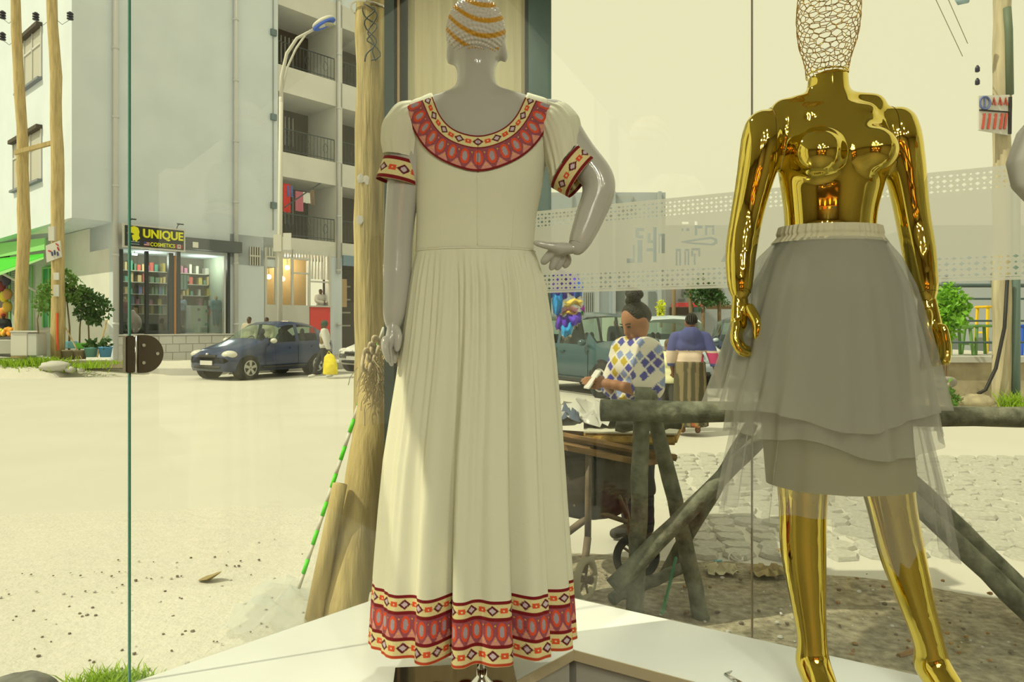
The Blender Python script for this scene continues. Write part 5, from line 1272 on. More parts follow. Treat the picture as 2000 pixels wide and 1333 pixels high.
# ================================================================ CARS
m_tyre = mat('tyre_rubber', (.025, .025, .025), .85); m_alloy = mat('alloy_wheel', (.45, .45, .45), .35, metal=.7)
m_cgl = mat_glass('car_glass', (.74, .86, .78), 1.5); m_cin = mat('car_interior', (.05, .05, .06), .9); m_plast = mat('black_plastic', (.02, .02, .022), .6)
m_head = mat('headlamp', (.6, .6, .55), .15); m_chr = m_steel
def car(name, label, origin, ang, paint, kind='hatch', sc=1.0, plate=True):
    """local x runs from the front bumper to the tail, y to the car's left-hand side, origin on the ground at the front centre"""
    if kind == 'hatch':
        L = 3.75; W_ = .84; st_ = [(0, .30, .55, .60, .62, .5), (.06, .22, .60, .68, .74, .55), (.3, .20, .68, .80, .81, .62), (.65, .20, .80, .89, .83, .68), (.98, .20, .90, .97, .84, .72), (1.10, .20, .92, 1.04, .84, .70), (1.35, .20, .93, 1.22, .84, .66), (1.70, .2, .94, 1.42, .84, .62), (1.95, .2, .95, 1.49, .84, .61), (2.22, .2, .955, 1.51, .84, .61), (2.34, .2, .96, 1.51, .84, .61), (2.75, .2, .97, 1.48, .84, .61), (3.0, .2, .98, 1.43, .84, .61), (3.25, .2, .99, 1.34, .83, .60), (3.5, .22, 1.0, 1.16, .81, .62), (3.66, .28, .95, 1.02, .77, .62), (3.75, .40, .80, .85, .68, .55)]
        win_side = ((1.30, 2.22), (2.34, 3.02)); wind = (1.10, 1.70); rear = (3.25, 3.5); wx = (.62, 2.98); wr = .30
    elif kind == 'suv':
        L = 4.4; W_ = .90; st_ = [(0, .40, .70, .78, .66, .55), (.08, .32, .80, .90, .82, .62), (.4, .30, .92, 1.00, .88, .7), (1.0, .30, 1.02, 1.06, .9, .76), (1.15, .30, 1.05, 1.14, .9, .74), (1.45, .3, 1.06, 1.42, .9, .70), (1.8, .3, 1.07, 1.66, .9, .68), (2.1, .3, 1.08, 1.74, .9, .68), (2.4, .3, 1.08, 1.76, .9, .68), (2.5, .3, 1.08, 1.76, .9, .68), (3.1, .3, 1.09, 1.75, .9, .68), (3.2, .3, 1.09, 1.74, .9, .68), (3.8, .3, 1.1, 1.70, .9, .68), (4.1, .32, 1.1, 1.58, .89, .68), (4.3, .36, 1.08, 1.25, .87, .70), (4.4, .5, .9, 1.0, .8, .65)]
        win_side = ((1.45, 2.4), (2.5, 3.1), (3.2, 3.8)); wind = (1.15, 1.8); rear = (4.1, 4.3); wx = (.85, 3.45); wr = .36
    sb_ = np.array(st_); xs = sorted(set([s_[0] for s_ in st_] + [v for w in win_side for v in w] + list(wind) + list(rear)))
    ca, sa_ = math.cos(ang), math.sin(ang)
    def T(x, y, z): return Vector((origin[0] + sc * (x * ca - y * sa_), origin[1] + sc * (x * sa_ + y * ca), origin[2] + sc * z))
    t = thing(name, label, 'car', origin); rings = []
    for x in xs:
        zb_, zs_, zr_, w, wr_ = [np.interp(x, sb_[:, 0], sb_[:, i]) for i in range(1, 6)]
        g = max(0, zr_ - zs_); hood = g < .2
        if hood: sec = [(0, zb_), (w * .88, zb_), (w * .97, zb_ + .10), (w, zb_ + .28), (w * .99, zs_ - .12), (w * .95, zs_), (w * .86, zs_ + g * .55), (w * .60, zr_), (0, zr_ + .015)]
        else: sec = [(0, zb_), (w * .88, zb_), (w * .97, zb_ + .10), (w, zb_ + .28), (w * .99, zs_ - .12), (w * .96, zs_), (wr_ + .06, zr_ - .09), (wr_ * .80, zr_ - .008), (0, zr_ + .02)]
        rings.append([(x, y, z) for y, z in sec] + [(x, -y, z) for y, z in sec[-2:0:-1]])
    n = len(rings[0]); B_ = MB(); GLS = []
    B_.v = [T(*p_) for r_ in rings for p_ in r_]
    for i in range(len(xs) - 1):
        xm = (xs[i] + xs[i + 1]) / 2
        for j in range(n):
            f = (i * n + j, i * n + (j + 1) % n, (i + 1) * n + (j + 1) % n, (i + 1) * n + j)
            jm = j if j < 8 else 15 - j
            side = jm == 5 and any(a < xm < c for a, c in win_side)
            fr = jm in (6, 7) and (wind[0] < xm < wind[1] or rear[0] < xm < rear[1])
            if side or fr: GLS.append(f)
            else: B_.f.append(f)
    B_.f += [tuple(reversed(range(n))), tuple(range((len(xs) - 1) * n, len(xs) * n))]
    o = B_.build('car_body', paint, t, True)
    gm_ = MB(); gm_.v = B_.v; gm_.f = GLS; gm_.build('windows', m_cgl, t)
    # belt trims, cabin, seats
    MB().add([T(x, y, z) for z in (.28, .80) for x, y in ((1.2, -.7), (3.2, -.7), (3.2, .7), (1.2, .7))], [(0, 3, 2, 1), (4, 5, 6, 7), (0, 1, 5, 4), (1, 2, 6, 5), (2, 3, 7, 6), (3, 0, 4, 7)]).build('cabin_floor', m_cin, t)
    for sx in (1.95, 2.75):
        for sy in (-.36, .36):
            MB().ball(T(sx + .08, sy, .90), (.12, .22, .3), 10, 8).build('seat_back', m_cin, t, True); MB().ball(T(sx + .12, sy, 1.22), (.06, .12, .10), 10, 8).build('headrest', m_cin, t, True)
    MB().tube([T(1.62 + .08 * math.cos(a), .36 + .17 * math.sin(a), .95 + .15 * math.cos(a)) for a in [2 * PI * i / 16 for i in range(17)]], .015, 5).build('steering_wheel', m_cin, t)
    for x in wx:
        for sy in (-1, 1):
            yo = sy * (W_ + .005); q = MB()
            q.tube([T(x, yo - sy * .28, wr * 1.0), T(x, yo - sy * .01, wr)], wr * 1.18, 22); q.build('wheel_arch', m_plast, t)
            q = MB(); q.tube([T(x, yo - sy * .20, wr), T(x, yo - sy * .17, wr), T(x, yo + sy * .0, wr), T(x, yo + sy * .025, wr)], [wr * .9 * sc, wr * sc, wr * sc, wr * .88 * sc], 26); wh = q.build('wheel', m_tyre, t, True)
            q = MB(); q.tube([T(x, yo + sy * .02, wr), T(x, yo + sy * .032, wr)], wr * .64 * sc, 24); q.build('rim', m_plast, wh)
            q = MB()
            for k in range(5):
                a = 2 * PI * k / 5 + .3
                q.poly([T(x + wr * (rr_ * math.cos(a) - ww * math.sin(a)), yo + sy * .03, wr + wr * (rr_ * math.sin(a) + ww * math.cos(a))) for rr_, ww in ((.05, -.09), (.60, -.14), (.60, .14), (.05, .09))], T(0, sy * .012, 0) - T(0, 0, 0))
            q.tube([T(x + wr * .62 * math.cos(a), yo + sy * .034, wr + wr * .62 * math.sin(a)) for a in [2 * PI * i / 24 for i in range(25)]], wr * .05 * sc, 6)
            q.build('spokes', m_alloy, wh)
    for sy in (-1, 1):
        y = sy * W_ * .72; hz = np.interp(.2, sb_[:, 0], sb_[:, 2]) - .0
        MB().ball(T(.20, y, hz), (.20 * sc, .17 * sc, .11 * sc), 14, 10).build('headlamp', m_head, t, True)
        MB().ball(T(wind[0] + .22, sy * (W_ + .10), np.interp(1.3, sb_[:, 0], sb_[:, 2]) + .06), (.09 * sc, .09 * sc, .07 * sc), 12, 8).build('wing_mirror', paint if kind == 'suv' else m_head, t, True)
        for hx in ([s_[1] - .16 for s_ in win_side[:2]]): MB().box(T(hx, sy * (W_ + .012), np.interp(hx, sb_[:, 0], sb_[:, 2]) - .16), (.18 * sc, .035, .035), rz=ang).build('door_handle', paint, t)
        for hx in (win_side[0][0] - .15, win_side[0][1] + .06, win_side[1][1] + .06):
            MB().tube([T(hx, sy * (W_ + .003), .36), T(hx, sy * (W_ + .003), np.interp(hx, sb_[:, 0], sb_[:, 2]) - .1)], .006, 4).build('door_gap', m_plast, t)
        MB().tube([T(wx[0] + .42, sy * (W_ + .008), .30), T(wx[1] - .42, sy * (W_ + .008), .30)], .035, 6).build('sill_trim', m_plast, t)
        MB().ball(T(L - .12, sy * W_ * .80, .85 * np.interp(L - .2, sb_[:, 0], sb_[:, 2])), (.08, .12, .16), 10, 8).build('tail_lamp', mat('tail_red', (.35, .02, .02), .3), t, True)
    gz_ = np.interp(.04, sb_[:, 0], sb_[:, 2])
    MB().tube([T(.02, -.34, gz_ + .02), T(-.012, 0, gz_ + .02), T(.02, .34, gz_ + .02)], .045, 8).build('grille', m_plast, t)
    MB().tube([T(.03, -.5, .33), T(-.02, 0, .33), T(.03, .5, .33)], .05, 8).build('lower_intake', m_plast, t)
    MB().ball(T(.0, 0, gz_ + .07), .045, 10, 8).build('badge', m_chr, t, True)
    if plate: MB().box(T(-.03, 0, .44), (.02, .46 * sc, .12), rz=ang).build('number_plate', m_paper, t)
    return t

# ================================================================ PEOPLE
def skin(n, c): return mat('skin_' + n, c, .55, spec=.3)
def person(label, base, face, H=1.65, cloth=(), arms=None, legs=None, hair=None, skin_m=None, head_turn=(0, 0), sk_vox=.012, lean=0.0, hs=1.0):
    """upright figure: base = feet point, face = angle of the facing direction; builds skin body, then clothing from `cloth`"""
    t = thing('person', label, 'person', base); s = H / 1.65
    fx, fy = math.cos(face), math.sin(face); f = np.array((fx, fy, 0)); r = np.array((fy, -fx, 0)); B0 = np.array(base, float); u = np.array((0, 0, 1.0))
    def X(a, b_, c_): return B0 + (r * a + f * (b_ + lean * max(0, c_ - .8)) + u * c_) * s
    R3 = np.stack([r, f, u], 1)
    J = dict(X=X, R=R3, s=s)
    arms = arms or {'R': [(.20, 0, 1.34), (.25, -.02, 1.07), (.25, .06, .84)], 'L': [(-.20, 0, 1.34), (-.25, -.02, 1.07), (-.25, .06, .84)]}
    legs = legs or {'R': [(.09, 0, .86), (.10, .01, .47), (.10, -.02, .08)], 'L': [(-.09, 0, .86), (-.10, .01, .47), (-.10, -.02, .08)]}
    ht = np.array((head_turn[0], head_turn[1]))
    hc = X(ht[0] * .03, .02 + ht[1] * .03, 1.535)
    yaw = rotm('Z', ht[0]); pit = rotm('X', ht[1]); RH = R3 @ yaw @ pit; sh_ = s; 
    def Hd(a, b_, c_): return hc + RH @ (np.array((a, b_, c_)) * s * hs)
    pr = [ell(hc, np.array((.072, .090, .105)) * s * hs, RH), ell(Hd(0, .032, -.055), np.array((.052, .058, .062)) * s * hs, RH), cone(Hd(0, -.01, -.06), X(0, 0, 1.36), .052 * s, .058 * s),
          cone(Hd(0, .085, .012), Hd(0, .103, -.028), .009 * s, .014 * s), cone(Hd(-.018, .088, -.062), Hd(.018, .088, -.062), .008 * s, .008 * s),
          ell(Hd(.074, -.005, -.01), np.array((.010, .022, .032)) * s, RH), ell(Hd(-.074, -.005, -.01), np.array((.010, .022, .032)) * s, RH), cone(Hd(0, .07, -.10), Hd(0, .06, -.09), .020 * s, .02 * s)]
    tor_ = [cone(X(-.13, 0, 1.335), X(.13, 0, 1.335), .062 * s, .062 * s), cone(X(-.08, .0, 1.22), X(.08, .0, 1.22), .105 * s, .105 * s), cone(X(-.06, 0, 1.05), X(.06, 0, 1.05), .092 * s, .092 * s), cone(X(-.07, 0, .93), X(.07, 0, .93), .108 * s, .108 * s)]
    ar = []; hands = []
    for k_ in ('R', 'L'):
        a = [X(*p_) for p_ in arms[k_]]; ar.append(schain(a, [.052 * s, .042 * s, .027 * s]))
        d = a[2] - a[1]; d /= np.linalg.norm(d); sd = np.cross(d, f + .3 * u); sd /= np.linalg.norm(sd)
        hands += [cone(a[2], a[2] + d * .085 * s, .026 * s, .034 * s, (np.cross(d, sd), .55))]
        for q_ in range(4):
            st_ = a[2] + d * .09 * s + sd * (.012 * (q_ - 1.5) * 1.35) * s; ln = (.062, .075, .07, .052)[q_] * s
            hands += fine(chain([st_, st_ + d * ln * .6 + f * .008 * s, st_ + d * ln + f * .02 * s], [.0085 * s, .008 * s, .006 * s]), .008)
        hands += fine(chain([a[2] + d * .03 * s - sd * .022 * s, a[2] + d * .06 * s - sd * .042 * s + f * .01 * s, a[2] + d * .088 * s - sd * .045 * s + f * .02 * s], [.011 * s, .0095 * s, .0075 * s]), .008)
    lg = []; feet = []
    for k_ in ('R', 'L'):
        a = [X(*p_) for p_ in legs[k_]]; lg.append(schain(a, [.085 * s, .058 * s, .036 * s]))
        feet += [cone(a[2] + np.array((0, 0, -.02)) * s, a[2] + (f * .13 + u * -.045) * s, .036 * s, .028 * s)]
    allp = pr + tor_ + ar[0] + ar[1] + hands + lg[0] + lg[1] + feet
    body('body', allp, skin_m, t, vox=sk_vox, k=.022 * s, smooth=1)
    J.update(tor=tor_, arR=ar[0], arL=ar[1], lgR=lg[0], lgL=lg[1], feet=feet, Hd=Hd, hc=hc, RH=RH, head=pr)
    m_ey = mat('eye_dark', (.015, .012, .01), .3)
    for sx in (-1, 1): MB().ball(Hd(sx * .030, .083, .006), (.013 * s, .008 * s, .007 * s), 8, 6).build('eye', m_ey, t, True); MB().tube([Hd(sx * .014, .090, .026), Hd(sx * .032, .090, .031), Hd(sx * .05, .078, .024)], .004 * s, 5).build('eyebrow', m_ey, t)
    MB().tube([Hd(-.020, .094, -.062), Hd(0, .099, -.060), Hd(.020, .094, -.062)], .004 * s, 5).build('lips', mat('lips', (.25, .07, .06), .5), t)
    if hair: hair(t, J)
    for c_ in cloth: c_(t, J)
    return t, J
def short_hair(m):
    def g(t, J):
        Hd, s = J['Hd'], J['s']
        body('hair', [ell(Hd(0, -.018, .028), np.array((.078, .088, .090)) * s, J['RH'])], m, t, vox=.012, k=.02)
    return g
m_hair = mat('black_hair', (.012, .010, .009), .5, bump=.6, bscale=90)
def cloth_of(name, keys, m, off, zlo=None, zhi=None, vox=.013, extra=None, colf=None):
    def g(t, J):
        ps = sum([J[k_] for k_ in keys], []) + (extra(J) if extra else [])
        X = J['X']; s = J['s']; bz = X(0, 0, 0)[2]
        def cut(a, b_, c_):
            d = np.full(a.shape, -1.0)
            if zlo is not None: d = np.maximum(d, bz + zlo * s - c_)
            if zhi is not None: d = np.maximum(d, c_ - bz - zhi * s)
            return d
        body(name, ps, m, t, vox=vox, k=.03 * s, off=off * s, smooth=1, cut=cut, colf=colf)
    return g
# ================================================================ cars on the street
m_blue = mat('blue_car_paint', (.014, .03, .10), .18, spec=.7); m_tealp = mat('teal_car_paint', (.03, .075, .095), .2, spec=.7); m_pale = mat('pale_blue_paint', (.42, .50, .58), .25, spec=.6); m_navy = mat('navy_paint', (.03, .05, .12), .2, spec=.6); m_whitep = mat('white_car_paint', (.6, .6, .58), .25)
fw = Vector((-7.15, 19.5, 0)); hx_ = Vector((.5, .866, 0)); sx_ = Vector((-.866, .5, 0))
car('parked_car', 'dark blue hatchback parked at the kerb outside the corner building', tuple(fw - hx_ * .62 * 1.05 + sx_ * .84 * 1.05), math.atan2(hx_.y, hx_.x), m_blue, 'hatch', 1.06)
car('parked_car', 'dark teal off-road car behind the bundle of coloured cloths', (3.0, 14.2, 0), math.radians(120), m_tealp, 'suv', 1.0)
o_ = P(1345, 0, 13.6); car('parked_car', 'pale blue car with wide bright windscreen behind the braided woman', (4.15, 16.8, 0), PI / 2 - .02, m_pale, 'suv', .98)
o_ = P(1500, 0, 14.2); car('parked_car', 'dark navy car mostly hidden behind the tulle skirt', (6.2, 15.6, 0), PI / 2 - .02, m_navy, 'suv', .98)
o_ = P(683, 0, 22.5); car('parked_car', 'white car peeking out behind the wooden pole', (o_.x, 22.8, 0), .9, m_whitep, 'hatch', 1.0)

# ================================================================ people
skA = skin('a', (.33, .16, .09)); skB = skin('b', (.11, .055, .035)); skC = skin('c', (.20, .10, .06))
# --- woman reading her phone
PN = np.random.RandomState(8)
def shirt_col(V):
    a = (V[:, 0] - V[:, 1] * .35) * 17; b_ = V[:, 2] * 17; u = (a + b_) * .7; w = (b_ - a) * .7
    iu = np.floor(u).astype(int); iw = np.floor(w).astype(int); h = (iu * 73856093 ^ iw * 19349663) & 1023
    fu = np.abs(u - iu - .5); fw_ = np.abs(w - iw - .5); ins = (fu < .40) & (fw_ < .40)
    c = np.tile(np.array((.60, .57, .52)), (len(V), 1)); hh = h % 10
    c[ins & (hh < 4)] = (.06, .06, .30); c[ins & (hh >= 4) & (hh < 6)] = (.20, .26, .48); c[ins & (hh == 6)] = (.42, .32, .03)
    return c
m_shirt = mat_col('print_blouse', .8)
bw = P(1242, 0, 4.85); bw = (bw.x, 4.85, 0.0)
def bun(t, J):
    Hd, s = J['Hd'], J['s'] * 1.16
    body('hair', [ell(Hd(0, -.022, .026), np.array((.080, .088, .092)) * s, J['RH']), ell(Hd(.0, -.075, .005), np.array((.06, .04, .06)) * s, J['RH'])], m_hair, t, vox=.010, k=.02)
    r = np.random.RandomState(2); bl_ = [ell(Hd(*(np.array((.0, -.060, .135)) + r.normal(size=3) * .022)), np.full(3, .028) * s) for _ in range(26)]
    body('hair_bun', bl_, m_hair, t, vox=.008, k=.008, smooth=0)
    MB().ball(Hd(.078, .0, -.05), .007, 8, 6).build('earring', m_steel, t, True)
arms_w = {'R': [(.19, 0, 1.33), (.235, .02, 1.06), (.06, .22, 1.10)], 'L': [(-.19, 0, 1.33), (-.23, .05, 1.08), (-.05, .26, 1.11)]}
face_w = math.radians(203)
tw, Jw = person('woman with a high bun in a blue and yellow diamond blouse looking at her phone', bw, face_w, 1.60, [
    cloth_of('blouse', ['tor'], m_shirt, .026, .86, 1.44, .010, lambda J: [cone(J['X'](.13, 0, 1.33), J['X'](.225, .025, 1.08), .055, .085), cone(J['X'](-.13, 0, 1.33), J['X'](-.22, .05, 1.10), .055, .085), cone(J['X'](-.05, 0, .92), J['X'](.05, 0, .92), .13, .13)] + J['arR'][:4] + J['arL'][:4], shirt_col),
    cloth_of('trousers', ['tor', 'lgR', 'lgL'], mat('dark_denim', (.02, .025, .04), .9), .014, .08, .98), cloth_of('shoes', ['feet'], mat('dark_shoes', (.03, .025, .02), .7), .010, None, None, .012)],
    arms_w, None, bun, skA, (.15, -.55), .0075, 0.0, 1.14)
ph_ = Jw['X'](0.0, .345, 1.135)
t = thing('mobile_phone', 'mobile phone with white back held by the woman in the blouse', 'phone', ph_)
MB().box(ph_, (.075, .012, .15), axes=(Vector((-math.sin(face_w), math.cos(face_w), 0)), Vector((math.cos(face_w), math.sin(face_w), .9)).normalized(), Vector((-.6 * math.cos(face_w), -.6 * math.sin(face_w), .75)).normalized())).build('case', m_whitep, t, bevel=.004)
# --- woman with braids, seen from behind
def braids(t, J):
    Hd, s = J['Hd'], J['s']
    body('hair', [ell(Hd(0, -.018, .026), np.array((.080, .090, .092)) * s, J['RH'])], m_hair, t, vox=.012, k=.02)
    for k_ in range(7):
        a = (k_ - 3) * .34; MB().tube([Hd(.082 * math.sin(a) * math.sin(p_), -.018 - .094 * math.cos(a) * math.sin(p_), .026 + .097 * math.cos(p_)) for p_ in [.15 + .2 * i for i in range(10)]], .010 * s, 6).build('braid', m_hair, t, True)
def hood_col(V):
    c = np.tile(np.array((.075, .085, .26)), (len(V), 1)); z = V[:, 2]; lo = (z < 1.13) & (z > .955)
    c[lo] = (.62, .50, .42); x = V[:, 0]; xm = np.median(x)
    c[lo & ((x - xm) > .10 - (z - .955) * -.3) & (z < 1.10)] = (.50, .06, .18)
    return c
def skirt_col(V):
    n_ = np.sin(V[:, 0] * 60 + np.sin(V[:, 1] * 35)); c = np.tile(np.array((.07, .06, .035)), (len(V), 1)); c[n_ > .2] = (.20, .16, .09)
    lowz = V[:, 2] < .42; h = ((np.floor(V[:, 0] * 28).astype(int) * 31 + np.floor(V[:, 2] * 28).astype(int) * 17 + np.floor(V[:, 1] * 28).astype(int) * 7) % 7)
    c[lowz & (h == 0)] = (.40, .08, .03); c[lowz & (h == 3)] = (.35, .22, .08); c[lowz & (h == 5)] = (.05, .06, .05)
    return c
bb = P(1348, 0, 9.6)
person('woman with braided hair in a blue and pink hooded jacket and long patterned skirt', (bb.x, 9.6, 0), math.radians(80), 1.62, [
    cloth_of('hooded_jacket', ['tor', 'arR', 'arL'], mat_col('hood_cloth', .9), .022, .93, 1.47, .013, lambda J: [ell(J['X'](0, -.09, 1.36), (.10, .06, .09))], hood_col),
    cloth_of('long_skirt', [], mat_col('skirt_print', .9), .0, .12, 1.0, .014, lambda J: [stack([(.10, *J['X'](0, 0, 0)[:2], .245, .22), (.40, *J['X'](0, 0, 0)[:2], .225, .2), (.75, *J['X'](0, 0, 0)[:2], .215, .18), (1.0, *J['X'](0, 0, 0)[:2], .20, .16)])], skirt_col)],
    {'R': [(.20, 0, 1.33), (.30, -.02, 1.07), (.36, .02, .80)], 'L': [(-.20, 0, 1.33), (-.25, .03, 1.07), (-.22, .12, .86)]}, None, braids, skC, (.2, 0), .013)
# --- child in a yellow shirt
bc = P(1306, 0, 9.9)
person('child with cropped hair in a pale yellow shirt beside the braided woman', (bc.x, 9.9, 0), math.radians(70), 1.28, [
    cloth_of('shirt', ['tor', 'arR', 'arL'], mat('pale_yellow_shirt', O(235, 225, 150, .9), .9), .03, .86, 1.43), cloth_of('trousers', ['tor', 'lgR', 'lgL'], mat('grey_trousers', (.06, .06, .055), .9), .02, .08, .97)],
    None, None, short_hair(mat('cropped_hair', (.12, .08, .05), .8)), skC, (0, 0), .016)
# --- distant man in dark clothes
bm_ = P(1203, 0, 26)
person('distant man in dark clothes standing by the pale building', (bm_.x, 26, 0), math.radians(250), 1.7, [cloth_of('coat', ['tor', 'arR', 'arL'], mat('dark_coat', (.03, .035, .05), .9), .03, .85, 1.45, .03), cloth_of('trousers', ['tor', 'lgR', 'lgL'], mat('dark_trousers', (.03, .03, .04), .9), .02, .08, .97, .03)],
       None, None, short_hair(m_hair), skB, (0, 0), .03)
# --- pedestrian with a yellow bag
bp_ = P(634, 0, 20.3); fp_ = math.radians(185)
tp, Jp = person('pedestrian in a white jacket and green headscarf carrying a yellow bag past the blue car', (bp_.x, 20.3, 0), fp_, 1.62, [
    cloth_of('jacket', ['tor', 'arR', 'arL'], mat('white_jacket', (.55, .54, .52), .9), .03, .82, 1.43, .02),
    cloth_of('trousers', ['tor', 'lgR', 'lgL'], mat('charcoal_trousers', (.035, .035, .04), .9), .012, .10, .97, .02),
    cloth_of('shoes', ['feet'], mat('white_shoes', (.58, .57, .55), .8), .012, None, None, .015)],
    {'R': [(.2, 0, 1.33), (.26, -.03, 1.06), (.26, .04, .82)], 'L': [(-.2, 0, 1.33), (-.26, -.08, 1.06), (-.27, -.16, .82)]},
    {'R': [(.09, .02, .86), (.1, .20, .48), (.1, .32, .08)], 'L': [(-.09, 0, .86), (-.1, -.02, .48), (-.1, -.22, .10)]}, None, skB, (.2, -.1), .02)
body('headscarf', [ell(Jp['Hd'](0, -.015, .02), (.09, .10, .105), Jp['RH'])], mat('green_scarf', (.03, .07, .045), .9), tp, vox=.02, k=.02)
MB().tube([Vector(Jp['X'](.05, .05, 1.44)), Vector(Jp['X'](-.16, .06, 1.25)), Vector(Jp['X'](-.18, .05, .98))], .05, 8, flat=.5).build('brown_scarf', mat('brown_scarf', (.30, .22, .12), .9), tp, True)
hb = Vector(Jp['X'](-.28, -.20, .74)); t = thing('carrier_bag', 'yellow and white plastic carrier bag held by the pedestrian', 'bag', hb - UP * .62)
body('bag_body', [stack([(hb.z - .62, hb.x + .02, hb.y - .05, .21, .10), (hb.z - .35, hb.x + .02, hb.y - .05, .20, .12), (hb.z - .12, hb.x, hb.y - .05, .15, .07), (hb.z - .04, hb.x, hb.y - .05, .07, .04)])], mat('yellow_bag', O(240, 205, 40, .95), .5, var=.2, scale=5), t, vox=.02)
MB().tube([hb + Vector((-.1, -.05, -.1)), hb + Vector((-.03, -.03, .03)), hb + Vector((.1, -.05, -.1))], .012, 6).build('handles', MATS['yellow_bag'], t)
# --- two men behind the blue car, kiosk keeper, stall keeper, children in the shop window
for x, y, d, lab in ((487, 628, 25.0, 'man in a pale shirt behind the bonnet of the blue car'), (521, 629, 25.5, 'man whose head shows above the roof of the blue car')):
    b_ = P(x, 0, d); hh = P(x, y - 9, d).z - .2
    person(lab, (b_.x, d, .2), math.radians(260), hh, [cloth_of('shirt', ['tor', 'arR', 'arL'], mat('beige_shirt', (.5, .44, .36), .9), .03, .85, 1.45, .03), cloth_of('trousers', ['tor', 'lgR', 'lgL'], MATS['dark_trousers'], .02, .08, .97, .03)], None, None, short_hair(m_hair), skB, (0, 0), .03)
kp = fpt(fs(626, -.45), 0, -.45); hz_ = fz(626, 566, -.45)
person('kiosk keeper in a white shirt leaning on the red kiosk counter', (kp.x, kp.y, hz_ - 1.62), math.atan2(NV.y, NV.x), 1.64, [cloth_of('white_shirt', ['tor', 'arR', 'arL'], MATS['white_jacket'], .03, .85, 1.44, .025)],
       {'R': [(.2, 0, 1.33), (.27, .12, 1.1), (.08, .30, 1.05)], 'L': [(-.2, 0, 1.33), (-.27, .12, 1.1), (-.08, .30, 1.03)]}, None, short_hair(m_hair), skB, (0, -.2), .022)
sk_ = LL(7, 660, .75)
person('stall keeper in a red cap and dark jacket sitting behind the heaped fruit', (sk_.x, sk_.y, sk_.z - .55), math.radians(280), 1.6, [cloth_of('jacket', ['tor', 'arR', 'arL'], MATS['dark_coat'], .03, .85, 1.44, .03)], None, None, lambda t, J: body('red_cap', [ell(J['Hd'](0, 0, .05), (.10, .11, .08), J['RH'])], mat('red_cap', (.4, .03, .03), .9), t, vox=.025, k=.02), skB, (0, 0), .03)
def kid(x, ytop, d, H, top, bot, lab, hairm):
    c_ = fpt(fs(x, d), 0, d); zz = fz(x, ytop, d) - H
    t_, _ = person(lab, (c_.x, c_.y, zz), math.atan2(NV.y, NV.x), H, [cloth_of('top', ['tor', 'arR', 'arL'], top, .03, .85, 1.44, .022), cloth_of('bottoms', ['tor', 'lgR', 'lgL'], bot, .022, .1, .95, .022)], None, None, short_hair(hairm), skin('pale', (.45, .3, .2)), (0, 0), .022)
    t_.name = 'child_mannequin'; t_['category'] = 'mannequin'
m_denim = mat('light_denim', (.16, .28, .36), .9)
kid(422, 578, -.5, 1.22, m_denim, mat('washed_jeans', (.16, .25, .33), .9), 'child mannequin in a denim outfit in the shop window, before the white counter', mat('fair_hair', (.35, .25, .12), .8))
kid(353, 577, -.8, 1.25, mat('blue_top', (.20, .28, .40), .9), MATS['dark_trousers'], 'child mannequin in a pale blue top beside the orange post', mat('ginger_hair', (.3, .15, .06), .8))
kid(243, 580, -.7, 1.25, mat('maroon_top', (.15, .02, .05), .9), MATS['dark_trousers'], 'child mannequin in a maroon top at the left of the shop door', mat('ginger_hair', (.3, .15, .06), .8))
# striped football shirt hanging in the window
js = thing('striped_shirt', 'sky blue and white striped football shirt hanging in the shop window', 'shirt', fpt(fs(357, -.2), fz(357, 566, -.2), -.2))
for k_ in range(5):
    a_, c_ = fs(350 + 3.2 * k_, -.2), fs(353.2 + 3.2 * k_, -.2); fbox(MB(), a_, c_, fz(357, 566, -.2), fz(357, 537, -.2), -.22, -.18).build('stripe', mat('sky_stripe', (.18, .38, .5), .9) if k_ % 2 == 0 else m_whitep, js)
for sx0, sx1 in ((347, 351), (365, 369)): fbox(MB(), fs(sx0, -.2), fs(sx1, -.2), fz(357, 549, -.2), fz(357, 538, -.2), -.22, -.18).build('sleeve', m_whitep, js)
pk = fpt(fs(262, -.5), fz(262, 632, -.5), -.5)
tag(body('pink_dress_form', [ell(pk, (.26, .2, .36)), ell(pk + Vector((-.05, 0, .3)), (.12, .1, .2))], mat('pink_lace', (.55, .38, .38), .8), None, vox=.03), 'puffed pink lace dress standing behind the shop door glass', 'dress')

# ================================================================ THINGS RIGHT OUTSIDE THE LEFT PANE
m_gpole = mat('grey_pole_wood', (0.42, 0.345, 0.18), .85, var=.4, scale=9, stretch=(4, 4, .3), bump=.5, bscale=20, spec=.1)
wp = thing('wooden_post', 'thick weathered wooden post standing outside by the shop corner', 'post', (P(722, 0, 3.95).x, 3.95, 0))
ps, rs = log_pts(P(722, 1175, 3.95), P(726, -120, 3.95), .098, .084, 22, .006, 4); MB().tube(ps, rs, 18).build('trunk', m_gpole, wp, True)
MB().tube([P(722 + 36 * math.cos(a), 18 + 3 * math.sin(a * 2), 3.95) + Vector((0, .1 * -math.sin(a), 0)) for a in [2 * PI * i / 20 for i in range(21)]], .006, 5).build('tie_wire', m_steel, wp)
rw = random.Random(12)
for k_ in range(3):
    pts = [P(735 + rw.uniform(-30, 18), 10 + 16 * i + rw.uniform(-8, 8), 3.84) for i in range(8)]
    sm2 = []
    for i in range(len(pts) - 1): sm2 += [pts[i].lerp(pts[i + 1], f) for f in (0, .33, .66)]
    for _ in range(3): sm2 = [sm2[0]] + [(sm2[i - 1] + sm2[i] * 2 + sm2[i + 1]) / 4 for i in range(1, len(sm2) - 1)] + [sm2[-1]]
    MB().tube(sm2, .004, 5).build('loose_wire', m_iron, wp, True)
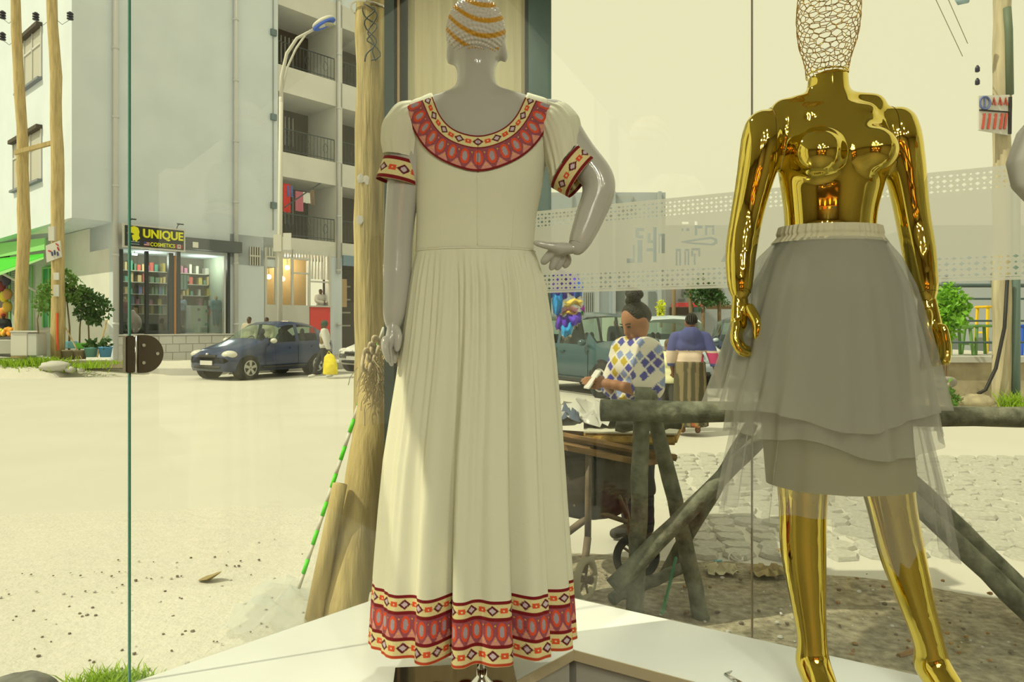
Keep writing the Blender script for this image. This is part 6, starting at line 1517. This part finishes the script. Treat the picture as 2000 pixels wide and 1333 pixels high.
for x, y in ((704, 348), (716, 352), (703, 430)): MB().ball(P(x, y, 3.862), (.02, .0015, .025), 7, 5, .3).build('paper_scrap', m_paper, wp)
m_tanlog = mat('tan_log', (0.46, 0.36, 0.17), .85, var=.2, scale=6, stretch=(4, 4, .4), bump=.3, bscale=15)
ll_ = thing('leaning_log', 'broad tan log leaning against the wooden post', 'log', P(672, 1200, 3.5))
ps, rs = log_pts(P(668, 1230, 3.45), P(752, 700, 3.7), .105, .10, 12, .004, 6); MB().tube(ps, rs, 16).build('trunk', m_tanlog, ll_, True)
l2 = thing('leaning_stake', 'narrow wooden slat leaning beside the broad tan log', 'slat', P(618, 1200, 3.4))
MB().tube([P(612, 1215, 3.4), P(664, 946, 3.45)], [.045, .036], 10).build('slat', m_tanlog, l2, True)
sp_ = thing('striped_stick', 'thin stick wound with green and white tape leaning on the wooden post', 'stick', P(585, 1160, 3.5))
a_, c_ = P(583, 1150, 3.45), P(750, 640, 3.72); m_tape = mat('green_tape', O(80, 200, 30, .9), .5); m_wtape = mat('white_tape', (.58, .57, .54), .6)
for k_ in range(19):
    f0, f1 = k_ / 19, (k_ + 1) / 19; MB().tube([a_.lerp(c_, f0), a_.lerp(c_, f1)], .0105 if k_ % 2 else .0095, 8).build('tape_band', m_tape if k_ % 2 else m_wtape, sp_, True)
# straw and rope bundle hung at the top of the leaning log
def strands(name, c0, n, spread, ln, m, label, seed, cat, rr_=.0022, hang=1.0):
    r = random.Random(seed); q = MB()
    for i in range(n):
        p_ = Vector(c0) + Vector((r.gauss(0, spread[0]), r.gauss(0, spread[1]), r.gauss(0, spread[2]))); pts = [p_]
        d = Vector((r.uniform(-.6, .6), r.uniform(-.6, .6), -hang * r.uniform(.3, 1))).normalized()
        for j in range(3): d = (d + Vector((r.uniform(-.4, .4), r.uniform(-.4, .4), -.25))).normalized(); pts.append(pts[-1] + d * ln * r.uniform(.2, .45))
        q.tube(pts, rr_, 3, False)
    return tag(q.build(name, m), label, cat, None, 'stuff')
strands('straw_bundle', P(742, 725, 3.55), 300, (.035, .03, .06), .10, mat('straw', (.56, .47, .30), .9), 'shaggy straw and rope fibres hanging from the leaning log', 3, 'straw')
for k_, (x, y, rx) in enumerate(((726, 690, .03), (717, 705, .036), (733, 676, .028))):
    tag(MB().tube([P(x, y, 3.5) + Vector((rx * math.cos(a) * .6, .02 * math.sin(3 * a), rx * 1.6 * math.sin(a))) for a in [2 * PI * i / 24 for i in range(25)]], .010, 6).build('rope_coil', mat('rope', (.55, .46, .33), .9), None, True), 'loop of pale rope on the leaning log, ' + ('middle', 'lowest', 'upper')[k_] + ' loop', 'rope', 'rope loops on the leaning log')
# crumpled plastic, leaf, stones, mat
m_plas = mat_see('thin_plastic', (.7, .74, .74), .35)
def crumple(name, c0, sx, sy, h, m, label, seed, cat='litter', n=10, parent=None):
    r = np.random.RandomState(seed); u = np.linspace(-1, 1, n); X_, Y_ = np.meshgrid(u, u)
    Z_ = r.uniform(0, 1, X_.shape) * h * (1 - .6 * np.maximum(np.abs(X_), np.abs(Y_))); c0 = np.array(c0)
    o = grid_mesh(name, np.stack([c0[0] + sx * (X_ + r.normal(size=X_.shape) * .06), c0[1] + sy * (Y_ + r.normal(size=X_.shape) * .06), c0[2] + .006 + Z_], -1), False, None, m, parent, False)
    return tag(o, label, cat) if parent is None else o
crumple('plastic_sheet', G(560, 1195, .02), .22, .3, .18, m_plas, 'crumpled clear plastic by the foot of the leaning slat', 3)
lf = thing('dry_leaf', 'curled dry brown leaf lying on the pale ground', 'leaf', G(408, 1137, .0))
pts = np.zeros((9, 5, 3)); c_ = G(408, 1135, .015)
for i in range(9):
    for j in range(5):
        u = i / 8; w = (j - 2) / 2 * math.sin(PI * (u * .9 + .06)); pts[i, j] = (c_.x - .06 + .13 * u, c_.y + .045 * w, c_.z + .10 * max(0, u - .45) ** 1.2 + .02 * abs(w))
grid_mesh('blade', pts, False, None, mat('dry_leaf', (.30, .24, .11), .8), lf)
rp = random.Random(31)
for k_ in range(110):
    x = rp.uniform(-20, 620); y = rp.choice([rp.uniform(1085, 1200), rp.uniform(1085, 1200), rp.uniform(1200, 1320)]); y -= (x - 250) * .12
    if y < 1000: continue
    p_ = G(x, y, .01)
    if (Vector((p_.x, p_.y, 0)) - KX).dot(N1) < .1: continue
    r_ = rp.uniform(.004, .010); tag(MB().ball(p_ + UP * .008, (r_, r_, r_ * .6), 6, 4, .25).build('pebble', mat('pebble_dark', (.16, .13, .10), .95) if k_ % 3 else m_conc), 'small pebble on the pale ground outside the left pane', 'pebble', 'pebbles outside the left pane')
tag(MB().ball(G(40, 1345, .02), (.13, .10, .05), 16, 10, .05).build('grey_stone', mat('grey_stone', (.16, .16, .15), .9, var=.3, scale=20), None, True), 'dark grey stone at the bottom left corner', 'stone')
pts_spread = (.05, .03)
grass('turf_tuft', [np.array(G(x, y, 0)) for x, y in ((180, 1350), (205, 1345), (230, 1342), (255, 1342), (215, 1360))], 900, .07, m_grass, 'clump of bright green turf at the bottom of the left pane', 12, .004)

# ================================================================ LOG BARRIER OUTSIDE THE RIGHT PANE
m_log = mat('grey_log', (.135, .145, .11), .85, var=.35, scale=16, bump=.5, bscale=30, spec=.15, col2=(.25, .255, .20))
lb = thing('log_barrier', 'barrier of rough grey logs lashed into trestles outside the right pane', 'barrier', (P(1500, 0, 3.4).x, 3.4, 0))
YF = 3.4
LOGS = [((1172, 803, 3.36), (2060, 815, 3.36), .050, .047), ((1240, 1225, 3.42), (1256, 757, 3.42), .043, .040), ((1376, 1235, 3.50), (1268, 765, 3.52), .042, .036), ((1195, 1150, 3.28), (1515, 826, 3.52), .044, .036),
        ((1300, 1125, 3.75), (1470, 826, 3.58), .036, .032), ((1204, 833, 3.62), (1330, 826, 3.62), .030, .030), ((1195, 1170, 3.4), (1345, 1105, 3.66), .030, .028), ((1200, 793, 3.50), (1480, 803, 3.50), .020, .020), ((1560, 800, 3.45), (2060, 803, 3.45), .022, .022),
        ((1640, 842, 3.5), (2050, 1235, 3.2), .038, .046), ((1672, 836, 3.62), (2060, 1215, 3.42), .040, .050), ((1560, 1235, 3.5), (1800, 820, 3.5), .038, .034)]
for i, (a_, c_, r0, r1) in enumerate(LOGS[:11]):
    ps, rs = log_pts(P(*a_), P(*c_), r0, r1, 12, .005, 20 + i); MB().tube(ps, rs, 14).build('log', m_log, lb, True)
MB().tube([P(1320, 1090, 3.6), P(1308, 1140, 3.45), P(1293, 1200, 3.35)], .008, 5).build('green_string', mat('green_string', (.05, .22, .10), .6), lb)

# ================================================================ HANDCART WITH GOODS
YC = 4.15
ct = thing('handcart', 'rusty wheeled handcart with wooden boards beside the log trestle', 'cart', (P(1180, 0, YC).x, YC, 0))
m_rust = mat('rusty_metal', (.16, .12, .08), .7, var=.4, scale=8); m_board = mat('cart_board', (.28, .16, .065), .8, var=.3, scale=7, stretch=(1, 4, 4)); m_tub = mat('cart_tub', (.06, .05, .045), .8, var=.6, scale=9)
MB().poly([P(1060, 838, 4.5), P(1180, 846, 4.2), P(1300, 895, 3.95), P(1255, 900, 3.75), P(1060, 860, 3.8)], (0, 0, -.03)).build('tray_board', m_board, ct)
MB().tube([P(1090, 850, 3.75), P(1320, 895, 3.85)], .020, 6).build('tray_rail', m_board, ct)
body('tub', [stack([(P(0, 1000, 4.1).z, P(1150, 0, 4.1).x, 4.12, .20, .22), (P(0, 950, 4.1).z, P(1150, 0, 4.1).x, 4.12, .26, .28), (P(0, 880, 4.1).z, P(1155, 0, 4.1).x, 4.12, .30, .30)])], m_tub, ct, vox=.02)
for a_, c_, r_ in (((1150, 890, 3.8), (1148, 1050, 3.82), .018), ((1180, 900, 3.9), (1225, 1010, 3.9), .014), ((1215, 960, 3.95), (1240, 1090, 3.95), .016), ((1120, 985, 3.9), (1225, 1020, 3.9), .014), ((1225, 870, 4.0), (1170, 960, 4.0), .012), ((1148, 1050, 3.82), (1140, 1120, 3.75), .02), ((1110, 1040, 3.95), (1150, 1010, 3.9), .02)):
    MB().tube([P(*a_), P(*c_)], r_, 8).build('strut', m_rust, ct, True)
def wheel(x, y, Y, R, yaw, mt, nm='wheel'):
    c_ = P(x, y, Y); ax = Vector((math.cos(yaw), math.sin(yaw), 0)); q = MB(); q.tube([c_ + ax * (R * math.cos(a)) + UP * (R * math.sin(a)) for a in [2 * PI * i / 28 for i in range(29)]], R * .20, 8); w = q.build(nm, mt, ct, True)
    q = MB()
    for k_ in range(5): a = 2 * PI * k_ / 5; q.tube([c_, c_ + ax * (R * .9 * math.cos(a)) + UP * (R * .9 * math.sin(a))], R * .07, 5)
    q.tube([c_ + ax.cross(UP) * -.04, c_ + ax.cross(UP) * .04], R * .2, 8); q.build('spokes', m_rust, w)
wheel(1243, 1088, 4.05, .115, .15, m_tyre); wheel(1143, 1133, 3.75, .10, 1.0, mat('pale_wheel', (.40, .36, .26), .8))
m_foam = mat('foam_edge', (.42, .26, .06), .95, var=.3, scale=20, bump=.6, bscale=40); m_foamt = mat('foam_top', (.52, .50, .42), .9)
fm_ = thing('foam_mattress', 'slab of yellow foam with pale cover lying on the handcart', 'foam slab', P(1220, 880, 4.1))
fa, fb_, fc, fd = P(1140, 836, 3.82), P(1322, 872, 3.75), P(1338, 848, 4.6), P(1140, 812, 4.75)
za_ = fa.z
q = MB(); q.poly([Vector((p_.x, p_.y, P(0, 862, 3.9).z)) for p_ in (fa, fb_, fc, fd)], (0, 0, .055)); q.build('slab', m_foam, fm_, bevel=.012)
q = MB(); q.poly([Vector((p_.x, p_.y, P(0, 862, 3.9).z + .056)) for p_ in (fa, fb_, fc, fd)], (0, 0, .008)); q.build('cover', m_foamt, fm_)
zt_ = P(0, 862, 3.9).z + .064
crumple('plastic_sheets', (P(1140, 0, 4.25).x, 4.25, zt_), .30, .34, .16, mat('pale_plastic', (.52, .52, .50), .35, spec=.6), 'heap of crumpled pale plastic sheeting on the handcart', 9, 'plastic', 16)
crumple('netting', (P(1095, 0, 4.0).x, 4.0, zt_ + .02), .10, .12, .14, mat('dark_netting', (.10, .13, .2), .9), 'small heap of dark blue netting at the near end of the cart', 5, 'netting', 10)
tag(crumple('cloth_scrap', P(1275, 935, 4.4), .07, .05, .02, MATS['dark_trousers'], 'x', 2), 'dark cloth leg shape hanging below the foam slab', 'cloth')
dk = thing('dark_trouser_leg', 'dark trouser leg hanging down behind the log trestle', 'cloth', P(1268, 965, 4.6))
body('cloth_leg', [cone(P(1255, 890, 4.6), P(1268, 958, 4.55), .05, .05, ((0, 1, 0), .5))], MATS['dark_trousers'], dk, vox=.015)
bpy.data.objects.remove(bpy.data.objects['cloth_scrap'])
# bundle of coloured cloths hung outside the glass
cbn = thing('cloth_bundle', 'hanging bundle of frayed purple, blue and yellow cloths outside the pane', 'cloths', P(1108, 660, 4.3))
CC = [((1092, 560, 30, 46), (75, 50, 150)), ((1118, 556, 26, 40), (80, 55, 160)), ((1088, 595, 18, 40), (30, 130, 190)), ((1128, 565, 18, 34), (25, 80, 150)), ((1118, 592, 34, 12), (235, 180, 70)), ((1112, 605, 36, 12), (225, 150, 130)), ((1112, 613, 30, 8), (235, 170, 60)), ((1098, 632, 24, 30), (85, 45, 140)), ((1120, 624, 26, 22), (90, 60, 160)), ((1106, 645, 22, 24), (40, 140, 190)), ((1138, 605, 8, 12), (150, 40, 140)), ((1136, 612, 7, 6), (60, 150, 60)), ((1100, 540, 40, 18), (70, 50, 140))]
for k_, ((x, y, w, h_), cc) in enumerate(CC):
    r = np.random.RandomState(k_); R, N_ = 12, 16; pts = np.zeros((R, N_, 3))
    for i in range(R):
        for j in range(N_):
            u = j / (N_ - 1) - .5; v = i / (R - 1) - .5; bulge = .05 * math.cos(PI * u) * math.cos(PI * v)
            p_ = P(x + w * u * (1 + .12 * math.sin(5 * v + k_)), y + h_ * v + 3 * math.sin(7 * u + k_), 4.3); pts[i, j] = p_ + Vector((0, -bulge - .012 * (k_ % 5) + .012 * math.sin(11 * u + 3 * k_), 0))
    pts += r.normal(size=pts.shape) * .0012
    cl_ = grid_mesh('cloth_piece', pts, False, None, mat('bundle_cloth_%d' % k_, O(*cc, .75), .9), cbn)
    q = MB(); e_ = pts[-1]
    for j in range(0, N_ - 1): q.tube([e_[j], e_[j] + np.array((r.normal() * .004, -.004, -r.uniform(.005, .02)))], .0012, 3, False)
    q.tube([tuple(p_ + np.array((0, -.004, 0))) for p_ in e_], .0016, 4); q.build('fringe', mat('frayed_edge', (.6, .55, .45), .9), cl_)
MB().tube([P(1100, 538, 4.3), P(1085, 500, 3.9), P(1068, 480, 3.42)], .006, 5).build('hanging_cord', m_iron, cbn)

# ================================================================ COBBLES, LITTER AND SHADOW CASTERS
cbp = bpy.data.objects['ground_soil']
m_cob = mat('cobble_stone', (.46, .455, .41), .9, var=.14, scale=4, bump=.4, bscale=30)
cm = []
rc = random.Random(41)
for k_ in range(5):
    b = MB(); n = 7; pr_c = [(1, 0), (1, .6), (.8, 1)]
    ang = sorted(2 * PI * (i + rc.uniform(-.25, .25)) / n for i in range(n)); rad = [rc.uniform(.8, 1.05) for _ in range(n)]
    for sc_, z in ((1, 0), (1, .55), (.86, 1.0)): b.v += [(math.cos(a) * r_ * sc_, math.sin(a) * r_ * sc_, z) for a, r_ in zip(ang, rad)]
    for i in range(2): b.f += [(i * n + j, i * n + (j + 1) % n, (i + 1) * n + (j + 1) % n, (i + 1) * n + j) for j in range(n)]
    b.f.append(tuple(range(2 * n, 3 * n))); me = b.mesh('cobblestone'); me.materials.append(m_cob); cm.append(me)
cnt = 0
rowY = 4.55
while rowY < 8.4 and cnt < 300:
    step = .215; x = 1.15 + .15 * (rowY - 4.5) + rc.uniform(0, .1)
    while x < rowY * .74 + .15 and cnt < 300:
        if rowY > 4.7 - .25 * (x - 1) + .2 * math.sin(3 * x):
            o = bpy.data.objects.new('cobblestone', cm[cnt % 5]); COL.objects.link(o); o.parent = cbp
            o.location = (x + rc.uniform(-.02, .02), rowY + rc.uniform(-.02, .02), -.035 + rc.uniform(-.006, .006)); o.rotation_euler = (rc.uniform(-.05, .05), rc.uniform(-.05, .05), rc.uniform(0, 6.28)); o.scale = (.124, .106, .05); cnt += 1
        x += step * rc.uniform(.93, 1.1)
    rowY += .185
for k_, (x, y, sx, cc, lab) in enumerate(((1500, 1122, .10, (.36, .29, .15), 'crumpled brown paper bag by the vertical glass seam'), (1410, 1118, .09, (.5, .46, .32), 'pale crumpled paper left of the glass seam'), (1545, 1085, .07, (.33, .25, .14), 'scrap of brown cardboard behind the gold leg'))):
    crumple('paper_litter', G(x, y, .03), sx, sx * .8, .07, mat('litter_%d' % k_, cc, .9), lab, 40 + k_)
tag(MB().tube([G(1755, 1283, .03), G(1795, 1270, .03)], .012, 6).build('wood_scrap', m_board), 'short broken stick lying on the soil between the gold legs', 'stick')
tag(MB().tube([G(1395, 1097, .03), G(1410, 1096, .03)], .007, 5).build('blue_straw', mat('blue_plastic', (.15, .4, .5), .5)), 'short pale blue plastic tube on the soil', 'litter')
q = MB(); q.tube([G(1437 + 14 * math.cos(a * 1.7), 1088 + 9 * math.sin(a * 2.3), .035) for a in [i * .25 for i in range(26)]], .003, 4); tag(q.build('white_string', m_paper), 'tangled white string on the soil', 'string')
for k_ in range(160):
    x = rp.uniform(1130, 1990); y = rp.uniform(1120, 1330); p_ = G(x, y, .03)
    if (p_ - KX).dot(N2) < .12: continue
    r_ = rp.uniform(.004, .014); tag(MB().ball(p_ + UP * .006, (r_, r_, r_ * .6), 6, 4, .3).build('soil_pebble', (m_conc, MATS['pebble_dark'], m_board)[k_ % 3] if k_ % 9 else m_paper), 'small pebble or scrap on the shaded soil outside the right pane', 'pebble', 'pebbles on the shaded soil')

# ================================================================ TERRACE, STOOLS AND POLE ON THE RIGHT
YT = 12.6
m_twall = mat('terrace_render', (.42, .36, .25), .95, var=.25, scale=3, bump=.4, bscale=10)
tr = thing('terrace', 'low rendered terrace wall with slab and blue-grey railing on the right', 'terrace', (P(1900, 0, YT).x, YT, 0))
xa, xb = P(1815, 0, YT).x, P(2120, 0, YT).x; zT = P(0, 708, YT).z
MB().box(((xa + xb) / 2, YT + 3, zT / 2), (xb - xa, 6, zT)).build('retaining_wall', m_twall, tr); MB().box(((xa + xb) / 2, YT + 2.95, zT + .05), (xb - xa + .1, 6.1, .10)).build('slab', m_conc, tr)
m_rail = mat('rail_blue', (.06, .10, .11), .5)
for y in (558, 584, 627, 669): MB().tube([Vector((xa, YT + .15, P(0, y, YT + .15).z)), Vector((xb, YT + .15, P(0, y, YT + .15).z))], .035 if y == 558 else .018, 8).build('rail', m_rail, tr, True)
for x in (1822, 1942, 2060): MB().tube([P(x, 708, YT + .15), P(x, 556, YT + .15)], .03, 8).build('rail_post', m_rail, tr, True)
def stool(x, w, ytop, mm, lab, d):
    zs_ = P(0, ytop, YT + d).z; xc_ = P(x, 0, YT + d).x; t = thing('plastic_stool', lab, 'stool', (xc_, YT + d, zT + .1), 'plastic stools on the terrace')
    MB().box((xc_, YT + d, zs_), (w * 1.05, w, .05)).build('seat', mm, t, bevel=.015)
    for sx in (-1, 1):
        for sy in (-1, 1): MB().tube([(xc_ + sx * w * .40, YT + d + sy * w * .38, zs_), (xc_ + sx * w * .5, YT + d + sy * w * .46, zT + .10)], .032, 6).build('leg', mm, t)
        MB().tube([(xc_ + sx * w * .46, YT + d - w * .42, (zs_ + zT) / 2), (xc_ + sx * w * .46, YT + d + w * .42, (zs_ + zT) / 2)], .02, 5).build('stretcher', mm, t)
m_gst = mat('green_plastic', O(95, 130, 60, .7), .5); m_yst = mat('yellow_plastic', O(220, 175, 30, .8), .5); m_bst = mat('blue_plastic_stool', O(40, 80, 150, .7), .5)
stool(1866, .42, 640, m_gst, 'green plastic stool nearest the bush', .7); stool(1915, .45, 637, m_gst, 'green plastic stool in front of the yellow one', .9); stool(1935, .40, 600, m_yst, 'tall yellow plastic stool behind the wooden pole', 1.6); stool(2003, .42, 637, m_bst, 'blue plastic stool right of the green pipe', .8)
bsh = thing('garden_bush', 'bright green leafy bush growing before the terrace railing', 'bush', P(1845, 705, 11.9))
for dx in (-8, 0, 8): MB().tube([P(1845 + dx * .3, 760, 11.9), P(1846 + dx, 660, 11.9), P(1848 + 2 * dx, 600, 11.9)], .02, 6).build('stem', MATS['bark'], bsh)
m_bush = mat('bush_leaf', O(110, 160, 35, .75), .5, trans=.3, var=.35, scale=6)
foliage('foliage', [(P(1835, 605, 11.9), (.2, .25, .35)), (P(1855, 585, 11.9), (.2, .25, .25)), (P(1862, 615, 11.9), (.22, .25, .3)), (P(1840, 650, 11.9), (.18, .2, .3)), (P(1878, 596, 11.9), (.12, .15, .18)), (P(1852, 566, 11.9), (.08, .1, .14))], 1300, .095, m_bush, bsh, 14)
up_ = thing('utility_pole', 'thick pale wooden utility pole with placard standing before the terrace', 'pole', P(1957, 795, 11.8))
ps, rs = log_pts(P(1957, 811, 11.8), P(1957, -120, 11.8), .145, .125, 18, .008, 9); MB().tube(ps, rs, 14).build('trunk', mat('pale_pole', (.46, .40, .28), .9, var=.2, scale=5, stretch=(3, 3, .3)), up_, True)
MB().tube([P(1984, 800, 11.7), P(1984, 290, 11.7)], .065, 10).build('green_pipe', mat('green_pipe', (.13, .20, .19), .5), up_, True)
MB().tube([P(1968, 540, 11.6), P(1962, 640, 11.6), P(1945, 720, 11.6), P(1925, 762, 11.6), P(1910, 770, 11.6)], .028, 7).build('black_cable', m_plast, up_, True)
MB().tube([P(1967, 15, 11.65), P(1970, 60, 11.65), P(1972, 185, 11.65)], .06, 8).build('dark_conduit', mat('conduit', (.12, .16, .11), .6), up_, True)
pc = thing('placard', 'white placard with red lettering and blue emblem nailed to the right pole', 'sign', P(1942, 262, 11.6))
MB().poly([P(1912, 187, 11.6), P(1972, 185, 11.6), P(1972, 264, 11.6), P(1912, 254, 11.6)], (0, .03, 0)).build('board', m_paper, pc)
m_ir = mat('ink_red_light', (.45, .08, .06), .8); m_ib = mat('ink_blue_light', (.12, .16, .4), .8)
MB().tube([P(1924 + 10 * math.cos(a), 201 + 12 * math.sin(a), 11.585) for a in [2 * PI * i / 20 for i in range(21)]], .016, 5).build('emblem', m_ib, pc); MB().tube([P(1924, 192, 11.585), P(1924, 210, 11.585)], .014, 5).build('emblem_bar', m_ib, pc)
for x in (1941, 1953, 1964): MB().tube([P(x - 2, 204, 11.585), P(x, 191, 11.585), P(x + 4, 206, 11.585)], .014, 5).build('letter', m_ir, pc)
for x in (1921, 1932, 1944, 1956, 1964): MB().tube([P(x + 2, 222, 11.585), P(x, 240, 11.585), P(x - 2, 252, 11.585)], .02, 5).build('letter', m_ir, pc)
MB().tube([P(1913, 215, 11.585), P(1971, 219, 11.585)], .012, 4).build('rule_line', m_plast, pc)
MB().tube([P(1973, 190, 11.6), P(1972, 262, 11.6)], .03, 6).build('edge_rod', m_plast, pc)
tag(MB().ball(P(1905, 785, 11.5), (.30, .2, .12), 14, 9, .1).build('rough_stone', mat('brown_stone', (.36, .31, .21), .95, var=.3, scale=6), None, True), 'rough pale stone at the foot of the terrace wall', 'stone')
pts_spread = (.12, .06)
grass('weed_tuft', [np.array(P(1975, 800, 11.4)), np.array(P(1985, 800, 11.4))], 140, .3, m_grass, 'grass tuft at the foot of the right pole', 5, .012)
wd = thing('weed_plant', 'straggly weed with small leaves at the foot of the terrace wall', 'weed', P(1855, 795, 11.3))
MB().tube([P(1855, 818, 11.3), P(1853, 770, 11.3), P(1856, 748, 11.3)], .012, 5).build('stem', MATS['bark'], wd); foliage('leaves', [(P(1855, 770, 11.3), (.06, .08, .2)), (P(1866, 785, 11.3), (.1, .08, .09))], 70, .09, m_leaf, wd, 3)
tyr = thing('half_buried_tyre', 'grey tyre leaning against the terrace wall behind the tulle', 'tyre', P(1835, 775, 11.6))
MB().tube([P(1835 + 26 * math.cos(a), 750 + 10 * math.sin(a), 11.6) + Vector((0, .15 * math.sin(a), 0)) for a in [2 * PI * i / 24 for i in range(25)]], .05, 8).build('ring', mat('grey_tyre', (.3, .29, .26), .8), tyr, True)
# overhead wires on the right
for k_, (a_, c_, lab) in enumerate(((P(1800, -60, 11), P(1880, 110, 12), 'thin overhead wire, left of the two at the upper right'), (P(1835, -40, 11), P(1890, 85, 12), 'thin overhead wire, right of the two at the upper right'))):
    tag(MB().tube([a_, a_.lerp(c_, .5), c_], .006, 4).build('overhead_wire', mat('wire_grey', (.35, .33, .25), .7)), lab, 'wire')
tag(MB().tube([P(1870, -5, 11.5), P(1874, 4, 11.5), P(1890, 0, 11.5)], .05, 8).build('blue_bulb', mat('pale_blue_bulb', (.3, .42, .5), .4), None, True), 'small pale blue bulb fitting near the upper right corner', 'lamp')
for x, y in ((1909, 135), (1909, 160)):
    t = thing('hanging_insulator', 'dark hanging insulator left of the right pole, ' + ('upper' if y < 150 else 'lower') + ' one', 'insulator', P(x, y, 11.7), 'insulators by the right pole'); MB().lathe(P(x, y, 11.7), [(.02, -.05), (.035, -.04), (.035, .02), (.015, .06)], 10).build('bell', m_ins, t, True)

# ================================================================ FAR SIDE OF THE STREET
m_far = mat('far_shaded_render', (.37, .41, .45), .9, var=.03, scale=.6)  # shade of the facades put into one even grey-blue colour
m_farg = mat('far_grey_window', (.16, .19, .20), .5); m_farw = mat('far_frame', (.36, .38, .38), .7)
YB_ = 30.0
fbd = thing('far_building', 'pale sunlit building with barred ground floor windows across the street', 'building', (P(1170, 0, YB_).x, YB_, 0))
def farbox(nm, x0, x1, y0, y1, m, d0=0.0, d1=.1, Y=YB_, par=None):
    a_, c_ = P(x0, y1, Y), P(x1, y0, Y); MB().box(((a_.x + c_.x) / 2, Y - (d0 + d1) / 2, (a_.z + c_.z) / 2), (c_.x - a_.x, d1 - d0, c_.z - a_.z)).build(nm, m, par or fbd)
farbox('wall', 1010, 1300, 376, 700, m_far, -4, 0)
for x0, x1, y0, y1 in ((1060, 1120, 380, 415), (1195, 1236, 384, 408), (1133, 1180, 382, 412)): farbox('upper_window', x0, x1, y0, y1, m_farw, 0, .05); farbox('upper_pane', x0 + 3, x1 - 3, y0 + 4, y1, mat('far_pane', (.33, .38, .42), .4), .05, .08)
for x0, x1, y0, y1 in ((1140, 1160, 572, 616), (1202, 1220, 566, 608), (1226, 1233, 568, 584), (1266, 1280, 570, 620)): farbox('lower_window', x0, x1, y0, y1, m_farg, 0, .05)
for x in range(1142, 1160, 4): farbox('window_bar', x, x + 1.4, 572, 616, m_farw, .06, .1)
for x0, x1 in ((1160, 1169), (1196, 1201), (1284, 1290)): farbox('pilaster', x0, x1, 376, 690, m_far, 0, .25)
farbox('blue_door', 1170, 1196, 566, 660, mat('pale_blue_door', (.36, .42, .50), .6), 0, .08); farbox('far_van', 1170, 1200, 622, 665, m_whitep, 1.0, 2.2)
bk = thing('rear_building', 'white terrace block with green windows far behind the parked cars', 'building', (P(1370, 0, 45).x, 45, 0))
farbox('wall', 1300, 1460, 440, 690, m_far, -5, 0, 45, bk)
for x0, x1, y0, y1 in ((1332, 1338, 563, 580), (1342, 1352, 561, 580), (1394, 1408, 559, 563), (1325, 1337, 584, 588)): farbox('window', x0, x1, y0, y1, m_farg, 0, .1, 45, bk)
farbox('red_canopy', 1307, 1352, 594, 601, mat('red_canopy', O(190, 60, 55, .8), .8), .5, 2.5, 45, bk); farbox('stall_opening', 1307, 1345, 601, 616, m_dark, 0.05, .2, 45, bk); farbox('green_box', 1352, 1366, 594, 610, mat('far_teal', (.1, .2, .2), .7), .1, .5, 45, bk)
for i, (x, y0, y1, cr, lab) in enumerate(((1316, 560, 622, [], 'thin bare tree trunk beside the red canopy'), (1350, 556, 620, [(1362, 572, .7), (1372, 560, .8), (1380, 580, .7), (1368, 590, .5)], 'dark leafy tree before the far white terrace'), (1373, 590, 622, [(1382, 566, .5)], 'slim tree right of the dark leafy tree'), (1405, 565, 612, [(1398, 578, .35)], 'pale slanted tree near the gold arm'))):
    t = thing('street_tree', lab, 'tree', Vector((P(x, y1, 38).x, 38, 0)), 'street trees far behind the cars'); MB().tube([Vector((P(x + (4 if i == 1 else 0), y1, 38).x, 38, 0)), P(x - (4 if i == 1 else 0), y0, 38)], .1, 7).build('trunk', MATS['bark'], t, True)
    if cr: foliage('foliage', [(P(cx_, cy_, 38), (r_, r_, r_ * .8)) for cx_, cy_, r_ in cr], 420, .22, m_leaf2, t, 30 + i)
fo = thing('yellow_shrub', 'bright yellow-green shrub beside the pale building', 'shrub', P(1291, 625, 28)); MB().tube([P(1291, 640, 28), P(1291, 600, 28)], .05, 6).build('stem', MATS['bark'], fo); foliage('foliage', [(P(1291, 600, 28), (.13, .2, .28)), (P(1291, 615, 28), (.12, .2, .2))], 260, .12, mat('yellow_leaf', O(200, 205, 30, .9), .7), fo, 6)
hg_ = thing('hedge_row', 'low dark hedge along the far terrace wall', 'hedge', P(1395, 600, 44)); foliage('foliage', [(P(1395 + 10 * k_, 592, 44), (.35, .3, .25)) for k_ in range(-1, 3)], 300, .16, m_leaf2, hg_, 8); MB().tube([P(1380, 600, 44), P(1430, 600, 44)], .15, 6).build('stems', MATS['bark'], hg_)
rt = thing('terrace_back_building', 'pale blown-out facade behind the terrace stools', 'building', (P(1900, 0, 24).x, 24, 0))
farbox('wall', 1805, 2100, 440, 700, m_far, -4, 0, 24, rt)
for x0, x1, y0, y1 in ((1812, 1822, 545, 560), (1840, 1850, 540, 556), (1856, 1868, 660, 700), (1905, 1930, 660, 690), (1935, 1940, 535, 560)): farbox('window', x0, x1, y0, y1, m_farg, 0, .06, 24, rt)
